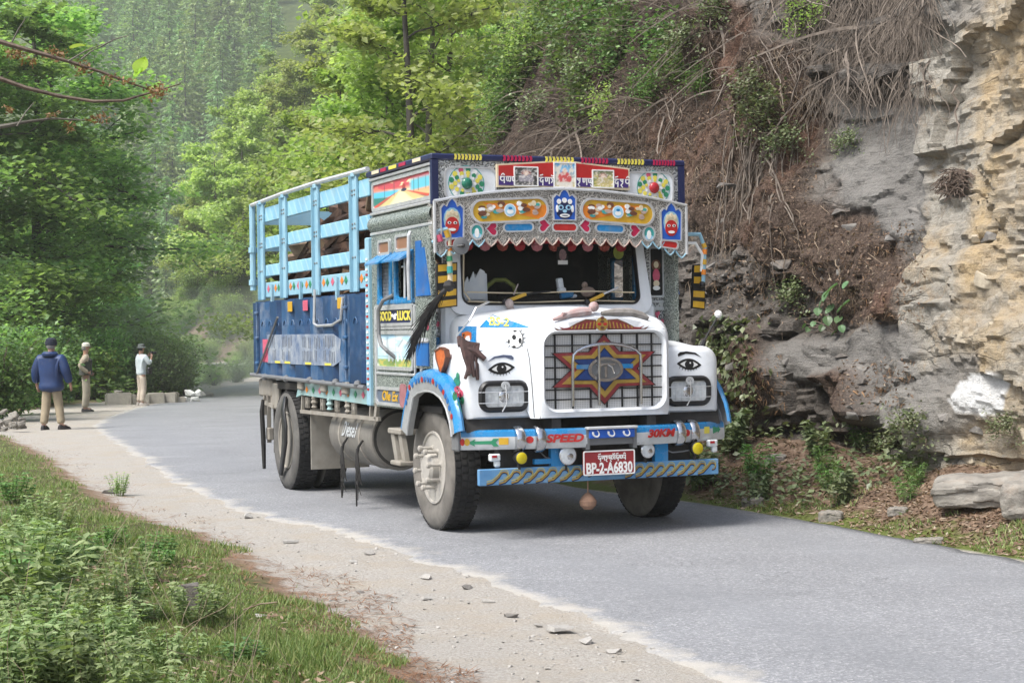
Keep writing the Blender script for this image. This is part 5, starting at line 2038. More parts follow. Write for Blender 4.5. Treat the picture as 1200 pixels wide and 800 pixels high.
m.tube([(1.132, .02, 1.385), (1.132, .06, 1.36), (1.132, .075, 1.31)], .008, 5)
m.build('badge_emblem', CHROME, bd)
m = SM()
hoop = [(1.15, -.30, 1.06)] + [(1.16, -.30, 1.40)] + [(1.16, -.30 * cos(t), 1.44 + .11 * sin(t)) for t in np.linspace(.2, pi - .2, 10)] + [(1.16, .30, 1.40), (1.15, .30, 1.06)]
m.tube(hoop, .013, 8)
m.tube([(1.15, -.07, 1.06), (1.16, -.07, 1.54)], .011, 8)
m.build('grille_guard', CHROME, grille)


# winged crest over the grille
def fpoly(m, pts, x, h=.003): m.prism(pts, 0, x, x + h)


cy, cz = -.03, 1.715
for s in (-1, 1):
    w = [(cy + s * .05, cz + .025), (cy + s * .14, cz + .03), (cy + s * .22, cz + .0), (cy + s * .30, cz - .04), (cy + s * .37, cz - .05), (cy + s * .42, cz - .03), (cy + s * .38, cz - .065), (cy + s * .30, cz - .07), (cy + s * .18, cz - .06), (cy + s * .05, cz - .055)]
    m = M(); fpoly(m, w, 1.131); wg = m.build('painted_wing', BROWN, nose)
    w2 = [(cy + (p[0] - cy) * .9, cz - .015 + (p[1] - cz + .015) * .7) for p in w]
    m = M(); fpoly(m, w2, 1.134); m.build('painted_feathers', DULLRED, wg)
    for k in range(7):
        m = M(); y_ = cy + s * (.06 + .032 * k)
        m.prism([(y_, cz + .012 - k * .006), (y_ + s * .012, cz + .012 - k * .006), (y_ + s * .022, cz - .045), (y_ + s * .012, cz - .045)], 0, 1.137, 1.1385)
        m.build('painted_feather', MUSTARD, wg)
m = M(); fpoly(m, circ(cy, cz - .01, .055, .055, 14), 1.138); cr_ = m.build('painted_crest', MUSTARD, nose)
for k, (oy, oz, mt) in enumerate(((0, .02, BROWN), (-.025, -.0, RED), (.025, -.0, RED), (0, -.03, BROWN), (0, .05, BROWN))):
    m = M(); fpoly(m, circ(cy + oy, cz - .01 + oz, .018, .012, 8), 1.141 + .0005 * k); m.build('painted_crest_detail', mt, cr_)

# ---------- front wings (cheeks) with wheel arches
ARCH = [(1.01, .885), (.99, .95), (.955, 1.03), (.86, 1.16), (.76, 1.235), (.66, 1.285), (.50, 1.325), (.364, 1.338), (.22, 1.335), (.06, 1.315), (-.12, 1.255), (-.20, 1.16), (-.26, 1.06), (-.32, .95), (-.36, .86)]
ax_ = np.array([p[0] for p in ARCH])[::-1]; az_ = np.array([p[1] for p in ARCH])[::-1]
cheeks = {}
for s in (-1, 1):
    secs = []
    for x, ins in ((.16, 0), (.25, 0), (.35, 0), (.45, 0), (.55, 0), (.65, 0), (.72, 0), (.78, 0), (.83, 0), (.87, 0), (.90, .004), (.94, .018), (.965, .04), (.980, .075)):
        zb = np.interp(x, ax_, az_) - .02 if x < .88 else .968
        if x >= .83: zb = max(.968, min(zb, .968 + (.89 - x) * 6)) if x < .89 else .968
        zt = 1.515 + .05 * sstep(.8, .2, x) - ins * .6
        yo = 1.135 - ins
        r = .12
        pts = [(.54, zb + ins * .3), (yo - .01, zb + ins * .3), (yo, zb + .02 + ins * .3)]
        zz = max(zb + .05, zt - r)
        for t in np.linspace(0, pi / 2, 7): pts.append((yo - r + r * cos(t), zt - min(r, zt - zb - .03) + min(r, zt - zb - .03) * sin(t)))
        pts.append((.54, zt + .01))
        secs.append([(x, s * p[0], p[1]) for p in pts])
    m = SM(); m.loft(secs)
    cheeks[s] = m.build('wing_panel', WHITE, truck, sharp=38)
    # arch flare
    P = [Vector((p[0], p[1])) for p in ARCH]
    secs = []
    for i, p in enumerate(P):
        t = (P[min(i + 1, len(P) - 1)] - P[max(i - 1, 0)]).normalized()
        nrm = Vector((t.y, -t.x))
        if nrm.y < 0 and i > 2: nrm = nrm if nrm.dot(p - Vector((.34, .8))) > 0 else -nrm
        if nrm.dot(p - Vector((.34, .8))) < 0: nrm = -nrm
        sec = []
        for dn, y in ((.012, 1.11 + .055 * sstep(.55, .95, p.x)), (.022, 1.165 + .02 * sstep(.55, .95, p.x)), (.012, 1.205), (-.02, 1.225), (-.055, 1.228)): sec.append((p.x + nrm.x * dn, s * y, p.y + nrm.y * dn))
        secs.append((sec, p, nrm))
    m = SM(); m.loft([q[0] for q in secs], closed=False)
    fl = m.build('wheel_arch', BRIGHTBLUE, truck, fix=False)
    m = SM()
    m.loft([[(p.x + n_.x * dn, s * y, p.y + n_.y * dn) for dn, y in ((-.055, 1.2275), (-.10, 1.222), (-.155, 1.215), (-.165, 1.205), (-.16, 1.16))] for _, p, n_ in secs], closed=False)
    ag = m.build('arch_lip', LIPGREY, fl, fix=False)
    m = SM(); m.tube([(p.x - n_.x * .158, s * 1.214, p.y - n_.y * .158) for _, p, n_ in secs], .009, 5); m.build('lip_bead', ALU, fl)
    if s < 0:
        k = 0
        for i in range(2, 12):
            for f_ in (0, .5):
                p = P[i].lerp(P[i + 1], f_); n_ = secs[i][2]
                q = M()
                c2 = p - n_ * .062
                q.prism(circ(c2.x, c2.y, .024, .024, 8), 1, -1.2285, -1.2315)
                q.build('painted_scallop', BLUE if k % 4 else RED, ag); k += 1
    # inner arch
    m = M()
    m.loft([[(p.x - n_.x * .05, s * .5, p.y - n_.y * .05), (p.x - n_.x * .05, s * 1.13, p.y - n_.y * .05)] for _, p, n_ in secs], closed=False)
    m.build('arch_liner', DARK, fl, fix=False)

# headlamps, eyes
for s in (-1, 1):
    cy, cz, x = s * .818, 1.148, .980
    root = empty('headlight', (0, 0, 0)); root.parent = truck
    m = SM()
    ou, mi_, inn = rrect(cy, cz, .43, .25, .09, 6), rrect(cy, cz, .40, .22, .08, 6), rrect(cy, cz, .335, .165, .035, 6)
    m.loft([[(x - .03, *p) for p in ou], [(x + .015, *p) for p in ou], [(x + .035, *p) for p in mi_], [(x + .03, *p) for p in inn], [(x - .02, *p) for p in inn]], cap=False)
    m.build('bezel', BLACK, root)
    m = M(); m.prism(rrect(cy, cz, .335, .165, .035), 0, x - .01, x + .012); m.build('lens', CLEARL, root)
    for k in range(5):
        m = M(); m.box((x + .014, cy - .12 + k * .06, cz), (.006, .006, .14)); m.build('lens_flute', CLEARL, root)
    m = SM(); m.ball((x + .008, cy, cz), .05, 12, (.3, 1, 1)); m.build('bulb_shield', CHROME, root)
    m = SM()
    for dz in (-.05, .035): m.tube([(x + .02, cy - .225, cz + dz), (x + .05, cy - .16, cz + dz), (x + .05, cy + .16, cz + dz), (x + .02, cy + .225, cz + dz)], .003, 5)
    m.tube([(x + .04, cy, cz + .11), (x + .056, cy, cz + .05), (x + .056, cy, cz - .06), (x + .04, cy - .03, cz - .12)], .005, 5)
    m.build('wire_guard', ALU, root)
    m = M(); m.prism(circ(cy, cz + .085, .036, .034, 14), 0, x + .036, x + .046); b2 = m.build('round_badge', GREYPAINT, root)
    m = M(); m.box((x + .047, cy, cz + .085), (.003, .035, .006)); m.box((x + .047, cy, cz + .085), (.004, .006, .03)); m.build('badge_mark', MIDGREY, b2)
    # painted eye
    ey, ez = s * .835, 1.366
    eye = []
    for t in np.linspace(-1, 1, 15): eye.append((ey + .115 * t, ez + .048 * (1 - t * t) - .008 * t * s))
    for t in np.linspace(1, -1, 15)[1:-1]: eye.append((ey + .115 * t, ez - .045 * (1 - t * t) - .008 * t * s))
    m = M(); m.prism(eye, 0, x + .001, x + .003); e0 = m.build('painted_eye', BLACK, cheeks[s])
    wh = [(ey + (p[0] - ey) * .72, ez + (p[1] - ez) * .62) for p in eye]
    m = M(); m.prism(wh, 0, x + .003, x + .0045); m.build('eye_white', PLATEW, e0)
    m = M(); m.prism(circ(ey, ez, .042, .036, 16), 0, x + .0045, x + .006); m.build('iris', BLACK, e0)
    m = M(); m.prism(circ(ey + .008, ez + .012, .008, .007, 8), 0, x + .006, x + .007); m.build('eye_glint', PLATEW, e0)
    for k in range(7):
        t = -.75 + k * .22
        m = M(); a0 = (ey + .11 * t, ez - .04 * (1 - t * t)); m.prism([(a0[0] - .004, a0[1]), (a0[0] + .004, a0[1]), (a0[0] + .02 * t, a0[1] - .022)], 0, x + .001, x + .0025); m.build('eyelash', BLACK, e0)
    br = [(ey - .115, ez + .058), (ey - .05, ez + .082), (ey + .03, ez + .088), (ey + .10, ez + .066), (ey + .105, ez + .085), (ey + .085, ez + .102), (ey + .02, ez + .108), (ey - .06, ez + .095)]
    if s > 0: br = [(2 * ey - p[0], p[1]) for p in br]
    m = M(); m.prism(br, 0, x + .0, x + .0028); m.build('painted_brow', mat('slate_brow', (.10, .12, .2), None, 9) if s < 0 else BLACK, cheeks[s])

# ---------- painted decals laid on the curved panels
bpy.context.view_layer.update()


def bvh_of(objs):
    V, F = [], []
    for o in objs:
        k = len(V)
        V += [v.co.copy() for v in o.data.vertices]
        F += [tuple(k + i for i in p.vertices) for p in o.data.polygons]
    return BVHTree.FromPolygons(V, F)


BODY = bvh_of([hood, nose, cheeks[-1], cheeks[1]])


def tray(px, py):
    r = pray(px, py)
    return to_truck((r.x + TX, r.y + TY, r.z)).normalized()


def decal(name, poly, mtl, par, off=.003, cuts=1):
    bm = bmesh.new()
    vs = [bm.verts.new((p[0], p[1], 0)) for p in poly]
    f = bm.faces.new(vs)
    bmesh.ops.triangulate(bm, faces=[f])
    bmesh.ops.subdivide_edges(bm, edges=bm.edges, cuts=cuts, use_grid_fill=True)
    bmesh.ops.triangulate(bm, faces=bm.faces)
    me = bpy.data.meshes.new(name)
    bm.to_mesh(me); bm.free()
    return lay(name, me, mtl, par, off)


def lay(name, me, mtl, par, off):
    for v in me.vertices:
        d = tray(v.co.x, v.co.y)
        h, nr, _, _ = BODY.ray_cast(EYE_T, d)
        if h is None:
            h, nr = EYE_T + d * 13.2, -d
        if nr.dot(d) > 0: nr = -nr
        v.co = h + nr * off
    me.materials.clear(); me.materials.append(mtl)
    return link(name, me, par)


pn = decal('painted_pennant', [(562, 383.6), (569, 376), (577, 369), (592, 374), (608, 379), (622, 384), (600, 384), (580, 384)], BRIGHTBLUE, hood)
cu = bpy.data.curves.new('t', 'FONT'); cu.body = 'BS-2'; cu.size = 13; cu.offset = .2; cu.resolution_u = 2
tmp = bpy.data.objects.new('t', cu); COL.objects.link(tmp)
me = bpy.data.meshes.new_from_object(tmp.evaluated_get(bpy.context.evaluated_depsgraph_get())); bpy.data.objects.remove(tmp)
me.transform(Matrix(((1, .1, 0, 573), (.07, -1, 0, 380.8), (0, 0, 0, 0), (0, 0, 0, 1))))
lay('lettering', me, LYELLOW, pn, .006)
sq = decal('painted_square', [(537.5, 382.5), (548, 382.5), (559, 382.5), (557.5, 407.5), (548, 407), (537.5, 406)], BRIGHTBLUE, hood, .004, 2)
decal('painted_tiger', [(542, 390), (548, 388), (553, 389.5), (553, 397), (549, 401), (545, 400), (542, 397)], TIGER, sq, .007)
decal('painted_tiger', [(547, 394), (551, 393), (552, 399), (549, 402), (546, 398)], PLATEW, sq, .009)
decal('painted_tiger', [(543, 392), (545.5, 391), (545, 395)], BLACK, sq, .010)
decal('painted_outline', circ(604.6, 397.4, 9.4, 11.4, 18), MIDGREY, hood, .0025, 1)
fb = decal('painted_football', circ(604, 397, 8.5, 10.5, 18), PLATEW, hood, .0045, 1)
for k, pts in enumerate((circ(603, 395, 2.6, 3.2, 6), circ(610, 399, 2, 3.6, 6), circ(603, 406, 2.6, 1.4, 6), circ(597, 400, 1.2, 3, 6), circ(604, 388, 2.4, 1., 6))):
    decal('painted_patch', pts, BLACK, fb, .007)
for a in (-.9, -.5, -.1, .3, .7, 2.3, 2.8):
    decal('painted_burst', [(604 + 9 * cos(a) - sin(a), 397 + 10 * sin(a) + cos(a)), (604 + 9 * cos(a) + sin(a), 397 + 10 * sin(a) - cos(a)), (604 + 14 * cos(a), 397 + 15 * sin(a))], MIDGREY, fb, .005)
ft = decal('painted_flower', [(536, 482 - 18), (537, 470), (542, 482), (541, 483), (536, 471)], GREEN, cheeks[-1], .004)
for pts, mt in ((circ(536, 447, 4, 5.5, 9), GREEN), (circ(533, 464, 3, 6, 8), GREEN), (circ(542, 469, 2.6, 5, 8), GREEN), (circ(536, 456, 4, 4, 9), PINK), (circ(540, 461, 3.4, 5, 9), PINK), (circ(535, 462, 2.6, 4, 8), CRIMSON), (circ(538, 458, 2, 3, 8), PLATEW), (circ(537, 441, 2, 5, 8), GREEN)):
    decal('painted_petal', pts, mt, ft, .006)
decal('shut_line', [(618.5, 408), (621, 420), (624, 450), (626.8, 489), (625.8, 489), (623, 450), (620, 420), (617.5, 408)], MIDGREY, hood, .003)

# side indicator ornament, cloth ribbon, marker rod
m = SM(); m.loft([[(.52 + .09 * t, -1.14 - .03 * sin(pi * u), 1.50 - .16 * abs(t) ** 1.5 * 0 - .17 * u * (1 - .3 * abs(t))) for t in np.linspace(-1, 1, 7)] for u in np.linspace(0, 1, 6)], closed=False)
m = M()
m.prism([(.42, 1.50), (.52, 1.525), (.62, 1.51), (.64, 1.46), (.60, 1.40), (.55, 1.36), (.52, 1.33), (.49, 1.38), (.44, 1.44)], 1, -1.175, -1.14)
so = m.build('side_repeater', TIGER, truck)
m = M(); m.ring([(.40, 1.51), (.52, 1.54), (.64, 1.52), (.66, 1.46), (.61, 1.39), (.56, 1.345), (.52, 1.31), (.48, 1.37), (.42, 1.44)], [(.42, 1.50), (.52, 1.525), (.62, 1.51), (.64, 1.46), (.60, 1.40), (.55, 1.36), (.52, 1.33), (.49, 1.38), (.44, 1.44)], 1, -1.18, -1.14); m.build('repeater_rim', BROWN, so)
m = SM()
for k in range(5):
    m.tube([(.90, -1.13, 1.62 - .01 * k), (.92, -1.13 + .03 * k, 1.55), (.95, -1.12 + .02 * k, 1.46), (.99, -1.10 + .015 * k * (-1) ** k, 1.33 - .012 * k)], [.012, .03, .028, .014], 6)
m.tube([(.93, -1.11, 1.53), (.97, -1.04, 1.50), (1.0, -.98, 1.44)], [.02, .03, .022], 6)
m.tube([(.86, -1.14, 1.62), (.90, -1.14, 1.55)], [.02, .03], 6)
o = m.build('cloth_ribbon', mat('brown_cloth', (.09, .05, .045), (.035, .022, .022), 16, .9)); o.matrix_world = truck.matrix_basis.copy()
tag(o, 'dark brown cloth ribbon tied to the corner of the white fender beside the painted eye', 'ribbon')
m = SM(); m.tube([(.80, 1.05, 1.50), (.80, 1.08, 1.56)], [.03, .022], 8); m.tube([(.80, 1.08, 1.56), (.82, 1.20, 1.76)], .008, 6); m.ball((.82, 1.205, 1.775), .03, 10)
m.build('marker_rod', [BLACK], truck)
M().ball((.822, 1.206, 1.778), .034, 10).build('marker_ball', PLATEW, truck)
m = SM(); m.tube([(.35, -.97, 1.62), (.55, -.93, 1.75), (.52, -.86, 1.85), (.40, -.70, 1.90)], .008, 6); m.build('fender_stay', ALU, truck)

# ---------- bumper
def bx_(y): return 1.195 - .27 * (y / 1.19) ** 2


def bt(y): return -.54 * y / 1.19 ** 2


bump_ = empty('bumper', (0, 0, 0)); bump_.parent = truck
SEC_B = [(-.14, .885), (-.035, .888), (-.006, .875), (.002, .835)]
SEC_G = [(.002, .835), (.004, .765), (-.012, .735), (-.12, .730)]
for ya, yb in ((-1.165, -.20), (.235, 1.185)):
    yy = np.linspace(ya, yb, 14)
    for sec, mt, nm in ((SEC_B, BRIGHTBLUE, 'bumper_top'), (SEC_G, GREYPAINT, 'bumper_face')):
        m = SM(); m.loft([[(bx_(y) + d, y, z) for d, z in sec] for y in yy], closed=False); m.build(nm, mt, bump_, fix=False)
    m = M()
    for y in (ya, yb): m.prism([(bx_(y) + d, z) for d, z in SEC_B + SEC_G[1:]], 1, y - .003, y + .003)
    m.build('bumper_end', GREYPAINT, bump_)
m = M(); m.box((bx_(1.185) - .05, -1.185, .81), (.13, .035, .17), ch=.012); m.build('bumper_buffer', MIDGREY, bump_)
m = M(); m.box((1.12, .017, .80), (.12, .50, .10)); m.box((1.15, -.19, .80), (.08, .03, .17)); m.box((1.15, .225, .80), (.08, .03, .17)); m.build('bumper_bracket', MIDGREY, bump_)
m = M(); m.box((1.19, .017, .885), (.06, .44, .02), ch=.004); cp_ = m.build('centre_clamp', GREYPAINT, bump_)
M().box((1.195, .017, .838), (.02, .40, .07), ch=.006).build('clamp_face', DECOBLUE, cp_)
for k in range(3):
    cy = -.12 + k * .135
    m = M()
    m.tube([(1.207, cy + .05 * cos(t) * (1 - .1 * t), .842 + .025 * sin(t)) for t in np.linspace(2.6, 7.6, 14)], [.010 - .0005 * i for i in range(14)], 5)
    m.build('painted_curl', PLATEW, cp_)


def on_bumper(px, py):
    y = 0.
    for _ in range(12): y = tp(px, py, 0, bx_(y)).y
    return y, tp(px, py, 0, bx_(y)).z


def bumper_decal(pts, mt, name, h=.006):
    vs = [(bx_(y) + .006 + h * .3, y, z) for y, z in pts]
    m = M(); n = len(vs)
    m.add(vs + [(v[0] - .004, v[1], v[2]) for v in vs], [tuple(range(n))] + [(i, (i + 1) % n, n + (i + 1) % n, n + i) for i in range(n)])
    m.build(name, mt, bump_)


def bt_text(s, px, py, w, h):
    y, z = on_bumper(px, py)
    M4 = Matrix.Translation((bx_(y) + .009, y, z)) @ Matrix.Rotation(pi / 2 - math.atan(bt(y)), 4, 'Z') @ Matrix.Rotation(pi / 2, 4, 'X')
    text_obj('lettering', s, h, RED, M4, bump_, .0035, shear=.22, width=w)


bt_text('SPEED', 661, 513.5, .31, .085)
bt_text('30KM', 774, 507.5, .28, .085)
for px_, py_, mt, rx_ in ((541.5, 518, RED, .016), (547, 518, YELLOW, .02), (620.5, 515, RED, .03), (805, 507, RED, .03)):
    y, z = on_bumper(px_, py_); bumper_decal(circ(y, z, rx_, .028, 12), mt, 'painted_dot')
y, z = on_bumper(590, 517); bumper_decal([(y - .035, z - .025), (y + .035, z - .025), (y + .035, z + .028), (y - .035, z + .028)], YELLOW, 'painted_mark')
y, z = on_bumper(828, 504); bumper_decal([(y - .03, z - .025), (y + .03, z - .025), (y + .03, z + .03), (y - .03, z + .03)], LYELLOW, 'painted_mark')
y, z = on_bumper(566, 518.5)
bumper_decal([(y - .115, z), (y - .06, z + .028), (y - .065, z + .012), (y + .06, z + .014), (y + .075, z + .03), (y + .115, z + .03), (y + .09, z), (y + .115, z - .03), (y + .075, z - .03), (y + .06, z - .012), (y - .065, z - .012), (y - .06, z - .028)], GREEN, 'painted_arrow')
y, z = on_bumper(840, 503)
bumper_decal([(y + .04, z), (y + .01, z + .03), (y + .01, z + .014), (y - .05, z + .03), (y - .05, z - .03), (y + .01, z - .014), (y + .01, z - .03)], GREEN, 'painted_arrow')
for px_, py_ in ((609, 514), (633, 513), (797, 506), (813, 505)):
    y, z = on_bumper(px_, py_)
    m = SM(); m.lathe([(.0, -.037), (.10, -.036), (.108, -.02), (.108, .02), (.10, .036), (0, .037)], (bx_(y) - .055, y, .808), 'y', 24)
    m.build('overrider', CHROME, bump_)
# lower bar with painted waves
lb = empty('lower_bar', (0, 0, 0)); lb.parent = truck
m = M(); m.box((1.06, -.015, .525), (.04, 2.12, .128), ch=.006); m.build('bar', mat('wave_blue', (.13, .30, .50), (.08, .22, .42), 9, .45, dirt=.4, dirtc=(.3, .33, .33)), lb)


OCHRE = mat('dull_lemon', (.50, .46, .16), (.36, .34, .12), 12, .5, dirt=.3)


def ribbon(m, pts, w, x):
    P = [Vector(p) for p in pts]
    a, b_ = [], []
    for i, p in enumerate(P):
        t = (P[min(i + 1, len(P) - 1)] - P[max(i - 1, 0)]).normalized()
        n_ = Vector((-t.y, t.x)) * (w * (1 - .5 * i / len(P)))
        a.append(p + n_); b_.append(p - n_)
    k = len(P)
    vs = [(x, p.x, p.y) for p in a + b_] + [(x - .003, p.x, p.y) for p in a + b_]
    m.add(vs, [(i, i + 1, k + i + 1, k + i) for i in range(k - 1)])


for half, n_, y0_, w_ in ((0, 8, -.93, .104), (1, 8, .26, .095)):
    for k in range(n_):
        cy = y0_ + k * w_ + w_ * .5
        rr = .036 if half == 0 else .030
        for mt, dz, wd, x in ((NAVY, -.006, .011, 1.0815), (MUSTARD, 0, .006, 1.083), (OCHRE, .018, .004, 1.0845)):
            m = M()
            pts = [(cy - w_ * 1.3, .475 + dz), (cy - w_ * .8, .488 + dz), (cy - w_ * .3, .53 + dz)] + [(cy + .012 + rr * sin(t) * 1.0, .532 + dz + rr * cos(t) * .9) for t in np.linspace(-1.1, 3.3, 12)]
            ribbon(m, pts, wd, x)
            m.build('painted_wave', mt, lb)
m = M()
for y in (-.40, .52):
    m.box((1.05, y, .67), (.05, .12, .22))
m.box((1.05, -.45, .63), (.04, .30, .04)); m.build('bar_bracket', BRIGHTBLUE, lb)
# number plate
m = M(); m.prism(rrect(-.004, .608, .455, .195, .015, 3), 0, 1.175, 1.183); pl = m.build('number_plate', MAROON, truck)
M().ring(rrect(-.004, .608, .455, .195, .015, 3), rrect(-.004, .608, .435, .175, .010, 3), 0, 1.183, 1.186).build('plate_border', PLATEW, pl)
text_obj('lettering', 'BP-2-A6830', .118, PLATEW, FRONT(1.185, -.004, .562), pl, .0035, width=.405)
m = M()
for k, g in enumerate(('la', 'ka', 'u', 'ya', 'so', 'la', 'wa', 'i')):
    glyph(m, g, -.105 + k * .031, .630, .052, 1.184, 1.187, .007)
m.build('lettering', PLATEW, pl)
# lamps
for y, z, r, mt, nm in ((-.735, .668, .047, YLENS, 'fog_lamp'), (-.335, .672, .070, CLEARL, 'driving_lamp'), (.372, .686, .058, CLEARL, 'driving_lamp'), (.825, .684, .050, YLENS, 'fog_lamp')):
    root = empty(nm, (1.10, y, z)); root.parent = truck
    m = SM(); m.lathe([(0, -.09), (r * .6, -.085), (r * .98, -.02), (r * 1.08, .0), (r * 1.08, .025), (r * .96, .03)], (0, 0, 0), 'x', 24); m.build('lamp_bowl', CHROME if mt is CLEARL else BLACK, root)
    m = SM(); m.lathe([(r * .97, .031), (r * .8, .036), (r * .4, .039), (0, .040)], (0, 0, 0), 'x', 24); m.build('lens', mt, root)
    m = M(); m.box((-.03, 0, -r - .02), (.03, .02, .05)); m.build('lamp_bracket', DARK, root)
    if mt is CLEARL:
        m = SM(); m.ball((.038, .012, -.008), r * .42, 10, (.15, 1, 1)); m.build('reflector_or_highlight', CHROME, root)  # added chrome blob standing for the highlight on the clear lens
for px_, py_ in ((580, 536), (835, 519)):
    p = tp(px_, py_, 0, 1.04)
    m = M(); m.box((1.03, p.y, p.z), (.05, .09, .06), ch=.01); m.box((1.03, p.y + .02, p.z - .05), (.04, .05, .05), ch=.01); lm = m.build('turn_lamp', CLEARL, truck)
    M().box((1.057, p.y - .01, p.z + .01), (.006, .04, .02)).build('turn_lens', REDL, lm)
# cables and gourd charm under the bar
m = SM(); m.tube([(1.05, .55, .69), (1.07, .62, .655), (1.07, .72, .66), (1.06, .80, .67)], .006, 5); m.tube([(1.0, -.55, .73), (1.06, -.5, .66), (1.05, -.45, .65)], .006, 5); m.build('cable', MIDGREY, truck)
m = SM()
gp = tp(689, 586, 0, 1.0)
m.tube([(1.0, gp.y, .46), (1.0, gp.y, gp.z + .06)], .006, 5)
m.lathe([(0, -.075), (.035, -.07), (.065, -.04), (.07, -.005), (.05, .03), (.02, .06), (0, .065)], (1.0, gp.y, gp.z), 'z', 12)
o = m.build('hanging_charm', CORK); o.matrix_world = truck.matrix_basis.copy()
tag(o, 'small round brown charm hanging on a string under the front bumper', 'charm')

# ---------- mirrors
def mirror(poly_px, x, arm, name_label, disc=None):
    root = empty('wing_mirror', (0, 0, 0)); root.parent = truck
    P = [tp(*p, 0, x) for p in poly_px]
    c = sum(P, Vector()) / 4
    m = M()
    q = [(p.y, p.z) for p in P]
    m.prism(q, 0, x - .03, x); m.build('mirror_back', BLACK, root)
    for k, (f0, f1) in enumerate(((.03, .18), (.28, .43), (.60, .74), (.83, .97))):
        def L(f, g): return P[0].lerp(P[3], f).lerp(P[1].lerp(P[2], f), g)
        m = M(); qq = [L(f0, .06), L(f0, .94), L(f1, .94), L(f1, .06)]
        m.prism([(p.y, p.z) for p in qq], 0, x, x + .003); m.build('painted_stripe', YELLOW, root)
    for a in arm:
        pts = [tp(p[0], p[1], 0, x + (p[2] if len(p) > 2 else .03)) for p in a[0]]
        m = SM(); m.tube(pts, a[1], 8); m.build('mirror_arm', a[2], root)
    return root


seg_r = [(511, 278, .06), (512, 271, .06), (524, 268, .07), (526, 275, .07), (526.5, 300, .06), (527.5, 320, .05), (527.5, 333, .05)]
mr = mirror([(512, 309), (536, 307), (536, 359), (512, 362)], .30, [([seg_r[0], seg_r[1], seg_r[2]], .022, TURQ), ([seg_r[2], seg_r[3], seg_r[4], seg_r[5], seg_r[6]], .022, CREAM), ([(506, 284, .0), (527, 281, .06)], .016, TURQ)], 'r')
for k, (pa, pb, mt) in enumerate((((522, 270), (525, 278), YELLOW), ((514, 275), (516, 283), PINK), ((526, 286), (526.4, 294), ORANGE), ((526.5, 300), (527, 306), GREEN), ((527, 312), (527.4, 320), TEAL), ((526, 278), (526.2, 284), GREEN))):
    m = SM(); m.tube([tp(*pa, 0, .375 if k < 2 else .36), tp(*pb, 0, .375 if k < 2 else .36)], .026, 8); m.build('painted_collar', mt, mr)
m = SM(); m.ball(tp(527, 334, 0, .36), .035, 8, (1, 1.2, .8)); m.build('arm_knob', BLACK, mr)
p = tp(540.5, 288, 0, .43)
m = SM(); m.lathe([(0, -.02), (.066, -.018), (.072, -.008), (.07, .004), (.05, .012), (0, .016)], p, 'x', 24); dm = m.build('round_mirror', MIDGREY, mr)
m = SM(); m.tube([tp(525, 289, 0, .40), p + Vector((.03, 0, 0))], .008, 6); m.ball(p + Vector((.02, .01, 0)), .018, 8); m.build('mirror_stalk', BLACK, dm)
ml = mirror([(813, 310), (827, 309), (826, 363), (811, 361)], .20, [([(800, 274.5, .06), (820, 274.5, .06), (826, 290, .06), (824, 332, .05)], .018, TURQ), ([(800, 285, .06), (815, 285, .06), (823, 298, .06), (822, 318, .05)], .014, PLATEW)], 'l')
for pa, pb, mt in (((824, 285), (826, 290), YELLOW), ((826, 292), (825.6, 298), ORANGE), ((825.5, 304), (825, 310), YELLOW), ((824.8, 316), (824.4, 322), ORANGE)):
    m = SM(); m.tube([tp(*pa, 0, .262), tp(*pb, 0, .262)], .021, 8); m.build('painted_collar', mt, ml)
m = SM(); m.ball(tp(823, 333, 0, .25), .03, 8); m.build('arm_knob', BLACK, ml)

# yak tail on the mirror
m = M()
r = random.Random(9)
a0 = tp(526, 335, 0, .40)
tipc = tp(478, 418, 0, .18)
stem = [a0.lerp(tipc, t) + Vector((0, 0, .07 * sin(pi * t))) for t in np.linspace(0, 1, 12)]
m.tube(stem, list(np.linspace(.022, .006, 12)), 6)
for k in range(260):
    t = r.uniform(0, .93)
    i = min(10, int(t * 11))
    b = stem[i].lerp(stem[i + 1], t * 11 - i)
    ax = (stem[i + 1] - stem[i]).normalized()
    sd_ = Vector((r.uniform(-.6, .6), r.gauss(0, 1), r.gauss(-.1, .7))).normalized()
    ln = (.10 + .12 * sin(pi * min(1, t + .15))) * r.uniform(.5, 1.25)
    op = r.uniform(.12, .42)
    pts = [b + ax * (ln * u) + sd_ * (ln * op * u ** .8) - Vector((0, 0, .03 * u * u)) for u in (0, .35, .7, 1)]
    m.tube(pts, [.005, .0045, .003, .001], 3, cap=False)
m.ball(a0, .05, 8)
o = m.build('yak_tail_tassel', HAIR, fix=False); o.matrix_world = truck.matrix_basis.copy()
tag(o, 'long black yak tail hung from the striped mirror beside the cab door', 'tassel')

# ---------- wipers, cab contents
for pts in ([(598, 356), (592, 353.5), (616, 344.5), (646, 341)], [(684, 355), (688, 354), (707, 345), (726, 336.5)]):
    P = [tp(*p, 0, .155) for p in pts]
    m = SM(); m.tube([P[1], P[2]], .016, 6); w = m.build('wiper', YELLOW, cab)
    m = SM(); m.tube([P[2] - Vector((.02, 0, 0)), P[3] - Vector((.025, 0, 0))], .009, 6); m.build('wiper_blade', BLACK if pts[0][0] < 600 else ALU, w)
    m = SM(); m.ball(P[1], .03, 8); m.build('wiper_pivot', BLACK, w)
m = SM(); m.ball(tp(597, 356, 0, .2), .042, 10, (1, .9, 1.1)); m.ball(tp(599, 362, 0, .2), .03, 8); m.tube([tp(602, 345, 0, .2), tp(607, 333, 0, .16)], .006, 5)
o = m.build('skull_figurine', mat('old_bone', (.42, .36, .34), (.28, .22, .21), 30, .7)); o.matrix_world = truck.matrix_basis.copy()
tag(o, 'small bone coloured skull figurine at the base of the left wiper', 'figurine')
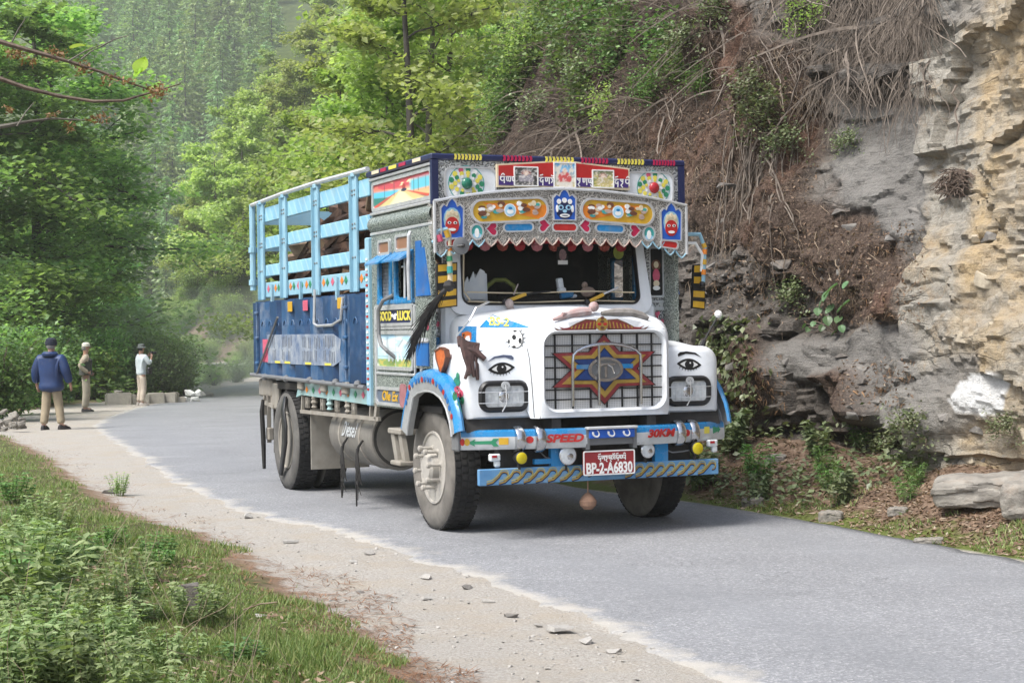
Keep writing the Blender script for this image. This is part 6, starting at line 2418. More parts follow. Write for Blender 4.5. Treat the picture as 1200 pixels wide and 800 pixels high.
m = M(); m.box((-.10, 0, 1.84), (.30, 1.72, .10), ch=.02); m.box((-.12, .05, 1.92), (.12, .9, .1), ch=.02); m.build('dashboard', DARKIN, cab)
m = SM(); m.tube([tp(px_, py_, 0, -.18) for px_, py_ in ((565, 350), (570, 336), (580, 328), (592, 328), (602, 335), (606, 350))], .02, 8); m.build('steering_wheel', mat('olive_wheel', (.22, .26, .05), None, 9), cab)
m = M()
zig = [(542, 351), (543, 334), (548, 324), (549.5, 331), (555, 318), (557, 326), (563, 315), (568, 318), (569, 351)]
q = [tp(*p, 0, -.03) for p in zig]
m.prism([(p.y, p.z) for p in q], 0, -.045, -.03)
q = [tp(p[0] + 3, p[1] + 3, 0, -.06) for p in zig]
m.prism([(p.y, p.z) for p in q], 0, -.09, -.07)
o = m.build('folded_cloth', CLOTHW); o.matrix_world = truck.matrix_basis.copy()
tag(o, 'pleated white cloth standing on the dashboard behind the windscreen', 'cloth')
m = M()
for px_, py_, dy, dz, mt in ((664, 346, .12, .05, 0), (658, 340, .07, .04, 1), (656, 332, .05, .09, 1), (672, 347, .05, .03, 1)):
    p = tp(px_, py_, 0, -.02); m.m = mt; m.box(p, (.06, dy, dz), ch=.01, rx=.15)
o = m.build('dashboard_shrine', [BRIGHTBLUE, CLOTHW]); o.matrix_world = truck.matrix_basis.copy()
tag(o, 'small blue and white ornament in the middle of the dashboard', 'ornament')
m = SM(); p = tp(689, 342, 0, -.02); m.ball(p, .06, 10, (.6, 1.2, .8)); m.ball(p + Vector((0, -.03, .06)), .03, 8)
o = m.build('dashboard_doll', mat('knitted_doll', (.42, .33, .27), (.3, .2, .16), 40, .9)); o.matrix_world = truck.matrix_basis.copy()
tag(o, 'beige knitted doll sitting on the dashboard right of the blue ornament', 'doll')
m = M()
for k in range(10):
    y = -.72 + k * .16
    m.m = (0, 1, 2)[k % 3]
    m.ball((-.02, y, 2.385), .055, 8, (.5, 1, .9))
m.m = 0; m.box((-.02, 0, 2.43), (.03, 1.6, .05))
o = m.build('pelmet', [mat('dark_red_fringe', (.45, .04, .05), None, 20, .9), mat('pink_fringe', (.6, .22, .25), None, 20, .9), mat('rust_fringe', (.35, .07, .05), None, 20, .9)], cab)
p = tp(659, 300, 0, .0)
m = M(); m.box(p, (.01, .10, .16)); m.box(p + Vector((.006, 0, -.055)), (.006, .09, .03)); m.build('hanging_card', DARKIN, cab)
M().box(p + Vector((.008, 0, -.055)), (.006, .09, .035)).build('card_edge', PLATEW, cab)
M().prism(circ(p.y, p.z + .01, .035, .05, 10), 0, p.x + .006, p.x + .010).build('card_picture', mat('card_print', (.35, .2, .2), (.15, .1, .12), 60), cab)
p = tp(725, 296, 0, -.02); M().prism(circ(p.y, p.z, .05, .06, 14), 0, p.x - .01, p.x).build('round_sticker', mat('olive_disc', (.28, .32, .05), None, 12), cab)
# rag and doll lying on the bonnet
m = SM()
P = [BODY.ray_cast(EYE_T, tray(a, b2))[0] + Vector((0, 0, .03)) for a, b2 in ((648, 379), (658, 375.5), (668, 372), (680, 370), (692, 369))]
m.tube(P, [.012, .022, .03, .04, .03], 8)
m.ball(P[-1] + Vector((.0, .03, .035)), .042, 10); m.tube([P[2], P[2] + Vector((.03, -.08, .0))], .014, 6)
o = m.build('cloth_doll', mat('pale_doll', (.46, .42, .42), (.36, .2, .18), 9, .85)); o.matrix_world = truck.matrix_basis.copy()
tag(o, 'pale cloth doll lying across the front edge of the white bonnet', 'doll')
m = SM()
P = [BODY.ray_cast(EYE_T, tray(a, b2))[0] + Vector((0, 0, .02)) for a, b2 in ((705, 370), (720, 369), (738, 369.5), (752, 373), (760, 376))]
m.tube(P, [.015, .035, .04, .035, .015], 8)
o = m.build('rolled_rag', mat('grey_rag', (.30, .28, .26), (.18, .165, .15), 14, .9)); o.matrix_world = truck.matrix_basis.copy()
tag(o, 'rolled grey rag lying on the bonnet right of the cloth doll', 'rag')

# ---------- load of rough timber in the bed
r = random.Random(21)
loads = []
for k in range(130):
    x = r.uniform(-5.0, -1.9); y = r.uniform(-.78, .5); z = r.uniform(1.9, 2.62)
    if k < 16: y = r.uniform(-.85, -.45); z = 1.9 + .11 * (k % 8) + .0
    if k < 16: x = -4.4 + (k % 4) * .85 + r.uniform(-.2, .2)
    ln = r.uniform(.9, 2.0)
    a, tl = r.gauss(0, .4), max(-.3, min(.3, r.gauss(.08, .22)))
    z = r.uniform(1.95, np.interp(x, [-5.3, -4.4, -3.2, -1.8], [2.42, 2.60, 2.86, 2.90])); y = r.uniform(-.9, .4) if k % 3 else -.85
    m = M()
    n = 6
    d = Vector((cos(a) * cos(tl), sin(a) * cos(tl) * .25, sin(tl)))
    c = Vector((max(-4.6, min(-2.3, x)), y, min(z, 3.0 - ln * .5 * abs(sin(tl)))))
    rr = r.uniform(.05, .12)
    rings = []
    u = d.orthogonal().normalized(); w = d.cross(u)
    jit = [r.uniform(.45, 1.4) for _ in range(n)]
    for t in (-.5, -.2, .1, .35, .5):
        rings.append([c + d * (t * ln) + (u * cos(2 * pi * j / n) + w * sin(2 * pi * j / n)) * rr * jit[j] * r.uniform(.85, 1.1) for j in range(n)])
    m.loft(rings)
    o = m.build('timber_log', LOGM if k % 5 else LOGEND); o.matrix_world = truck.matrix_basis.copy()
    tag(o, 'rough brown split log piled among the others in the slatted truck bed', 'log', 'split logs loaded in the truck bed')

# a thing has parts and sub-parts, nothing deeper
for nm in ('roof_crown', 'header_panel', 'sign_board', 'sun_visor', 'cab_side', 'roof_slab', 'screen_surround', 'cowl', 'corner_panel'):
    for o in list(truck.children_recursive):
        if o.name.split('.')[0] == nm: o.parent = truck
for o in list(truck.children_recursive):
    d, q = 0, o
    while q.parent: d, q = d + 1, q.parent
    if d > 2:
        q = o
        while q.parent.parent != truck: q = q.parent
        o.parent = q.parent
# ------------------------------------------------------------------ people by the bend
def skin_body(name, J, E, R, mtl, parent=None, sub=2, root='pelvis', M4=None):
    """one continuous figure grown over a skeleton"""
    keys = list(J)
    me = bpy.data.meshes.new(name)
    me.from_pydata([J[k] for k in keys], [(keys.index(a), keys.index(b)) for a, b in E], [])
    o = bpy.data.objects.new(name, me)
    COL.objects.link(o)
    sk = o.modifiers.new('skin', 'SKIN')
    sk.use_smooth_shade = True
    sk.branch_smoothing = .3
    for i, k in enumerate(keys):
        r = R[k]
        me.skin_vertices[0].data[i].radius = (r, r) if isinstance(r, (int, float)) else r
        me.skin_vertices[0].data[i].use_root = (k == root)
    ss = o.modifiers.new('sub', 'SUBSURF'); ss.levels = ss.render_levels = sub
    dg = bpy.context.evaluated_depsgraph_get()
    m2 = bpy.data.meshes.new_from_object(o.evaluated_get(dg))
    bpy.data.objects.remove(o)
    m2.materials.clear(); m2.materials.append(mtl)
    m2.polygons.foreach_set('use_smooth', [True] * len(m2.polygons))
    if M4: m2.transform(M4)
    q = link(name, m2, parent)
    return q


SKIN = mat('skin', (.42, .25, .18), (.36, .2, .14), 9, .6)


def person(loc, rz, H, arms, legs, label, jacket, trousers, hat, shoes, hair, vest=None, lean=0, bulk=1.0):
    root = empty('person', loc, rz)
    tag(root, label, 'person', 'people standing by the road bend')
    k = H / 1.75
    J = dict(pelvis=(0, 0, .92), belly=(.0, lean * .3, 1.08), chest=(0, lean * .7, 1.30), neck=(0, lean, 1.47), head0=(0, lean + .01, 1.55), head1=(0, lean + .015, 1.66), head2=(0, lean + .01, 1.73))
    R = dict(pelvis=(.15, .11), belly=(.14, .10), chest=(.165, .11), neck=.055, head0=(.066, .08), head1=(.076, .092), head2=(.045, .055))
    E = [('pelvis', 'belly'), ('belly', 'chest'), ('chest', 'neck'), ('neck', 'head0'), ('head0', 'head1'), ('head1', 'head2')]
    for s, sd in ((-1, 'L'), (1, 'R')):
        hp, kn, an, toe = legs[sd]
        J['hip' + sd] = (s * .09, 0, .88); J['knee' + sd] = kn; J['ank' + sd] = an; J['toe' + sd] = toe
        R['hip' + sd] = .085; R['knee' + sd] = .058; R['ank' + sd] = .042; R['toe' + sd] = .032
        E += [('pelvis', 'hip' + sd), ('hip' + sd, 'knee' + sd), ('knee' + sd, 'ank' + sd), ('ank' + sd, 'toe' + sd)]
        sh, el, wr, ha = arms[sd]
        J['sh' + sd] = sh; J['el' + sd] = el; J['wr' + sd] = wr; J['ha' + sd] = ha
        R['sh' + sd] = .06; R['el' + sd] = .043; R['wr' + sd] = .03; R['ha' + sd] = (.036, .02)
        E += [('chest', 'sh' + sd), ('sh' + sd, 'el' + sd), ('el' + sd, 'wr' + sd), ('wr' + sd, 'ha' + sd)]
        # fingers
        d = (Vector(ha) - Vector(wr)).normalized()
        side = d.cross(Vector((1, 0, 0)))
        side = side.normalized() if side.length > .1 else Vector((0, 1, 0))
        for i, (off, ln) in enumerate(((-.027, .060), (-.009, .072), (.009, .068), (.027, .052))):
            a = Vector(ha) + side * off + d * .02; b = a + d * ln * .55; c = b + (d * .7 + Vector((-s * .5, .2, 0))).normalized() * ln * .45
            for nm, p in (('a', a), ('b', b), ('c', c)):
                J[f'f{i}{nm}{sd}'] = tuple(p); R[f'f{i}{nm}{sd}'] = .009 if nm != 'c' else .007
            E += [('ha' + sd, f'f{i}a{sd}'), (f'f{i}a{sd}', f'f{i}b{sd}'), (f'f{i}b{sd}', f'f{i}c{sd}')]
        a = Vector(wr) + d * .03 + side * -.035; b = a + (d * .7 - side * .7) * .045
        J['t0' + sd] = tuple(a); J['t1' + sd] = tuple(b); R['t0' + sd] = .012; R['t1' + sd] = .009
        E += [('wr' + sd, 't0' + sd), ('t0' + sd, 't1' + sd)]
    S4 = Matrix.Scale(k, 4)
    skin_body('body', J, E, R, SKIN, root, M4=S4)
    # face
    hy = lean + .015
    f = SM()
    f.ball((0, hy + .10, 1.645), .016, 8, (.8, 1.2, 1.3))
    for s in (-1, 1): f.ball((s * .083, hy + .0, 1.65), .022, 8, (.4, .8, 1.3))
    f.v = [tuple(S4 @ Vector(p)) for p in f.v]; f.build('face', SKIN, root)
    e = M()
    for s in (-1, 1): e.ball((s * .033, hy + .086, 1.668), .009, 6)
    e.box((0, hy + .092, 1.608), (.045, .006, .006))
    e.v = [tuple(S4 @ Vector(p)) for p in e.v]; e.build('eyes', BLACK, root)
    hr = SM()
    hr.loft([[(c * .084 * cos(t), hy - .022 + c * .088 * sin(t), z) for t in np.linspace(pi * .9, 2.1 * pi, 11)] for c, z in ((.80, 1.585), (1.0, 1.62), (1.04, 1.655), (.98, 1.69), (.6, 1.72), (.05, 1.74))], closed=False)
    hr.v = [tuple(S4 @ Vector(p)) for p in hr.v]; hr.build('hair', hair, root, fix=False)
    # trousers
    J2 = {k_: J[k_] for k_ in ('pelvis', 'hipL', 'hipR', 'kneeL', 'kneeR')}
    J2['waist'] = (0, lean * .2, 1.03)
    for sd in 'LR':
        a, b = Vector(J['knee' + sd]), Vector(J['ank' + sd])
        J2['cuff' + sd] = tuple(a.lerp(b, .95)); J2['shin' + sd] = tuple(a.lerp(b, .5))
    R2 = dict(pelvis=(.17 * bulk, .13), waist=(.16 * bulk, .12), hipL=.115, hipR=.115, kneeL=.092, kneeR=.092, shinL=.086, shinR=.086, cuffL=.080, cuffR=.080)
    E2 = [('pelvis', 'waist')] + [q for sd in 'LR' for q in (('pelvis', 'hip' + sd), ('hip' + sd, 'knee' + sd), ('knee' + sd, 'shin' + sd), ('shin' + sd, 'cuff' + sd))]
    skin_body('trousers', J2, E2, R2, trousers, root, M4=S4)
    # jacket or shirt with sleeves
    jm, hem, rad, flare, sleeve = jacket
    J3 = dict(pelvis=(0, lean * .4, 1.15), hem=(0, lean * .1, hem), chest=(0, lean * .7, 1.31), collar=(0, lean * .95, 1.46))
    R3 = dict(pelvis=(.175 * rad, .135 * rad), hem=(.175 * rad * flare, .14 * rad * flare), chest=(.185 * rad, .135 * rad), collar=(.085, .08))
    E3 = [('pelvis', 'hem'), ('pelvis', 'chest'), ('chest', 'collar')]
    for s, sd in ((-1, 'L'), (1, 'R')):
        J3['sh' + sd] = J['sh' + sd]; J3['el' + sd] = J['el' + sd]
        J3['wr' + sd] = tuple(Vector(J['el' + sd]).lerp(Vector(J['wr' + sd]), sleeve))
        R3['sh' + sd] = .082 * rad; R3['el' + sd] = .064 * rad; R3['wr' + sd] = .05 * rad
        E3 += [('chest', 'sh' + sd), ('sh' + sd, 'el' + sd), ('el' + sd, 'wr' + sd)]
    skin_body('jacket' if rad > 1.1 else 'shirt', J3, E3, R3, jm, root, M4=S4)
    if vest:
        J4 = dict(pelvis=(0, lean * .4, 1.14), hem=(0, lean * .1, .96), chest=(0, lean * .7, 1.32), collar=(0, lean * .95, 1.45))
        R4 = dict(pelvis=(.215, .17), hem=(.215, .17), chest=(.215, .165), collar=(.11, .085))
        skin_body('vest', J4, [('pelvis', 'hem'), ('pelvis', 'chest'), ('chest', 'collar')], R4, vest, root, M4=S4)
    # hat
    h = SM()
    kind, hm = hat
    if kind == 'cap':
        h.lathe([(.102, 0), (.106, .03), (.098, .07), (.062, .10), (0, .108)], (0, hy, 1.675), 'z', 18)
        h.loft([[(.075 * cos(t), hy + .07 + .085 * sin(t) + o_, 1.685 - .02 * sin(t) + dz) for t in np.linspace(0, pi, 9)] for o_, dz in ((0, .0), (0, .008), (-.03, .012))], closed=False)
    elif kind == 'beanie':
        h.lathe([(.102, -.03), (.114, -.02), (.114, .04), (.10, .09), (.06, .12), (0, .128)], (0, hy - .005, 1.675), 'z', 18)
    else:
        h.lathe([(.155, -.018), (.162, -.012), (.10, .012), (.098, .05), (.09, .085), (.05, .10), (0, .102)], (0, hy, 1.68), 'z', 20)
    h.v = [tuple(S4 @ Vector(p)) for p in h.v]; h.build('hat', hm, root, fix=False)
    for s, sd in ((-1, 'L'), (1, 'R')):
        a, t = Vector(J['ank' + sd]), Vector(J['toe' + sd])
        d = (t - a); d.z = 0; d.normalize()
        m = SM()
        w = Vector((-d.y, d.x, 0))
        z0 = min(a.z, t.z) - .05
        secs = []
        for u, hw, hh in ((-.07, .03, .07), (-.04, .042, .10), (.04, .045, .10), (.12, .05, .07), (.18, .045, .05), (.215, .02, .03)):
            c = a + d * u
            secs.append([(c.x + w.x * x, c.y + w.y * x, z0 + z) for x, z in ((-hw, .0), (hw, .0), (hw, hh * .5), (hw * .6, hh), (-hw * .6, hh), (-hw, hh * .5))])
        m.loft(secs)
        m.v = [tuple(S4 @ Vector(p)) for p in m.v]
        m.build('shoe', shoes, root)
    return root


KHAKI = mat('khaki_cloth', (.34, .28, .19), (.25, .205, .14), 6, .9)
BEIGE = mat('beige_cloth', (.55, .47, .39), (.44, .37, .3), 6, .9)
GREYKHAKI = mat('grey_khaki_cloth', (.44, .39, .31), (.34, .3, .24), 6, .9)
BLUEJ = mat('blue_anorak', (.011, .038, .13), (.006, .02, .075), 4, .55)
SHIRTW = mat('pale_shirt', (.56, .62, .64), (.44, .5, .53), 5, .85)
SHIRTB = mat('tan_shirt', (.52, .45, .34), (.3, .25, .19), 6, .9)
VESTM = mat('dark_olive_vest', (.06, .065, .055), (.035, .038, .034), 7, .9)
SHOEM = mat('dark_shoe', (.03, .028, .03), None, 9, .7)
SHOEW = mat('pale_shoe', (.48, .44, .4), (.3, .27, .24), 9, .8)
HATB = mat('dark_blue_cap', (.012, .016, .03), None, 9, .9)
HATW = mat('cream_cap', (.62, .60, .52), None, 9, .8)
HATG = mat('grey_bush_hat', (.14, .16, .15), (.09, .1, .1), 14, .9)
HAIRG = mat('grey_hair', (.22, .21, .2), None, 40, .8)
HAIRD = mat('dark_hair', (.02, .018, .015), None, 40, .7)


def ground_at(px, py, Y):
    p = at(px, py, Y)
    return Vector((p.x, p.y, gz(p.x, p.y)))


LEG0 = {'L': (None, (-.10, .02, .48), (-.11, -.02, .085), (-.13, .13, .05)), 'R': (None, (.10, .02, .48), (.11, -.02, .085), (.13, .13, .05))}
# nearest: back to us, blue anorak, mid-stride
p1 = ground_at(61, 497, 32.5)
person(p1, radians(-12), 1.72,
       {'L': ((-.22, -.01, 1.40), (-.315, -.04, 1.13), (-.345, .05, .90), (-.34, .09, .81)), 'R': ((.22, -.01, 1.40), (.325, -.03, 1.13), (.36, .06, .90), (.36, .10, .82))},
       {'L': (None, (-.11, -.02, .48), (-.13, -.10, .085), (-.14, .05, .05)), 'R': (None, (.12, .06, .48), (.19, .02, .085), (.25, .15, .05))},
       'person in a blue hooded jacket and khaki trousers walking with their back turned', (BLUEJ, .71, 1.55, 1.22, .98), KHAKI, ('beanie', HATB), SHOEM, HAIRG, bulk=1.1)
# hood
h = SM(); h.lathe([(.10, 0), (.15, .02), (.16, .06), (.12, .10), (.09, .10)], (0, -.04, 1.40), 'z', 16)
pp = [o for o in COL.objects if o.name.startswith('person')][-1]
h.build('hood', BLUEJ, pp)
p2 = ground_at(101, 474, 43.7)
person(p2, radians(-75), 1.76,
       {'L': ((-.20, 0, 1.42), (-.27, -.08, 1.16), (-.16, .10, 1.02), (-.11, .15, .99)), 'R': ((.20, 0, 1.42), (.30, -.16, 1.18), (.22, .06, 1.00), (.16, .13, .97))},
       {'L': (None, (-.09, .03, .48), (-.10, -.02, .085), (-.11, .13, .05)), 'R': (None, (.09, .0, .48), (.10, -.05, .085), (.13, .10, .05))},
       'person in a cream cap and dark vest standing with a hand at the waist', (SHIRTB, .90, 1.05, 1., .96), GREYKHAKI, ('cap', HATW), SHOEM, HAIRG, vest=VESTM)
p3 = ground_at(166, 472, 48.7)
pr = person(p3, radians(-50), 1.74,
            {'L': ((-.20, .02, 1.42), (-.25, .12, 1.20), (-.10, .27, 1.40), (-.06, .30, 1.47)), 'R': ((.20, .02, 1.42), (.27, .12, 1.20), (.12, .28, 1.38), (.06, .31, 1.46))},
            {'L': (None, (-.09, .03, .48), (-.11, -.03, .085), (-.12, .12, .05)), 'R': (None, (.10, .02, .48), (.13, -.06, .085), (.16, .09, .05))},
            'person in a pale shirt and grey bush hat raising both hands to a camera', (SHIRTW, .84, 1.14, 1.05, .6), BEIGE, ('bush', HATG), SHOEW, HAIRD)
cm = M(); cm.box((0, .33, 1.50), (.13, .07, .09), ch=.01); cm.lathe([(.035, .0), (.038, .09), (.03, .1)], (0, .37, 1.50), 'y', 12)
o = cm.build('camera', BLACK)
o.location = p3; o.rotation_euler = (0, 0, radians(-50))
tag(o, 'small black camera held up by the person in the pale shirt', 'camera')
cm = M(); cm.box((.27, .12, 1.0), (.10, .14, .2), ch=.03); o = cm.build('camera_bag', BLACK); o.location = p3; o.rotation_euler = (0, 0, radians(-50))
tag(o, 'black camera pouch hanging at the waist of the person in the pale shirt', 'bag')

# parapet blocks by the bend
blk = []
for i, (px, w, hh, d, rz, lab) in enumerate(((139, .74, .38, .5, .25, 'long low concrete block at the left end of the roadside row'), (153.5, .42, .34, .5, -.2, 'concrete block just left of the standing photographer'),
                                             (166, .5, .32, .45, .03, 'concrete block half hidden behind the photographer'), (182.5, .50, .36, .5, .22, 'square concrete block right of the photographer'),
                                             (199, .48, .39, .5, -.12, 'tallest square concrete block near the right end of the row'), (211, .36, .28, .45, .12, 'smallest grey block beside the whitewashed stones'))):
    p = ground_at(px, 471, 50.6 + .25 * i)
    m = rock_mesh('kerb_block', 60 + i, CONC, 1, 1, 1, n=4)
    bmx = bmesh.new()
    bmesh.ops.create_cube(bmx, size=1)
    rr = random.Random(i)
    for v in bmx.verts:
        v.co = Vector((v.co.x * w * rr.uniform(.93, 1.04), v.co.y * d * rr.uniform(.9, 1.05), (v.co.z + .5) * hh * rr.uniform(.92, 1.04) - .04))
    bmesh.ops.bevel(bmx, geom=list(bmx.edges), offset=.03, segments=2, affect='EDGES')
    bmx.to_mesh(m); bmx.free()
    o = link('kerb_block', m)
    o.location = p; o.rotation_euler = (0, 0, rz + radians(8))
    tag(o, lab, 'concrete block', 'concrete blocks along the bend')
for i, (px, py, s, lab) in enumerate(((139, 461, .30, 'flat reddish stone on top of the leftmost concrete block'), (218, 466, .42, 'lower left whitewashed stone at the end of the block row'), (228, 470, .40, 'lower right whitewashed stone at the end of the block row'), (224, 460, .40, 'whitewashed stone lying on top of two others'), (234, 460, .36, 'whitewashed stone at the right end of the pile'), (236, 449, .36, 'brown stone behind the whitewashed pile'), (244, 447, .4, 'brown stone at the edge of the dusty road'))):
    Yd = 50.5 if i == 0 else 52.3 if i < 5 else 60
    p = at(px, py, Yd)
    o = link('stone', rock_mesh('stone', 80 + i, CONC if i == 0 else WSTONE if i < 5 else STONE, 1, .8, .7))
    o.scale = (s, s, s * .9)
    zg = gz(p.x, p.y)
    o.location = (p.x, p.y, max(zg + .1 * s, p.z) if i in (0, 3, 4) else zg + s * .22)
    o.rotation_euler = (.1, .1, i)
    tag(o, lab, 'stone', 'whitewashed stones at the bend' if 0 < i < 5 else None)
# ------------------------------------------------------------------ foliage tools
def leaf_quads(C, L, W, bias=.6, rng=RNG, droop=0., direc=None):
    """one bent rhombic leaf per centre"""
    n = len(C)
    nr = rng.normal(size=(n, 3)); nr[:, 2] = np.abs(nr[:, 2]) + bias * 2
    nr /= np.linalg.norm(nr, axis=1)[:, None]
    t = rng.normal(size=(n, 3)) if direc is None else direc + rng.normal(size=(n, 3)) * .25
    t -= nr * np.sum(t * nr, 1)[:, None]
    t /= np.linalg.norm(t, axis=1)[:, None] + 1e-9
    b = np.cross(nr, t)
    L = np.broadcast_to(L, n)[:, None]; W = np.broadcast_to(W, n)[:, None]
    k = rng.uniform(.6, 1.25, (n, 1))
    tip = C + t * L * k * .55 - np.array([0, 0, 1.]) * droop * L
    base = C - t * L * k * .45
    V = np.stack([base, C + b * W * k * .5, tip, C - b * W * k * .5], 1).reshape(-1, 3)
    F = np.arange(4 * n).reshape(n, 4)
    return V, F


def tubes_np(paths, radii, n=3):
    """many thin tubes; paths (k, m, 3), radii (k, m)"""
    P = np.asarray(paths, float); R = np.asarray(radii, float)
    k, m, _ = P.shape
    T = np.gradient(P, axis=1)
    T /= np.linalg.norm(T, axis=2)[..., None] + 1e-9
    ref = np.where(np.abs(T[..., 2:3]) > .9, np.array([1., 0, 0]), np.array([0, 0, 1.]))
    U = np.cross(T, ref); U /= np.linalg.norm(U, axis=2)[..., None] + 1e-9
    B = np.cross(T, U)
    a = 2 * pi * np.arange(n) / n
    V = P[:, :, None] + R[:, :, None, None] * (U[:, :, None] * np.cos(a)[None, None, :, None] + B[:, :, None] * np.sin(a)[None, None, :, None])
    idx = np.arange(k * m * n).reshape(k, m, n)
    nx = np.roll(idx, -1, 2)
    F = np.stack([idx[:, :-1], nx[:, :-1], nx[:, 1:], idx[:, 1:]], -1).reshape(-1, 4)
    return V.reshape(-1, 3), F


def join_vf(parts):
    V, F, o = [], [], 0
    for v, f in parts:
        V.append(v); F.append(f + o); o += len(v)
    return np.concatenate(V), np.concatenate(F)


def limb_tree(seed, H, spread, r0, first=.3, nl=9, lean=.04, flat=.35):
    """trunk and limbs: returns path list and limb end region points"""
    r = np.random.default_rng(seed)
    zs = np.linspace(0, H * .92, 9)
    wob = np.cumsum(r.normal(0, lean * H / 9, (9, 2)), 0); wob[0] = 0
    trunk = np.concatenate([wob, zs[:, None]], 1)
    paths, radii = [trunk], [np.linspace(r0, r0 * .2, 9)]
    tips = []
    for i in range(nl):
        f = first + (1 - first) * (i + r.uniform(0, .8)) / nl
        f = min(f, .97)
        b = np.array([np.interp(f * H * .92, zs, trunk[:, k]) for k in range(3)])
        a = i * 2.4 + r.uniform(-.5, .5)
        ln = spread * (1.15 - .65 * max(0, f - first) / (1 - first)) * r.uniform(.75, 1.15)
        d = np.array([cos(a), sin(a), r.uniform(flat, flat + .5)])
        pts = [b]
        for q in range(8):
            d = d + r.normal(0, .16, 3); d[2] -= .05; d /= np.linalg.norm(d)
            pts.append(pts[-1] + d * ln / 8)
        pts = np.array(pts)
        paths.append(pts); radii.append(np.linspace(r0 * .42 * (1.1 - f), .012, 9))
        for q in range(3, 9): tips.append((pts[q], ln * .26 * r.uniform(.7, 1.2)))
        for w in range(2):
            s = pts[r.integers(3, 7)]
            dd = r.normal(size=3); dd[2] = abs(dd[2]) * .5; dd /= np.linalg.norm(dd)
            sub = np.array([s + dd * ln * .4 * t + r.normal(0, .03, 3) for t in np.linspace(0, 1, 9)])
            paths.append(sub); radii.append(np.linspace(r0 * .14, .008, 9))
            tips.append((sub[-1], ln * .24)); tips.append((sub[5], ln * .2))
    tips.append((trunk[-1], spread * .3))
    return paths, radii, tips


def make_tree(name, seed, H, spread, r0, leafm, barkm, nleaf, L, W, first=.3, nl=10, flat_cl=.45, bias=.7, flat=.35, droop=.1):
    r = np.random.default_rng(seed + 100)
    paths, radii, tips = limb_tree(seed, H, spread, r0, first, nl, flat=flat)
    root = empty(name, (0, 0, 0))
    V, F = tubes_np(paths, radii, 6)
    o = link('trunk', np_mesh('trunk', V, F, barkm, True), root)
    per = nleaf // len(tips)
    cs = []
    for p, rad in tips:
        q = r.normal(size=(per, 3)); q /= np.linalg.norm(q, axis=1)[:, None]
        q *= (r.uniform(0, 1, (per, 1)) ** .45) * rad * 1.25
        q[:, 2] *= flat_cl
        cs.append(p + q)
    C = np.concatenate(cs)
    V, F = leaf_quads(C, L, W, bias, r, droop)
    link('crown', np_mesh('crown', V, F, leafm), root)
    return root


def make_pine(name, seed, H, leafm, tiers=15, per=9):
    r = np.random.default_rng(seed)
    root = empty(name, (0, 0, 0))
    zs = np.linspace(0, H, 6)
    tr = np.stack([r.normal(0, .06, 6), r.normal(0, .06, 6), zs], 1)
    V, F = tubes_np([tr], [np.linspace(.22, .03, 6)], 6)
    link('trunk', np_mesh('trunk', V, F, BARK, True), root)
    C, D, L = [], [], []
    for i in range(tiers):
        f = (i + .5) / tiers
        z = H * (.14 + .86 * f)
        R = (1 - f) ** .75 * H * .23 + .25
        for k in range(max(4, int(per * (1.1 - .6 * f)))):
            a = r.uniform(0, 2 * pi); rr = R * r.uniform(.75, 1.15)
            for t in np.linspace(.2, 1, 5):
                C.append((cos(a) * rr * t + r.normal(0, .12), sin(a) * rr * t + r.normal(0, .12), z - rr * .30 * t + r.normal(0, .12)))
                D.append((cos(a), sin(a), -.35)); L.append(.55 + .35 * (1 - f))
    C, D, L = np.array(C), np.array(D), np.array(L)
    V1, F1 = leaf_quads(C, L * 1.3, L * .55, .5, r, .1, D)
    V2, F2 = leaf_quads(C + r.normal(0, .15, C.shape), L, L * .45, .1, r, .15, D)
    V, F = join_vf([(V1, F1), (V2, F2)])
    link('crown', np_mesh('crown', V, F, leafm), root)
    return root


def put(proto, used, x, y, s=1, rz=None, dz=0., label=None, cat='tree', group=None, sz=None):
    o = proto if not used.get(proto.name) else copy_tree(proto)
    used[proto.name] = 1
    o.location = (x, y, gz(x, y) + dz)
    o.rotation_euler = (0, 0, RNG.uniform(0, 6.28) if rz is None else rz)
    o.scale = (s, s, sz or s)
    tag(o, label, cat, group)
    return o


USED = {}
# ------------------------------------------------------------------ broadleaf trees on the valley side
mp = [make_tree('maple_tree', 201, 12.5, 4.1, .20, L_MAPLE, BARK, 19000, .18, .14, .20, 20, .36, 1.0, .05),
      make_tree('maple_tree', 207, 12.0, 3.8, .17, L_MAPLE, BARK, 18000, .18, .14, .20, 19, .36, 1.0, .05),
      make_tree('maple_tree', 211, 13.5, 4.3, .22, L_MAPLE, BARK, 19000, .19, .15, .12, 20, .36, 1.0, .1)]
for i, (px, Y, s, k, lab) in enumerate(((48, 62, 1.4, 0, 'leafy green tree with a dark trunk right behind the person in the cream cap'), (-14, 56, 1.4, 1, 'leafy green tree behind the person in the blue jacket'),
                                         (-100, 48, .95, 2, 'leafy green tree at the left edge, beyond the grassy bank'), (86, 70, 1.1, 1, 'leafy tree rising behind the person in the pale shirt'),
                                         (60, 66, 1.4, 2, 'tall leafy tree deep between the two nearer trunks'), (-20, 60, 1.2, 0, 'tall leafy tree at the left edge, in the second row'), (112, 88, 1.0, 2, 'distant leafy tree at the right end of the valley row'),
                                         (-200, 37, .8, 1, 'nearest leafy tree leaning in over the grassy bank from the left'), (88, 74, 1.25, 1, 'tall leafy tree in the third row above the stone blocks'))):
    x = (px - 600) / FPX * Y
    put(mp[k], USED, x, Y, s, None, -.3, lab, 'tree', 'leafy trees along the valley side')

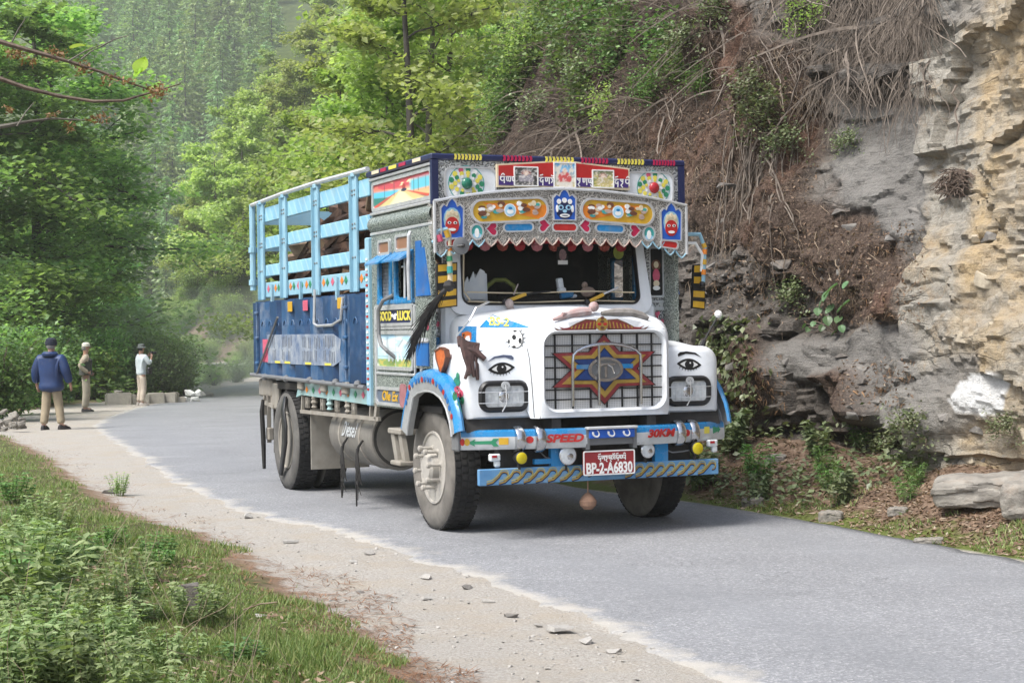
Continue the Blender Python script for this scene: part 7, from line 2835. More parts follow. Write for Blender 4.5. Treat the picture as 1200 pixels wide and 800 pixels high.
# ------------------------------------------------------------------ pale trees on the slope behind
pl = [make_tree('spring_tree', 231, 11, 3.9, .17, L_PALE, BARKPALE, 9000, .34, .24, .12, 14, .6, .4),
      make_tree('spring_tree', 237, 12, 3.6, .16, L_MID, BARKPALE, 9000, .32, .22, .14, 14, .6, .4),
      make_tree('spring_tree', 241, 10, 4.2, .17, L_PALE, BARK, 9000, .34, .24, .10, 14, .55, .4)]
r = random.Random(31)
cnt = 0
names = ('pale green spring tree on the hazy slope behind the truck bed', 'fresh green tree on the hazy slope behind the truck bed', 'low spreading yellow green tree on the hazy slope behind the truck bed')
tries = 0
mg = [make_tree('young_tree', 251, 8.5, 2.6, .10, L_MID, BARKPALE, 12000, .15, .11, .12, 16, .5, .5),
      make_tree('young_tree', 257, 9.0, 2.2, .11, L_PALE, BARK, 9000, .15, .11, .2, 15, .5, .5)]
for Y0, x0, x1, st in ((72, 330, 560, 34), (88, 250, 560, 40), (108, 262, 600, 34), (128, 330, 600, 34), (138, 196, 420, 26), (150, 200, 560, 26), (168, 214, 560, 26), (190, 232, 560, 28), (215, 255, 560, 30)):
    px = x0
    while px < x1:
        px += st * r.uniform(.75, 1.25)
        Y = Y0 * r.uniform(.95, 1.05)
        x = (px - 600) / FPX * Y
        d, i = road_d([x], [Y])
        if d[0] < 4.6: continue
        k = r.choice([0, 0, 1, 2])
        s = r.uniform(.8, 1.2) * (.75 if px < 232 else 1)
        row = 'front' if Y < 120 else 'middle' if Y < 160 else 'back'
        put(pl[k] if Y > 95 else mg[k % 2], USED, x, Y, s * (1 if Y > 95 else 1.35), None, -.2,
            ('pale green spring tree', 'fresh green tree', 'low spreading yellow green tree')[k] + ' in the ' + row + ' rows on the slope behind the truck', 'tree', 'spring trees on the slope behind the truck')
# mid-distance greener trees just beyond the cliff end
for i, (px, Y, s, k, dz, lab) in enumerate(((482, 37, 1.2, 1, 0, 'slim pale trunked tree standing just behind the cab roof'), (455, 42, 1.0, 0, 0, 'bushy green tree left of the slim trunk behind the cab'), (430, 48, 1.1, 0, 0, 'green tree directly above the front of the truck bed'),
                                             (400, 52, 1.1, 1, 0, 'thin leaved tree above the middle of the truck bed'), (505, 40, 1.2, 0, .5, 'green tree right of the slim trunk, above the cab'), (530, 44, 1.2, 1, 1, 'yellow green tree at the edge of the brown brush'),
                                             (465, 55, 1.4, 1, 0, 'tall yellow green tree in the second row behind the cab'), (375, 62, 1.3, 0, 0, 'bright green tree above the rear half of the truck bed'), (500, 60, 1.4, 0, 0, 'tall green tree at the top edge behind the cab'), (420, 66, 1.4, 1, 0, 'tall pale tree far behind the truck bed'))):
    x = (px - 600) / FPX * Y
    put(mg[k], USED, x, Y, s, None, -.15 + dz * 0, lab, 'tree', 'young trees behind the cab')

# ------------------------------------------------------------------ firs on the far mountainside
fr = [make_pine('fir_tree', 301, 15, L_FARPINE, 15, 10), make_pine('fir_tree', 303, 17, L_PINE, 17, 10), make_pine('fir_tree', 307, 13, L_FARPINE, 13, 9)]
cnt = 0
while cnt < 298:
    Y = 236 + 215 * r.random() ** 1.25
    px = r.uniform(60, 330)
    x = (px - 600) / FPX * Y
    k = r.randrange(3)
    put(fr[k], USED, x, Y, r.uniform(1.0, 1.5), None, -.4, ('bluish fir of middle height', 'tall greener fir', 'short bluish fir')[k] + ' on the hazy far mountainside', 'tree', 'firs on the far mountainside', r.uniform(.8, 1.25))
    cnt += 1

# ------------------------------------------------------------------ shrubs
def make_shrub(name, seed, H, R, leafm, n, L, W, stems=9):
    r_ = np.random.default_rng(seed)
    root = empty(name, (0, 0, 0))
    P, Rr, cs = [], [], []
    for i in range(stems):
        a = r_.uniform(0, 2 * pi); d = np.array([cos(a) * r_.uniform(.1, .9) * R, sin(a) * r_.uniform(.1, .9) * R, H * r_.uniform(.55, 1)])
        pts = np.array([d * np.array([t ** 1.2, t ** 1.2, t]) + r_.normal(0, .03, 3) * H for t in np.linspace(0, 1, 6)]); pts[0] = (0, 0, -.05)
        P.append(pts); Rr.append(np.linspace(.02, .006, 6) * H)
        for q in (2, 3, 4, 5): cs.append((pts[q], R * .36))
    V, F = tubes_np(P, Rr, 4)
    link('stem', np_mesh('stem', V, F, TWIG), root)
    per = n // len(cs)
    C = np.concatenate([p + r_.normal(0, .55, (per, 3)) * rad * np.array([1, 1, .8]) for p, rad in cs])
    V, F = leaf_quads(C, L, W, .5, r_, .1)
    link('foliage', np_mesh('foliage', V, F, leafm), root)
    return root


sh = [make_shrub('shrub', 401, 2.4, 1.5, L_MAPLE, 5200, .14, .10, 12), make_shrub('shrub', 403, 2.0, 1.3, L_MID, 4400, .14, .10, 12), make_shrub('shrub', 407, 2.2, 1.6, L_SHRUB, 5000, .13, .09, 12)]
for i, (px, Y, s, k, lab) in enumerate(((196, 58, .95, 0, 'dark green bush right behind the square concrete blocks'), (178, 57.5, .85, 2, 'green bush behind the photographer'), (150, 58, .9, 0, 'green bush left behind the photographer'), (214, 60, .8, 2, 'bush behind the whitewashed stones'),
                                         (128, 57, .95, 0, 'bush right of the person in the cream cap'), (110, 56, .8, 1, 'bush directly beside the person in the cream cap'), (72, 55, 1., 0, 'bush behind the person in the blue jacket'), (40, 50, 1., 2, 'bush left of the person in the blue jacket'),
                                         (14, 42, .9, 0, 'dense bush at the left edge beyond the rubble'), (-12, 37, .9, 2, 'bush at the far left edge above the grassy bank'), (188, 72, .9, 0, 'bush where the road bends out of sight'), (206, 86, .6, 1, 'light bush on the inside of the far bend'),
                                         (168, 68, 1.2, 0, 'tall bush above the concrete blocks'), (190, 96, 1.3, 1, 'pale bush below the far road'), (250, 74, .45, 1, 'low bush on the verge behind the truck'), (275, 78, .4, 2, 'low bush beside the rear wheel of the truck'), (262, 92, .6, 1, 'small bush on the grass strip beyond the bend'))):
    x = (px - 600) / FPX * Y
    put(sh[k], USED, x, Y, s, None, -.1, lab, 'shrub', 'bushes around the bend')
cnt = 0
while cnt < 60:
    Y = r.uniform(108, 150); px = r.uniform(195, 310)
    x = (px - 600) / FPX * Y
    d, _ = road_d([x], [Y])
    if 3.6 < d[0] < 14 or d[0] < -3.5:
        put(sh[r.choice([1, 1, 2])], USED, x, Y, r.uniform(.5, 1.2), None, -.1, 'green bush on the brown cut slope above the far road', 'shrub', 'bushes on the far cut slope')
        cnt += 1

# ------------------------------------------------------------------ plants rooted in the cliff
def on_cliff(o, px, py, out=.0, dz=0.):
    p, k = cliff_pt(px, py)
    ow = OUTW.reshape(-1, 2)[k]
    o.location = (p[0] + ow[0] * out, p[1] + ow[1] * out, p[2] + dz)
    return o


def make_cliff_shrub(name, seed, R, leafm, n, L, W):
    r_ = np.random.default_rng(seed)
    root = empty(name, (0, 0, 0))
    P, Rr, cs = [], [], []
    for i in range(9):
        a = r_.uniform(-1.3, 1.3)
        d = np.array([sin(a) * R, cos(a) * R * .55, r_.uniform(-.4, .8) * R])
        pts = np.array([d * t + np.array([0, 0, -.25 * R * t * t]) + r_.normal(0, .03, 3) * R for t in np.linspace(0, 1, 6)]); pts[0] = 0
        P.append(pts); Rr.append(np.linspace(.012, .004, 6) * (1 + R))
        for q in (2, 3, 4, 5): cs.append((pts[q], R * .30))
    V, F = tubes_np(P, Rr, 4)
    link('stem', np_mesh('stem', V, F, TWIG), root)
    per = n // len(cs)
    C = np.concatenate([p + r_.normal(0, .6, (per, 3)) * rad for p, rad in cs])
    V, F = leaf_quads(C, L, W, .5, r_, .15)
    link('foliage', np_mesh('foliage', V, F, leafm), root)
    return root


cs_ = [make_cliff_shrub('cliff_shrub', 421, .8, L_SHRUB, 1000, .085, .055), make_cliff_shrub('cliff_shrub', 423, .65, L_IVY, 640, .075, .05), make_cliff_shrub('cliff_shrub', 427, .8, L_MID, 760, .08, .05)]
for px, py, s, k, lab in ((700, 32, 1.0, 0, 'light green leafy shrub on the soil slope above the sign board'), (742, 26, .9, 0, 'green shrub high on the slope above the right end of the header'), (728, 62, .7, 0, 'small green shrub below two others above the header'),
                          (655, 78, .9, 0, 'green shrub on the brown brush above the left picture of the header'), (690, 88, .8, 1, 'leafy shrub close above the roof, over the middle picture'), (760, 72, .7, 1, 'sparse shrub left of the bare red soil'),
                          (600, 45, .9, 2, 'pale leaved shrub at the left side of the brown brush'), (632, 25, .8, 0, 'green shrub near the top edge over the cab'), (848, 12, .6, 1, 'small green shrub at the top edge above the red soil'), (785, 20, .7, 1, 'thin shrub at the top edge left of the root curtain'),
                          (828, 92, .38, 0, 'single small green plant on the bare red soil'), (905, 138, .75, 1, 'dark ivy clump hanging beside the grey slab'), (890, 100, .6, 1, 'ivy clump under the root curtain'), (925, 165, .5, 1, 'trailing ivy at the left edge of the grey slab'), (950, 18, .45, 2, 'yellow green sprig within the root curtain'),
                          (560, 90, .9, 2, 'pale shrub at the edge of the trees behind the cab'), (572, 140, .8, 2, 'yellow green shrub low behind the cab roof'), (540, 30, 1., 2, 'pale shrub high at the edge of the trees'), (610, 120, .7, 0, 'green shrub close above the left flower panel'),
                          (700, 110, .9, 0, 'green shrub just above the roof slab, left of the pale stick'), (640, 125, .9, 1, 'dull shrub low in the brush above the sign board'), (590, 90, 1.0, 0, 'green shrub between the brush and the trees'), (725, 130, .7, 2, 'bright leaved shrub low above the right flower panel'), (670, 5, 1.1, 0, 'leafy shrub at the top edge above the left picture'), (800, 75, .6, 0, 'small leafy shrub beside the bare soil'), (560, 55, 1.1, 0, 'green shrub at the foot of the trees right of the slim trunk'), (750, 5, .9, 0, 'leafy shrub cut by the top edge above the right flower panel'), (620, 60, 1.0, 0, 'green shrub deep in the brush over the left flower panel'), (545, 120, 1.0, 0, 'green shrub low at the cab corner'),
                          (675, 50, 1.1, 0, 'broad green shrub in the thick of the brush above the cab'), (715, 8, 1.1, 0, 'green shrub cut by the top edge above the middle picture'), (650, 20, 1.0, 2, 'fresh green shrub at the top edge left of the others'), (780, 50, .8, 0, 'green shrub at the right end of the brush'), (620, 82, .9, 1, 'dull leaved shrub in the brown brush above the left flower panel'), (585, 20, 1.1, 2, 'fresh green shrub where the brush meets the trees'), (765, 100, .5, 0, 'low green shrub above the right flower panel'), (810, 45, .6, 1, 'dull green tuft left of the bare soil'),
                          (1000, 165, .4, 1, 'thin trailing plant on the grey slab'), (940, 345, .5, 1, 'grey leaved creeper left of the broad leaved plant'), (1075, 500, .45, 1, 'bushy weed at the foot of the painted rock'), (1185, 500, .35, 1, 'dark tuft in a crack at the right edge'), (1050, 520, .5, 1, 'leafy weed left of the painted rock')):
    o = cs_[k] if not USED.get(cs_[k].name) else copy_tree(cs_[k])
    USED[cs_[k].name] = 1
    p, kk = cliff_pt(px, py)
    ow = OUTW.reshape(-1, 2)[kk]
    o.location = (p[0] + ow[0] * .05, p[1] + ow[1] * .05, p[2])
    o.rotation_euler = (RNG.normal(0, .15), 0, atan2(ow[1], ow[0]) - pi / 2 + RNG.normal(0, .2))
    o.scale = (s, s, s)
    tag(o, lab, 'shrub', 'shrubs growing on the cliff')

# broad leaved plant
root = empty('broad_leaved_plant', (0, 0, 0))
on_cliff(root, 985, 392, .05)
tag(root, 'plant with big round green leaves sprouting from the cliff face', 'plant')
base_p = np.array(root.location)
m = SM()
lm = bpy.data.meshes.new('leaf')
bmx = bmesh.new()
rows = []
for i, t in enumerate(np.linspace(0, 1, 7)):
    w = .5 * sin(pi * min(1, t * .93 + .07)) ** .7 * (1 - .25 * t)
    rows.append([bmx.verts.new((x * w, t, .10 * abs(x) - .25 * t * t)) for x in (-1, -.5, 0, .5, 1)])
for a, b2 in zip(rows, rows[1:]):
    for j in range(4): bmx.faces.new((a[j], a[j + 1], b2[j + 1], b2[j]))
bmx.to_mesh(lm); bmx.free(); lm.materials.append(L_BIG)
lv = [(992, 332, 26), (1004, 328, 14), (984, 342, 18), (978, 352, 14), (1003, 352, 24), (990, 358, 18), (972, 362, 14), (985, 368, 16), (996, 372, 15), (966, 374, 12), (978, 380, 12), (1002, 380, 12), (990, 386, 12), (955, 378, 10), (962, 384, 10)]
o_cl, kk = cliff_pt(985, 392)
ow = OUTW.reshape(-1, 2)[kk]
for i, (px, py, sz) in enumerate(lv):
    c, _ = cliff_pt(px, py)
    c = c + np.array([ow[0], ow[1], 0]) * (.10 + .02 * (i % 4))
    o = link('leaf', lm, root)
    o.location = c - base_p
    s = sz / FPX * 17.5 * .8
    o.scale = (s, s, s)
    o.rotation_euler = (radians(40 + 8 * (i % 4)) * -1 + radians(10), RNG.normal(0, .2), atan2(ow[1], ow[0]) - pi / 2 + RNG.uniform(-1.1, 1.1))
    m.tube([Vector((0, 0, 0)), Vector((c - base_p) * .6) + Vector((0, 0, .02)), Vector(c - base_p)], .006, 4)
m.build('stem', TWIG, root)

# ------------------------------------------------------------------ roots, dead grass, twigs on the cliff
def hang(name, zones_px, n, lmin, lmax, rad, mtl, seed, side=.25, out=.08, seg=9, upw=0., grav=.5):
    r_ = np.random.default_rng(seed)
    paths, radii = [], []
    for i in range(n):
        zx = zones_px[r_.integers(len(zones_px))]
        px, py = r_.uniform(zx[0], zx[2]), r_.uniform(zx[1], zx[3])
        p, k = cliff_pt(px, py)
        ow = np.array([*OUTW.reshape(-1, 2)[k], 0])
        sd_ = np.array([-ow[1], ow[0], 0])
        ln = r_.uniform(lmin, lmax)
        drift = r_.normal(0, side)
        pts = [p - ow * .02]
        d = ow * .5 + np.array([0, 0, upw * r_.uniform(-1, 1)]) + sd_ * drift
        for q in range(seg - 1):
            d = d * (.62 if grav > .2 else .92) + np.array([0, 0, -grav]) + sd_ * (drift * .25 + r_.normal(0, side * .5)) + ow * r_.normal(out * .15, .07)
            dn = d / (np.linalg.norm(d) + 1e-6)
            pts.append(pts[-1] + dn * ln / seg)
        paths.append(pts)
        rr = rad * min(4, r_.lognormal(-.1, .55))
        radii.append(np.linspace(rr, rr * .4, seg))
    V, F = tubes_np(paths, radii, 3)
    o = link(name, np_mesh(name, V, F, mtl))
    return o


import gc
o = hang('root_curtain', [(955, -30, 1092, 112), (880, -30, 1092, 70), (955, -30, 1092, 60)], 2400, .25, .95, .0035, ROOT, 501, .9, .3, 12)
tag(o, 'dense curtain of thin grey roots hanging over the grey slab', 'roots', kind='stuff')
o = hang('hanging_roots', [(860, 130, 950, 190), (855, 150, 935, 230)], 130, .6, 1.4, .007, ROOT, 503, .18, .10)
tag(o, 'pale roots hanging in a fan from the soil bank', 'roots', kind='stuff')
o = hang('dead_grass', [(780, 60, 960, 300), (800, 180, 900, 330), (700, 140, 820, 210), (860, -20, 960, 120), (830, 280, 1080, 380)], 1500, .10, .42, .0022, DRYGRASS, 505, 1.3, .25, 6)
tag(o, 'dead brown grass and rootlets on the soil bank', 'dead grass', kind='stuff')
o = hang('dry_brush', [(560, -20, 860, 60), (540, 40, 800, 150), (560, 120, 760, 190)], 1050, .4, 1.7, .0042, TWIGPALE, 507, .75, .35, 9, 1.2, .05)
tag(o, 'tangle of bare brown twigs on the slope above the truck roof', 'brushwood', kind='stuff')
o = hang('needle_drift', [(985, 420, 1070, 480), (830, 260, 1080, 370), (850, 400, 920, 480), (740, 110, 960, 220)], 3000, .05, .14, .0022, L_NEEDLE, 509, .9, .02, 4)
tag(o, 'fallen reddish pine needles caught on the ledges', 'needles', kind='stuff')
r_ = np.random.default_rng(515)
Q = []
for i in range(4200):
    zx = [(760, 60, 960, 240), (830, 260, 1085, 380), (560, 0, 860, 190), (985, 420, 1070, 475)][3 if i % 16 == 0 else i % 3]
    p, k = cliff_pt(r_.uniform(zx[0], zx[2]), r_.uniform(zx[1], zx[3])); ow = OUTW.reshape(-1, 2)[k]
    Q.append(p + np.array([ow[0], ow[1], 0]) * r_.uniform(.0, .04))
V, F = leaf_quads(np.array(Q), .045, .018, .1, r_, .2)
o = link('caught_leaves', np_mesh('caught_leaves', V, F, L_DRY)); tag(o, 'dead leaves caught on the soil bank', 'leaf litter', kind='stuff')
o = hang('bare_branches', [(870, -20, 1090, 60), (760, 0, 880, 120), (600, 100, 800, 190)], 170, .7, 1.9, .008, ROOT, 517, .7, .3, 10, 1., .12)
tag(o, 'bare grey branches sprawling over the top of the rock', 'branches', kind='stuff')
# thick single roots
for i, (pts, lab) in enumerate((([(884, 170), (878, 200), (870, 230), (862, 262)], 'long pale root curving down left of the root fan'), ([(905, 185), (918, 215), (928, 240), (945, 283)], 'long pale root ending in a fork above the red soil'),
                                ([(897, 180), (888, 205), (880, 235), (884, 258)], 'pale root in the middle of the root fan'), ([(912, 180), (911, 210), (932, 262), (938, 270)], 'pale root bending right out of the root fan'),
                                ([(1130, 100), (1134, 140), (1131, 168)], 'single thin root hanging down the tan rock'), ([(640, 170), (650, 178), (655, 188)], 'pale stick above the header panel'))):
    m = SM()
    P = []
    for px, py in pts:
        p, k = cliff_pt(px, py); ow = OUTW.reshape(-1, 2)[k]
        P.append(Vector(p) + Vector((ow[0], ow[1], 0)) * .09)
    Q = []
    for a, b2 in zip(P, P[1:]):
        for t in (0, .25, .5, .75): Q.append(a.lerp(b2, t) + Vector((RNG.normal(0, .018), RNG.normal(0, .018), RNG.normal(0, .012))))
    m.tube(Q + [P[-1]], list(np.linspace(.013, .005, len(Q) + 1)), 5)
    o = m.build('root', ROOT); tag(o, lab, 'root', 'thick roots on the cliff')
# bundle of dead fern roots stuck to the rock
p, k = cliff_pt(1126, 214); ow = OUTW.reshape(-1, 2)[k]
r_ = np.random.default_rng(8)
paths = []
for i in range(170):
    a = r_.uniform(0, 2 * pi); rr = .17 * r_.uniform(.3, 1)
    c = np.array(p) + np.array([ow[0], ow[1], 0]) * r_.uniform(.02, .14) + np.array([-ow[1] * rr * cos(a), ow[0] * rr * cos(a), rr * .7 * sin(a)])
    d = np.array([-ow[1], ow[0], 0]) * r_.choice([-1, 1]) * r_.uniform(.5, 1.2) + np.array([0, 0, r_.normal(-.1, .2)]) + np.array([ow[0], ow[1], 0]) * r_.normal(0, .3)
    d /= np.linalg.norm(d)
    paths.append([c + d * t * .12 + np.array([0, 0, -.35 * t * t * .12]) for t in np.linspace(-1, 1, 6)])
V, F = tubes_np(paths, np.full((170, 6), .0045), 3)
o = link('root_bundle', np_mesh('root_bundle', V, F, TWIG)); tag(o, 'round bundle of dead grey roots stuck to the tan rock', 'root bundle')

# ------------------------------------------------------------------ verge below the cliff
def ground_pts(n, px0, px1, py0, py1, seed, cond=None):
    """random points on the ground where the picture's window shows it"""
    r_ = np.random.default_rng(seed)
    px, py = r_.uniform(px0, px1, n), r_.uniform(py0, py1, n)
    hor = 388 - (px - 600) * .0132 + 1
    Y = FPX * EYE / np.maximum(py - hor, 6)
    X = (px - 600) / FPX * Y
    for _ in range(9):
        Z = ground_h(X, Y, False)
        Y = .6 * Y + .4 * FPX * (EYE - Z) / np.maximum(py - hor, 6)
        X = (px - 600) / FPX * Y
    D, I = road_d(X, Y)
    yr = CL[I, 1]; w = halfw(yr)
    er, gl = D - w, -D - w - np.interp(yr, SH_Y, SH_W)
    m = cond(er, gl, Y, D, w) if cond else np.ones(n, bool)
    X, Y = X[m], Y[m]
    return np.stack([X, Y, ground_h(X, Y)], 1), er[m], gl[m]


# leaf litter and needles
P, er, gl = ground_pts(26000, 800, 1560, 500, 720, 601, lambda er, gl, Y, D, w: (er > .05) & (er < 1.9) & (Y < 30))
V, F = leaf_quads(P + [0, 0, .012], .055, .02, 1.0, np.random.default_rng(1))
o = link('leaf_litter', np_mesh('leaf_litter', V, F, L_DRY)); tag(o, 'dry brown leaf litter along the foot of the cliff', 'leaf litter', kind='stuff')
P, er, gl = ground_pts(20000, 0, 560, 500, 810, 603, lambda er, gl, Y, D, w: (gl > -.2 + .25 * fbm(Y * .8, Y * 0, seed=6)) & (gl < .45) & (Y < 40))
V, F = leaf_quads(P + [0, 0, .008], .10, .0055, 2.2, np.random.default_rng(2))
o = link('needle_litter', np_mesh('needle_litter', V, F, L_NEEDLE)); tag(o, 'reddish fallen pine needles between gravel and grass', 'needles', kind='stuff')
# low green under the cliff
P, er, gl = ground_pts(4200, 810, 1110, 470, 640, 605, lambda er, gl, Y, D, w: (er > .12) & (er < 1.9) & (Y > 11) & (Y < 32) & (fbm(D * 2, Y * 1.3, seed=4) > -.05 + .25 * (Y < 15)))
C = P + np.abs(np.random.default_rng(3).normal(0, 1, P.shape)) * [.0, .0, .10] + [0, 0, .02]
V, F = leaf_quads(C, .07, .045, .6, np.random.default_rng(4), .1)
o = link('undergrowth', np_mesh('undergrowth', V, F, L_IVY)); tag(o, 'low leafy undergrowth along the foot of the cliff', 'undergrowth', kind='stuff')
# ivy climbing the rock behind the bumper
r_ = np.random.default_rng(12)
Q, Dn = [], []
for i in range(1700):
    px, py = r_.normal(852, 20), r_.uniform(370, 590)
    if i > 1000: px, py = r_.uniform(830, 1090), r_.normal(540, 22)
    p, k = cliff_pt(px, py); ow = OUTW.reshape(-1, 2)[k]
    Q.append(p + np.array([ow[0], ow[1], 0]) * r_.uniform(.01, .10)); Dn.append((ow[0] * .5, ow[1] * .5, -1))
V, F = leaf_quads(np.array(Q), .075, .055, .2, r_, .1, np.array(Dn))
o = link('ivy', np_mesh('ivy', V, F, L_IVY)); tag(o, 'ivy climbing the dark rock behind the front bumper', 'ivy', kind='stuff')


def make_weed(name, seed, H, leafm, stems, L, W, spread, tiers=7):
    """leafy weed: stalks with leaves standing out in whorls"""
    r_ = np.random.default_rng(seed)
    P, Rr, C, D = [], [], [], []
    for i in range(stems):
        a = r_.uniform(0, 2 * pi); q = spread * r_.uniform(.1, 1)
        b = np.array([cos(a) * q * .5, sin(a) * q * .5, -.03]); t_ = np.array([cos(a) * q, sin(a) * q, H * r_.uniform(.6, 1.05)])
        pts = np.array([b + (t_ - b) * np.array([t, t, t ** .9]) + r_.normal(0, .006, 3) for t in np.linspace(0, 1, 6)])
        P.append(pts); Rr.append(np.linspace(.006, .003, 6))
        for k in range(tiers):
            f = .25 + .75 * k / (tiers - 1)
            c = np.array([np.interp(f, np.linspace(0, 1, 6), pts[:, j]) for j in range(3)])
            for w in range(4):
                an = w * pi / 2 + k * .8 + r_.uniform(-.3, .3)
                l_ = L * (1.15 - .55 * f)
                d = np.array([cos(an), sin(an), .25])
                C.append(c + d * l_ * .5); D.append(d)
    V1, F1 = tubes_np(P, Rr, 3)
    V2, F2 = leaf_quads(np.array(C), L, W, .9, r_, .15, np.array(D))
    root = empty(name, (0, 0, 0))
    link('stalk', np_mesh('stalk', V1, F1, L_HERB), root)
    link('foliage', np_mesh('foliage', V2, F2, leafm), root)
    return root


wd = [make_weed('leafy_weed', 701, .42, L_HERB, 18, .062, .024, .24), make_weed('leafy_weed', 703, .34, L_HERB, 16, .055, .022, .22), make_weed('leafy_weed', 707, .38, L_NETTLE, 17, .060, .032, .22),
      make_weed('leafy_weed', 709, .28, L_NETTLE, 15, .052, .027, .2), make_weed('leafy_weed', 711, .22, L_SHRUB, 12, .06, .03, .18, 5)]
wl = ('pale grey green feathery weed growing on the grassy bank', 'small pale feathery weed growing on the grassy bank', 'fresh green nettle growing on the grassy bank', 'low green nettle growing on the grassy bank', 'low dark leaved weed growing on the grassy bank')
P, er, gl = ground_pts(900, -20, 400, 555, 830, 607, lambda er, gl, Y, D, w: (gl > .7) & (Y < 24) & (Y > 6.4))
r_ = np.random.default_rng(5)
kept = []
for p, g in zip(P, gl):
    # thick on the bank, thinning to short grass near the gravel
    if r_.random() > np.clip((g - .75) / 1.4, .06, 1) * .55: continue
    if any((p[0] - q[0]) ** 2 + (p[1] - q[1]) ** 2 < .16 ** 2 for q in kept): continue
    kept.append(p)
    hgreen = fbm(np.array([p[0] * .8]), np.array([p[1] * .5]), seed=9)[0]
    k = int(r_.choice([0, 0, 1, 4] if hgreen > .05 else [2, 2, 3, 1]))
    s = r_.uniform(.45, 1.4) * (1 if g > 1.6 else .65)
    o = put(wd[k], USED, p[0], p[1], s * 1.12, None, 0, wl[k], 'weed', 'weeds on the grassy bank', s * .8)
    if len(kept) >= 230: break
o = put(wd[0], USED, *ground_at(139, 576, 17.6)[:2], .55, 0, 0, 'lone leafy weed at the edge of the gravel, away from the bank', 'weed', 'weeds on the grassy bank')
fw = [make_weed('verge_plant', 713, .42, L_IVY, 14, .10, .05, .25, 6), make_weed('verge_plant', 717, .36, L_NETTLE, 12, .09, .025, .26, 6)]
vl = ('broad leaved dark weed under the cliff', 'narrow leaved green weed under the cliff')
P, er, gl = ground_pts(900, 815, 1100, 480, 640, 609, lambda er, gl, Y, D, w: (er > .35) & (er < 1.9) & (Y < 30))
kept = []
for p, g in zip(P, er):
    if any((p[0] - q[0]) ** 2 + (p[1] - q[1]) ** 2 < .45 ** 2 for q in kept): continue
    if r_.random() > .55: continue
    kept.append(p); k = int(r_.integers(2))
    put(fw[k], USED, p[0], p[1], r_.uniform(.5, 1.1), None, 0, vl[k], 'weed', 'weeds under the cliff')
    if len(kept) >= 12: break
o = put(make_weed('fern', 719, .5, L_MID, 14, .16, .05, .3, 7), USED, *ground_at(833, 570, 18.1)[:2], 1, 0, .05, 'bright yellow green fern right beside the front tyre', 'fern')
# grass
P, er, gl = ground_pts(120000, -20, 560, 490, 830, 611, lambda er, gl, Y, D, w: (gl > .22 + .22 * fbm(D * 3, Y * 2, seed=15)) & (Y < 40) & (Y > 5))
r_ = np.random.default_rng(6)
n = len(P)
hgt = r_.uniform(.010, .036, n) * (1 + 1.0 * (fbm(P[:, 0] * 1.5, P[:, 1] * 1.5, seed=19) > .2))
d = r_.normal(0, .45, (n, 2))
sdv = r_.normal(0, 1, (n, 2)); sdv /= np.linalg.norm(sdv, axis=1)[:, None]
wdt = (.0022 + .00022 * P[:, 1])[:, None]
b0 = P.copy(); b0[:, :2] += sdv * wdt; b1 = P.copy(); b1[:, :2] -= sdv * wdt
tip = P.copy(); tip[:, :2] += d * hgt[:, None]; tip[:, 2] += hgt
V = np.stack([b0, b1, tip], 1).reshape(-1, 3)
o = link('grass', np_mesh('grass', V, np.arange(3 * n).reshape(n, 3), L_GRASS)); tag(o, 'short green grass on the bank beside the gravel', 'grass', kind='stuff')
P, er, gl = ground_pts(26000, 810, 1560, 540, 720, 613, lambda er, gl, Y, D, w: (er > .03) & (er < .55 + .3 * fbm(Y * 2, Y * 0, seed=8)) & (Y < 26) & (fbm(Y * .9, D, seed=5) > -.25))
n = len(P)
hgt = r_.uniform(.02, .06, n); d = r_.normal(0, .5, (n, 2)); sdv = r_.normal(0, 1, (n, 2)); sdv /= np.linalg.norm(sdv, axis=1)[:, None]
b0 = P.copy(); b0[:, :2] += sdv * .006; b1 = P.copy(); b1[:, :2] -= sdv * .006; tip = P.copy(); tip[:, :2] += d * hgt[:, None]; tip[:, 2] += hgt
o = link('verge_grass', np_mesh('verge_grass', np.stack([b0, b1, tip], 1).reshape(-1, 3), np.arange(3 * n).reshape(n, 3), L_GRASS)); tag(o, 'mossy grass strip between the road and the cliff', 'grass', kind='stuff')

P, er, gl = ground_pts(5000, -20, 470, 560, 830, 617, lambda er, gl, Y, D, w: (gl > .5) & (Y < 22) & (Y > 5) & (fbm(D * 2, Y * 1.4, seed=25) > .12))
V, F = leaf_quads(P + [0, 0, .03], .05, .018, .9, np.random.default_rng(9))
o = link('bank_litter', np_mesh('bank_litter', V, F, L_DRY)); tag(o, 'dry leaves lying between the weeds on the bank', 'leaf litter', kind='stuff')
P, er, gl = ground_pts(900, -20, 420, 560, 830, 619, lambda er, gl, Y, D, w: (gl > .8) & (Y < 22) & (Y > 5))
r_ = np.random.default_rng(10)
pa = []
for p in P[:110]:
    d_ = np.array([r_.normal(0, .25), r_.normal(0, .25), r_.uniform(.1, .45)])
    pa.append([p + d_ * t + r_.normal(0, .01, 3) for t in np.linspace(0, 1, 5)])
V, F = tubes_np(pa, np.full((len(pa), 5), .0016), 3)
o = link('dead_stems', np_mesh('dead_stems', V, F, DRYGRASS)); tag(o, 'thin dead stems standing among the weeds', 'dead stems', kind='stuff')
# ------------------------------------------------------------------ stones
pebs = [rock_mesh('pebble', 900 + i, STONE, 1, .8, .45, 9) for i in range(4)]


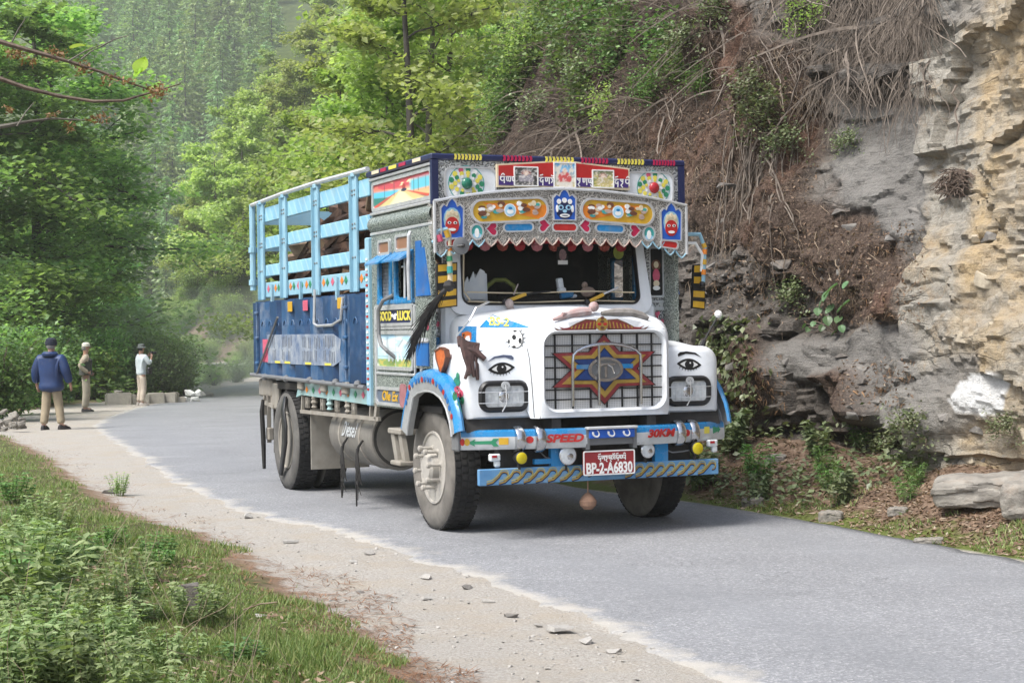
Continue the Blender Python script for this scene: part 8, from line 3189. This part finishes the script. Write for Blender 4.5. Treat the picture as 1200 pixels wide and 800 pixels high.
def gravel_mesh():
    r_ = np.random.default_rng(44)
    P, er, gl = ground_pts(3800, 30, 900, 500, 820, 615, lambda er, gl, Y, D, w: (gl < .1) & (-D > w - .12) & (Y < 34) & (fbm(D * 1.2, Y * .8, seed=3) > -.2))
    parts = []
    base = [(np.array([v.co[:] for v in m.vertices]), np.array([p.vertices[:] for p in m.polygons])) for m in pebs]
    for p in P:
        v, f = base[r_.integers(4)]
        s = .010 + .028 * r_.random() ** 4
        a = r_.uniform(0, 6.28)
        R = np.array([[cos(a), -sin(a), 0], [sin(a), cos(a), 0], [0, 0, 1]])
        parts.append((v @ R.T * s + p + [0, 0, s * .12], f))
    return join_vf(parts)


V, F = gravel_mesh()
o = link('gravel', np_mesh('gravel', V, F, STONE)); tag(o, 'loose pale gravel along the shoulder of the road', 'gravel', kind='stuff')
bigs = [rock_mesh('loose_stone', 920 + i, GREYSTONE if i == 2 else STONE, 1, .75, .4, 10) for i in range(4)]
for px, py, s, lab in ((657, 742, .15, 'largest flat grey stone on the gravel near the bottom edge'), (690, 757, .12, 'flat stone right of the largest one on the gravel'), (288, 602, .17, 'pale flat stone on the gravel opposite the rear wheel'), (340, 632, .13, 'small flat stone on the gravel beyond the rear wheel'), (432, 648, .13, 'pale stone at the broken road edge'),
                       (502, 678, .12, 'stone at the asphalt edge left of the front wheel'), (548, 690, .10, 'small stone on the broken road edge'), (600, 722, .10, 'low stone on the gravel below the front wheel'), (415, 659, .08, 'tiny stone in the middle of the gravel'), (130, 572, .22, 'whitish slab at the grass edge'),
                       (500, 702, .07, 'small dark stone on the gravel'), (422, 693, .06, 'small dark stone beside the grass edge'), (720, 768, .09, 'small stone beside the asphalt at the bottom edge'), (572, 705, .09, 'flat chip of stone on the gravel'), (630, 733, .08, 'small chip left of the largest stone')):
    Y = FPX * EYE / (py - 388)
    p = ground_at(px, py, Y)
    o = link('loose_stone', bigs[int(s * 100) % 4])
    o.location = (p.x, p.y, p.z + s * .12); o.scale = (s, s, s * .8); o.rotation_euler = (0, 0, px)
    tag(o, lab, 'stone', 'stones lying on the gravel')
# boulders at the foot of the cliff, stone in the grass
def bedded_rock(seed, sx, sy, sz, mtl):
    """block of bedded rock: stepped layers, chipped corners"""
    bm = bmesh.new()
    bmesh.ops.create_cube(bm, size=1)
    bmesh.ops.subdivide_edges(bm, edges=bm.edges, cuts=22, use_grid_fill=True)
    co_ = np.array([v.co[:] for v in bm.verts])
    q = co_ * 2
    nn_ = (np.abs(q) ** 6).sum(1) ** (1 / 6)
    co_ = co_ / nn_[:, None]
    X, Y, Z = co_[:, 0] * sx, co_[:, 1] * sy, co_[:, 2] * sz
    lay = np.floor(Z / .085 + 1.1 * fbm(X * 1.6, Y * 1.6, seed=seed, octv=3) + X * .5)
    off = (_h(lay, np.floor(X * 2.1 + Y * 2 + lay), lay * 0, seed) - .5) * .10 + .10 * fbm(X * 2.2, Y * 2.2, Z * 3, seed=seed + 1)
    top = 1 + .22 * fbm(X * 1.3, Y * 1.5, seed=seed + 2)
    r_ = 1 + off / max(sy, .2)
    P = np.stack([X * (1 + off * .5), Y * r_, Z * top + .025 * fbm(X * 6, Y * 6, seed=seed + 3)], 1)
    for v, p in zip(bm.verts, P): v.co = p
    me = bpy.data.meshes.new('boulder'); bm.to_mesh(me); bm.free()
    me.polygons.foreach_set('use_smooth', [True] * len(me.polygons)); me.set_sharp_from_angle(angle=radians(24))
    me.materials.append(mtl)
    return me


BEDDED = mat('bedded_rock', (.29, .27, .235), (.15, .138, .12), 5, .9, bmp=.8, bscale=24, dirt=.35, dirtc=(.22, .15, .10))
sl = [bedded_rock(941, 1, .7, .42, BEDDED), bedded_rock(943, 1, .8, .5, BEDDED)]
for px, py, Y, s, k, lab in ((1166, 592, 13.5, (.95, .55, .62), 0, 'long flat grey boulder lying in the needles below the painted rock'), (1215, 592, 13.0, (.5, .45, .5), 1, 'grey boulder cut by the right edge of the picture'), (974, 614, 14.4, (.20, .15, .2), 1, 'small mossy stone at the road edge under the cliff'),
                             (1052, 583, 14.1, (.16, .14, .14), 1, 'small brown stone left of the long flat boulder'), (882, 602, 15.7, (.2, .14, .2), 0, 'flat dark stone at the road edge near the front tyre'), (1088, 628, 12.9, (.22, .12, .12), 0, 'pale flat stone lying in the litter near the road'), (910, 560, 16.8, (.2, .16, .16), 1, 'half buried stone in the weeds behind the tyre')):
    p = at(px, py, Y)
    o = link('boulder', sl[k])
    o.location = (p.x, p.y, gz(p.x, p.y) + s[2] * .16); o.scale = s; o.rotation_euler = (.05, -.06, radians(-25))
    tag(o, lab, 'boulder', 'boulders at the foot of the cliff')
p = ground_at(222, 712, FPX * EYE / (722 - 388))
o = link('boulder', rock_mesh('boulder', 951, DARKSTONE, 1, .8, 1.1, 14)); o.location = (p.x, p.y, p.z + .07); o.scale = (.22, .2, .24); tag(o, 'dark upright stone half hidden among the weeds on the bank', 'boulder')
p = ground_at(308, 730, FPX * EYE / (730 - 388))
o = link('flat_stone', rock_mesh('flat_stone', 953, STONE, 1, .8, .3, 12)); o.location = (p.x, p.y, p.z + .015); o.scale = (.09, .09, .08); tag(o, 'small round grey stone lying in the short grass', 'stone')
m = SM(); a = ground_at(285, 725, FPX * EYE / (725 - 388)); b2 = ground_at(325, 722, FPX * EYE / (722 - 388))
m.tube([a + Vector((0, 0, .03)), (a + b2) / 2 + Vector((0, 0, .045)), b2 + Vector((0, 0, .035))], .005, 5); o = m.build('dry_stalk', DRYGRASS); tag(o, 'pale dry stalk lying across the short grass', 'stalk')
# rubble heap at the left
for i in range(12):
    px, py = r.uniform(-14, 26), r.uniform(476, 492)
    Y = r.uniform(31, 36)
    p = ground_at(px, py, Y)
    o = link('rubble_stone', r.choice(sl))
    s = r.uniform(.12, .32)
    o.location = (p.x, p.y, p.z + r.uniform(.02, .3)); o.scale = (s, s, s); o.rotation_euler = (r.uniform(-.4, .4), r.uniform(-.4, .4), r.uniform(0, 6))
    tag(o, 'grey brown stone in the rubble heap left of the person in the blue jacket', 'stone', 'stones of the rubble heap')

# ------------------------------------------------------------------ branch reaching in from the left
DB = 7.2
root = empty('overhanging_branch', tuple(at(-230, 500, DB)))
root.location.z = gz(root.location.x, root.location.y)
tag(root, 'bare sapling branch with brown catkins and one lime green leaf reaching in from the left', 'branch')
O = Vector(root.location)


def bpts(l, dy=0): return [at(px, py, DB + dy * (i / len(l))) - O for i, (px, py) in enumerate(l)]


m = SM()
tr = [Vector((0, 0, -.1)), at(-225, 350, DB) - O, at(-210, 200, DB) - O, at(-190, 60, DB) - O, at(-170, -60, DB) - O]
m.tube(tr, [.04, .036, .03, .024, .015], 8)
m.build('stem', TWIG, root)
B1 = [(-200, 110), (-100, 30), (-20, 43), (30, 58), (80, 72), (120, 85), (160, 100), (178, 106)]
B2 = [(-205, 150), (-100, 70), (-20, 85), (30, 103), (70, 113), (110, 119), (145, 118), (165, 112), (190, 105), (212, 98)]
B3 = [(-210, 200), (-100, 165), (-20, 152), (10, 147), (30, 143), (60, 139), (100, 141)]
for l, r0, mt in ((B1, .011, TWIG), (B2, .009, TWIG), (B3, .011, BARKPALE)):
    m = SM(); P = bpts(l, .25); m.tube(P, list(np.linspace(r0 * 1.5, .003, len(P))), 6); m.build('twig', mt, root)
m = SM()
for a, b2 in (((14, 50), (30, 22)), ((95, 70), (118, 55)), ((118, 55), (150, 42)), ((80, 72), (120, 52)), ((20, 148), (40, 120))):
    m.tube(bpts([a, ((a[0] + b2[0]) / 2, (a[1] + b2[1]) / 2 - 2), b2]), [.004, .003, .002], 5)
m.build('twig', BARKPALE, root)
r_ = np.random.default_rng(77)
C = []
for cx, cy, sx_, sy_, n in ((20, 62, 18, 9, 90), (66, 62, 14, 8, 90), (97, 80, 9, 9, 60), (130, 92, 14, 6, 50), (150, 96, 8, 5, 40), (184, 107, 12, 10, 150), (35, 72, 10, 8, 40), (118, 138, 16, 7, 60), (82, 148, 8, 8, 40), (10, 128, 7, 5, 30), (60, 135, 8, 5, 25)):
    for i in range(n):
        C.append(np.array(at(cx + r_.normal(0, sx_ * .5), cy + r_.normal(0, sy_ * .5), DB + .15 + r_.normal(0, .03)) - O))
V, F = leaf_quads(np.array(C), .022, .010, .1, r_)
o = link('catkins', np_mesh('catkins', V, F, L_CATKIN), root); o['kind'] = 'stuff'
lf = bpy.data.meshes.new('leaf')
lf = lm.copy(); lf.name = 'leaf'; lf.materials.clear(); lf.materials.append(L_LIME)
for px, py, s, rx, ry, rz in ((162, 86, .085, 1.3, .2, -.3), (158, 90, .05, 1.2, .5, -.9), (82, 58, .07, .5, .4, -1.2)):
    o = link('leaf', lf, root); o.location = at(px, py, DB + .2) - O; o.scale = (s, s, s); o.rotation_euler = (rx, ry, rz)
# ------------------------------------------------------------------ valley haze
def air(name, dens):
    m = bpy.data.materials.new(name); m.use_nodes = True
    nt = m.node_tree
    nt.nodes.remove(nt.nodes['Principled BSDF'])
    v = nt.nodes.new('ShaderNodeVolumePrincipled')
    v.inputs['Color'].default_value = (.96, .985, .95, 1)
    v.inputs['Density'].default_value = dens
    v.inputs['Anisotropy'].default_value = .2
    nt.links.new(v.outputs[0], nt.nodes['Material Output'].inputs['Volume'])
    return m


o = M().box((0, 350, 49), (1900, 900, 160)).build('haze', air('valley_haze', .0005))
o['kind'] = 'stuff'
# dust whirled up by the truck
m = SM(); m.ball((0, 0, 0), 1, 24)
o = m.build('dust_cloud', air('road_dust', .022))
o.location = (-11.2, 66, 1.0); o.scale = (6.5, 11, 2.6)
tag(o, 'pale dust hanging over the road bend behind the truck', kind='stuff')


# pieces that stand apart are objects of their own; the ones too small to pick apart are stuff
def split_islands(o):
    me = o.data
    n = len(me.vertices)
    par = list(range(n))

    def find(a):
        while par[a] != a:
            par[a] = par[par[a]]; a = par[a]
        return a
    for e in me.edges:
        a, b = find(e.vertices[0]), find(e.vertices[1])
        if a != b: par[a] = b
    groups = {}
    for p in me.polygons: groups.setdefault(find(p.vertices[0]), []).append(p)
    if len(groups) < 2: return
    sm = me.polygons[0].use_smooth
    for g in groups.values():
        used = sorted({v for p in g for v in p.vertices}); ix = {v: i for i, v in enumerate(used)}
        m2 = bpy.data.meshes.new(me.name)
        m2.from_pydata([me.vertices[v].co for v in used], [], [tuple(ix[v] for v in p.vertices) for p in g])
        for mt in me.materials: m2.materials.append(mt)
        m2.polygons.foreach_set('material_index', [p.material_index for p in g])
        if sm:
            m2.polygons.foreach_set('use_smooth', [True] * len(g)); m2.set_sharp_from_angle(angle=radians(35))
        c = bpy.data.objects.new(o.name.split('.')[0], m2)
        COL.objects.link(c); c.parent = o.parent; c.matrix_parent_inverse = o.matrix_parent_inverse; c.matrix_basis = o.matrix_basis
        for k in o.keys():
            if not k.startswith('_'): c[k] = o[k]
    bpy.data.objects.remove(o)


SPLIT = ('cornice', 'moulding', 'bar_bracket', 'rope_hook', 'rim_hole', 'bumper_end', 'corner_board', 'visor_cheek', 'beaded_cord', 'visor_trim', 'hinge_strap', 'twig')
for o in list(COL.objects):
    b_ = o.name.split('.')[0]
    if o.type != 'MESH': continue
    if b_ in SPLIT and len(o.data.polygons) and not o.children: split_islands(o)
    elif b_ in ('rivet', 'bolt', 'tread', 'window_mesh', 'faded_lettering'): o['kind'] = 'stuff'
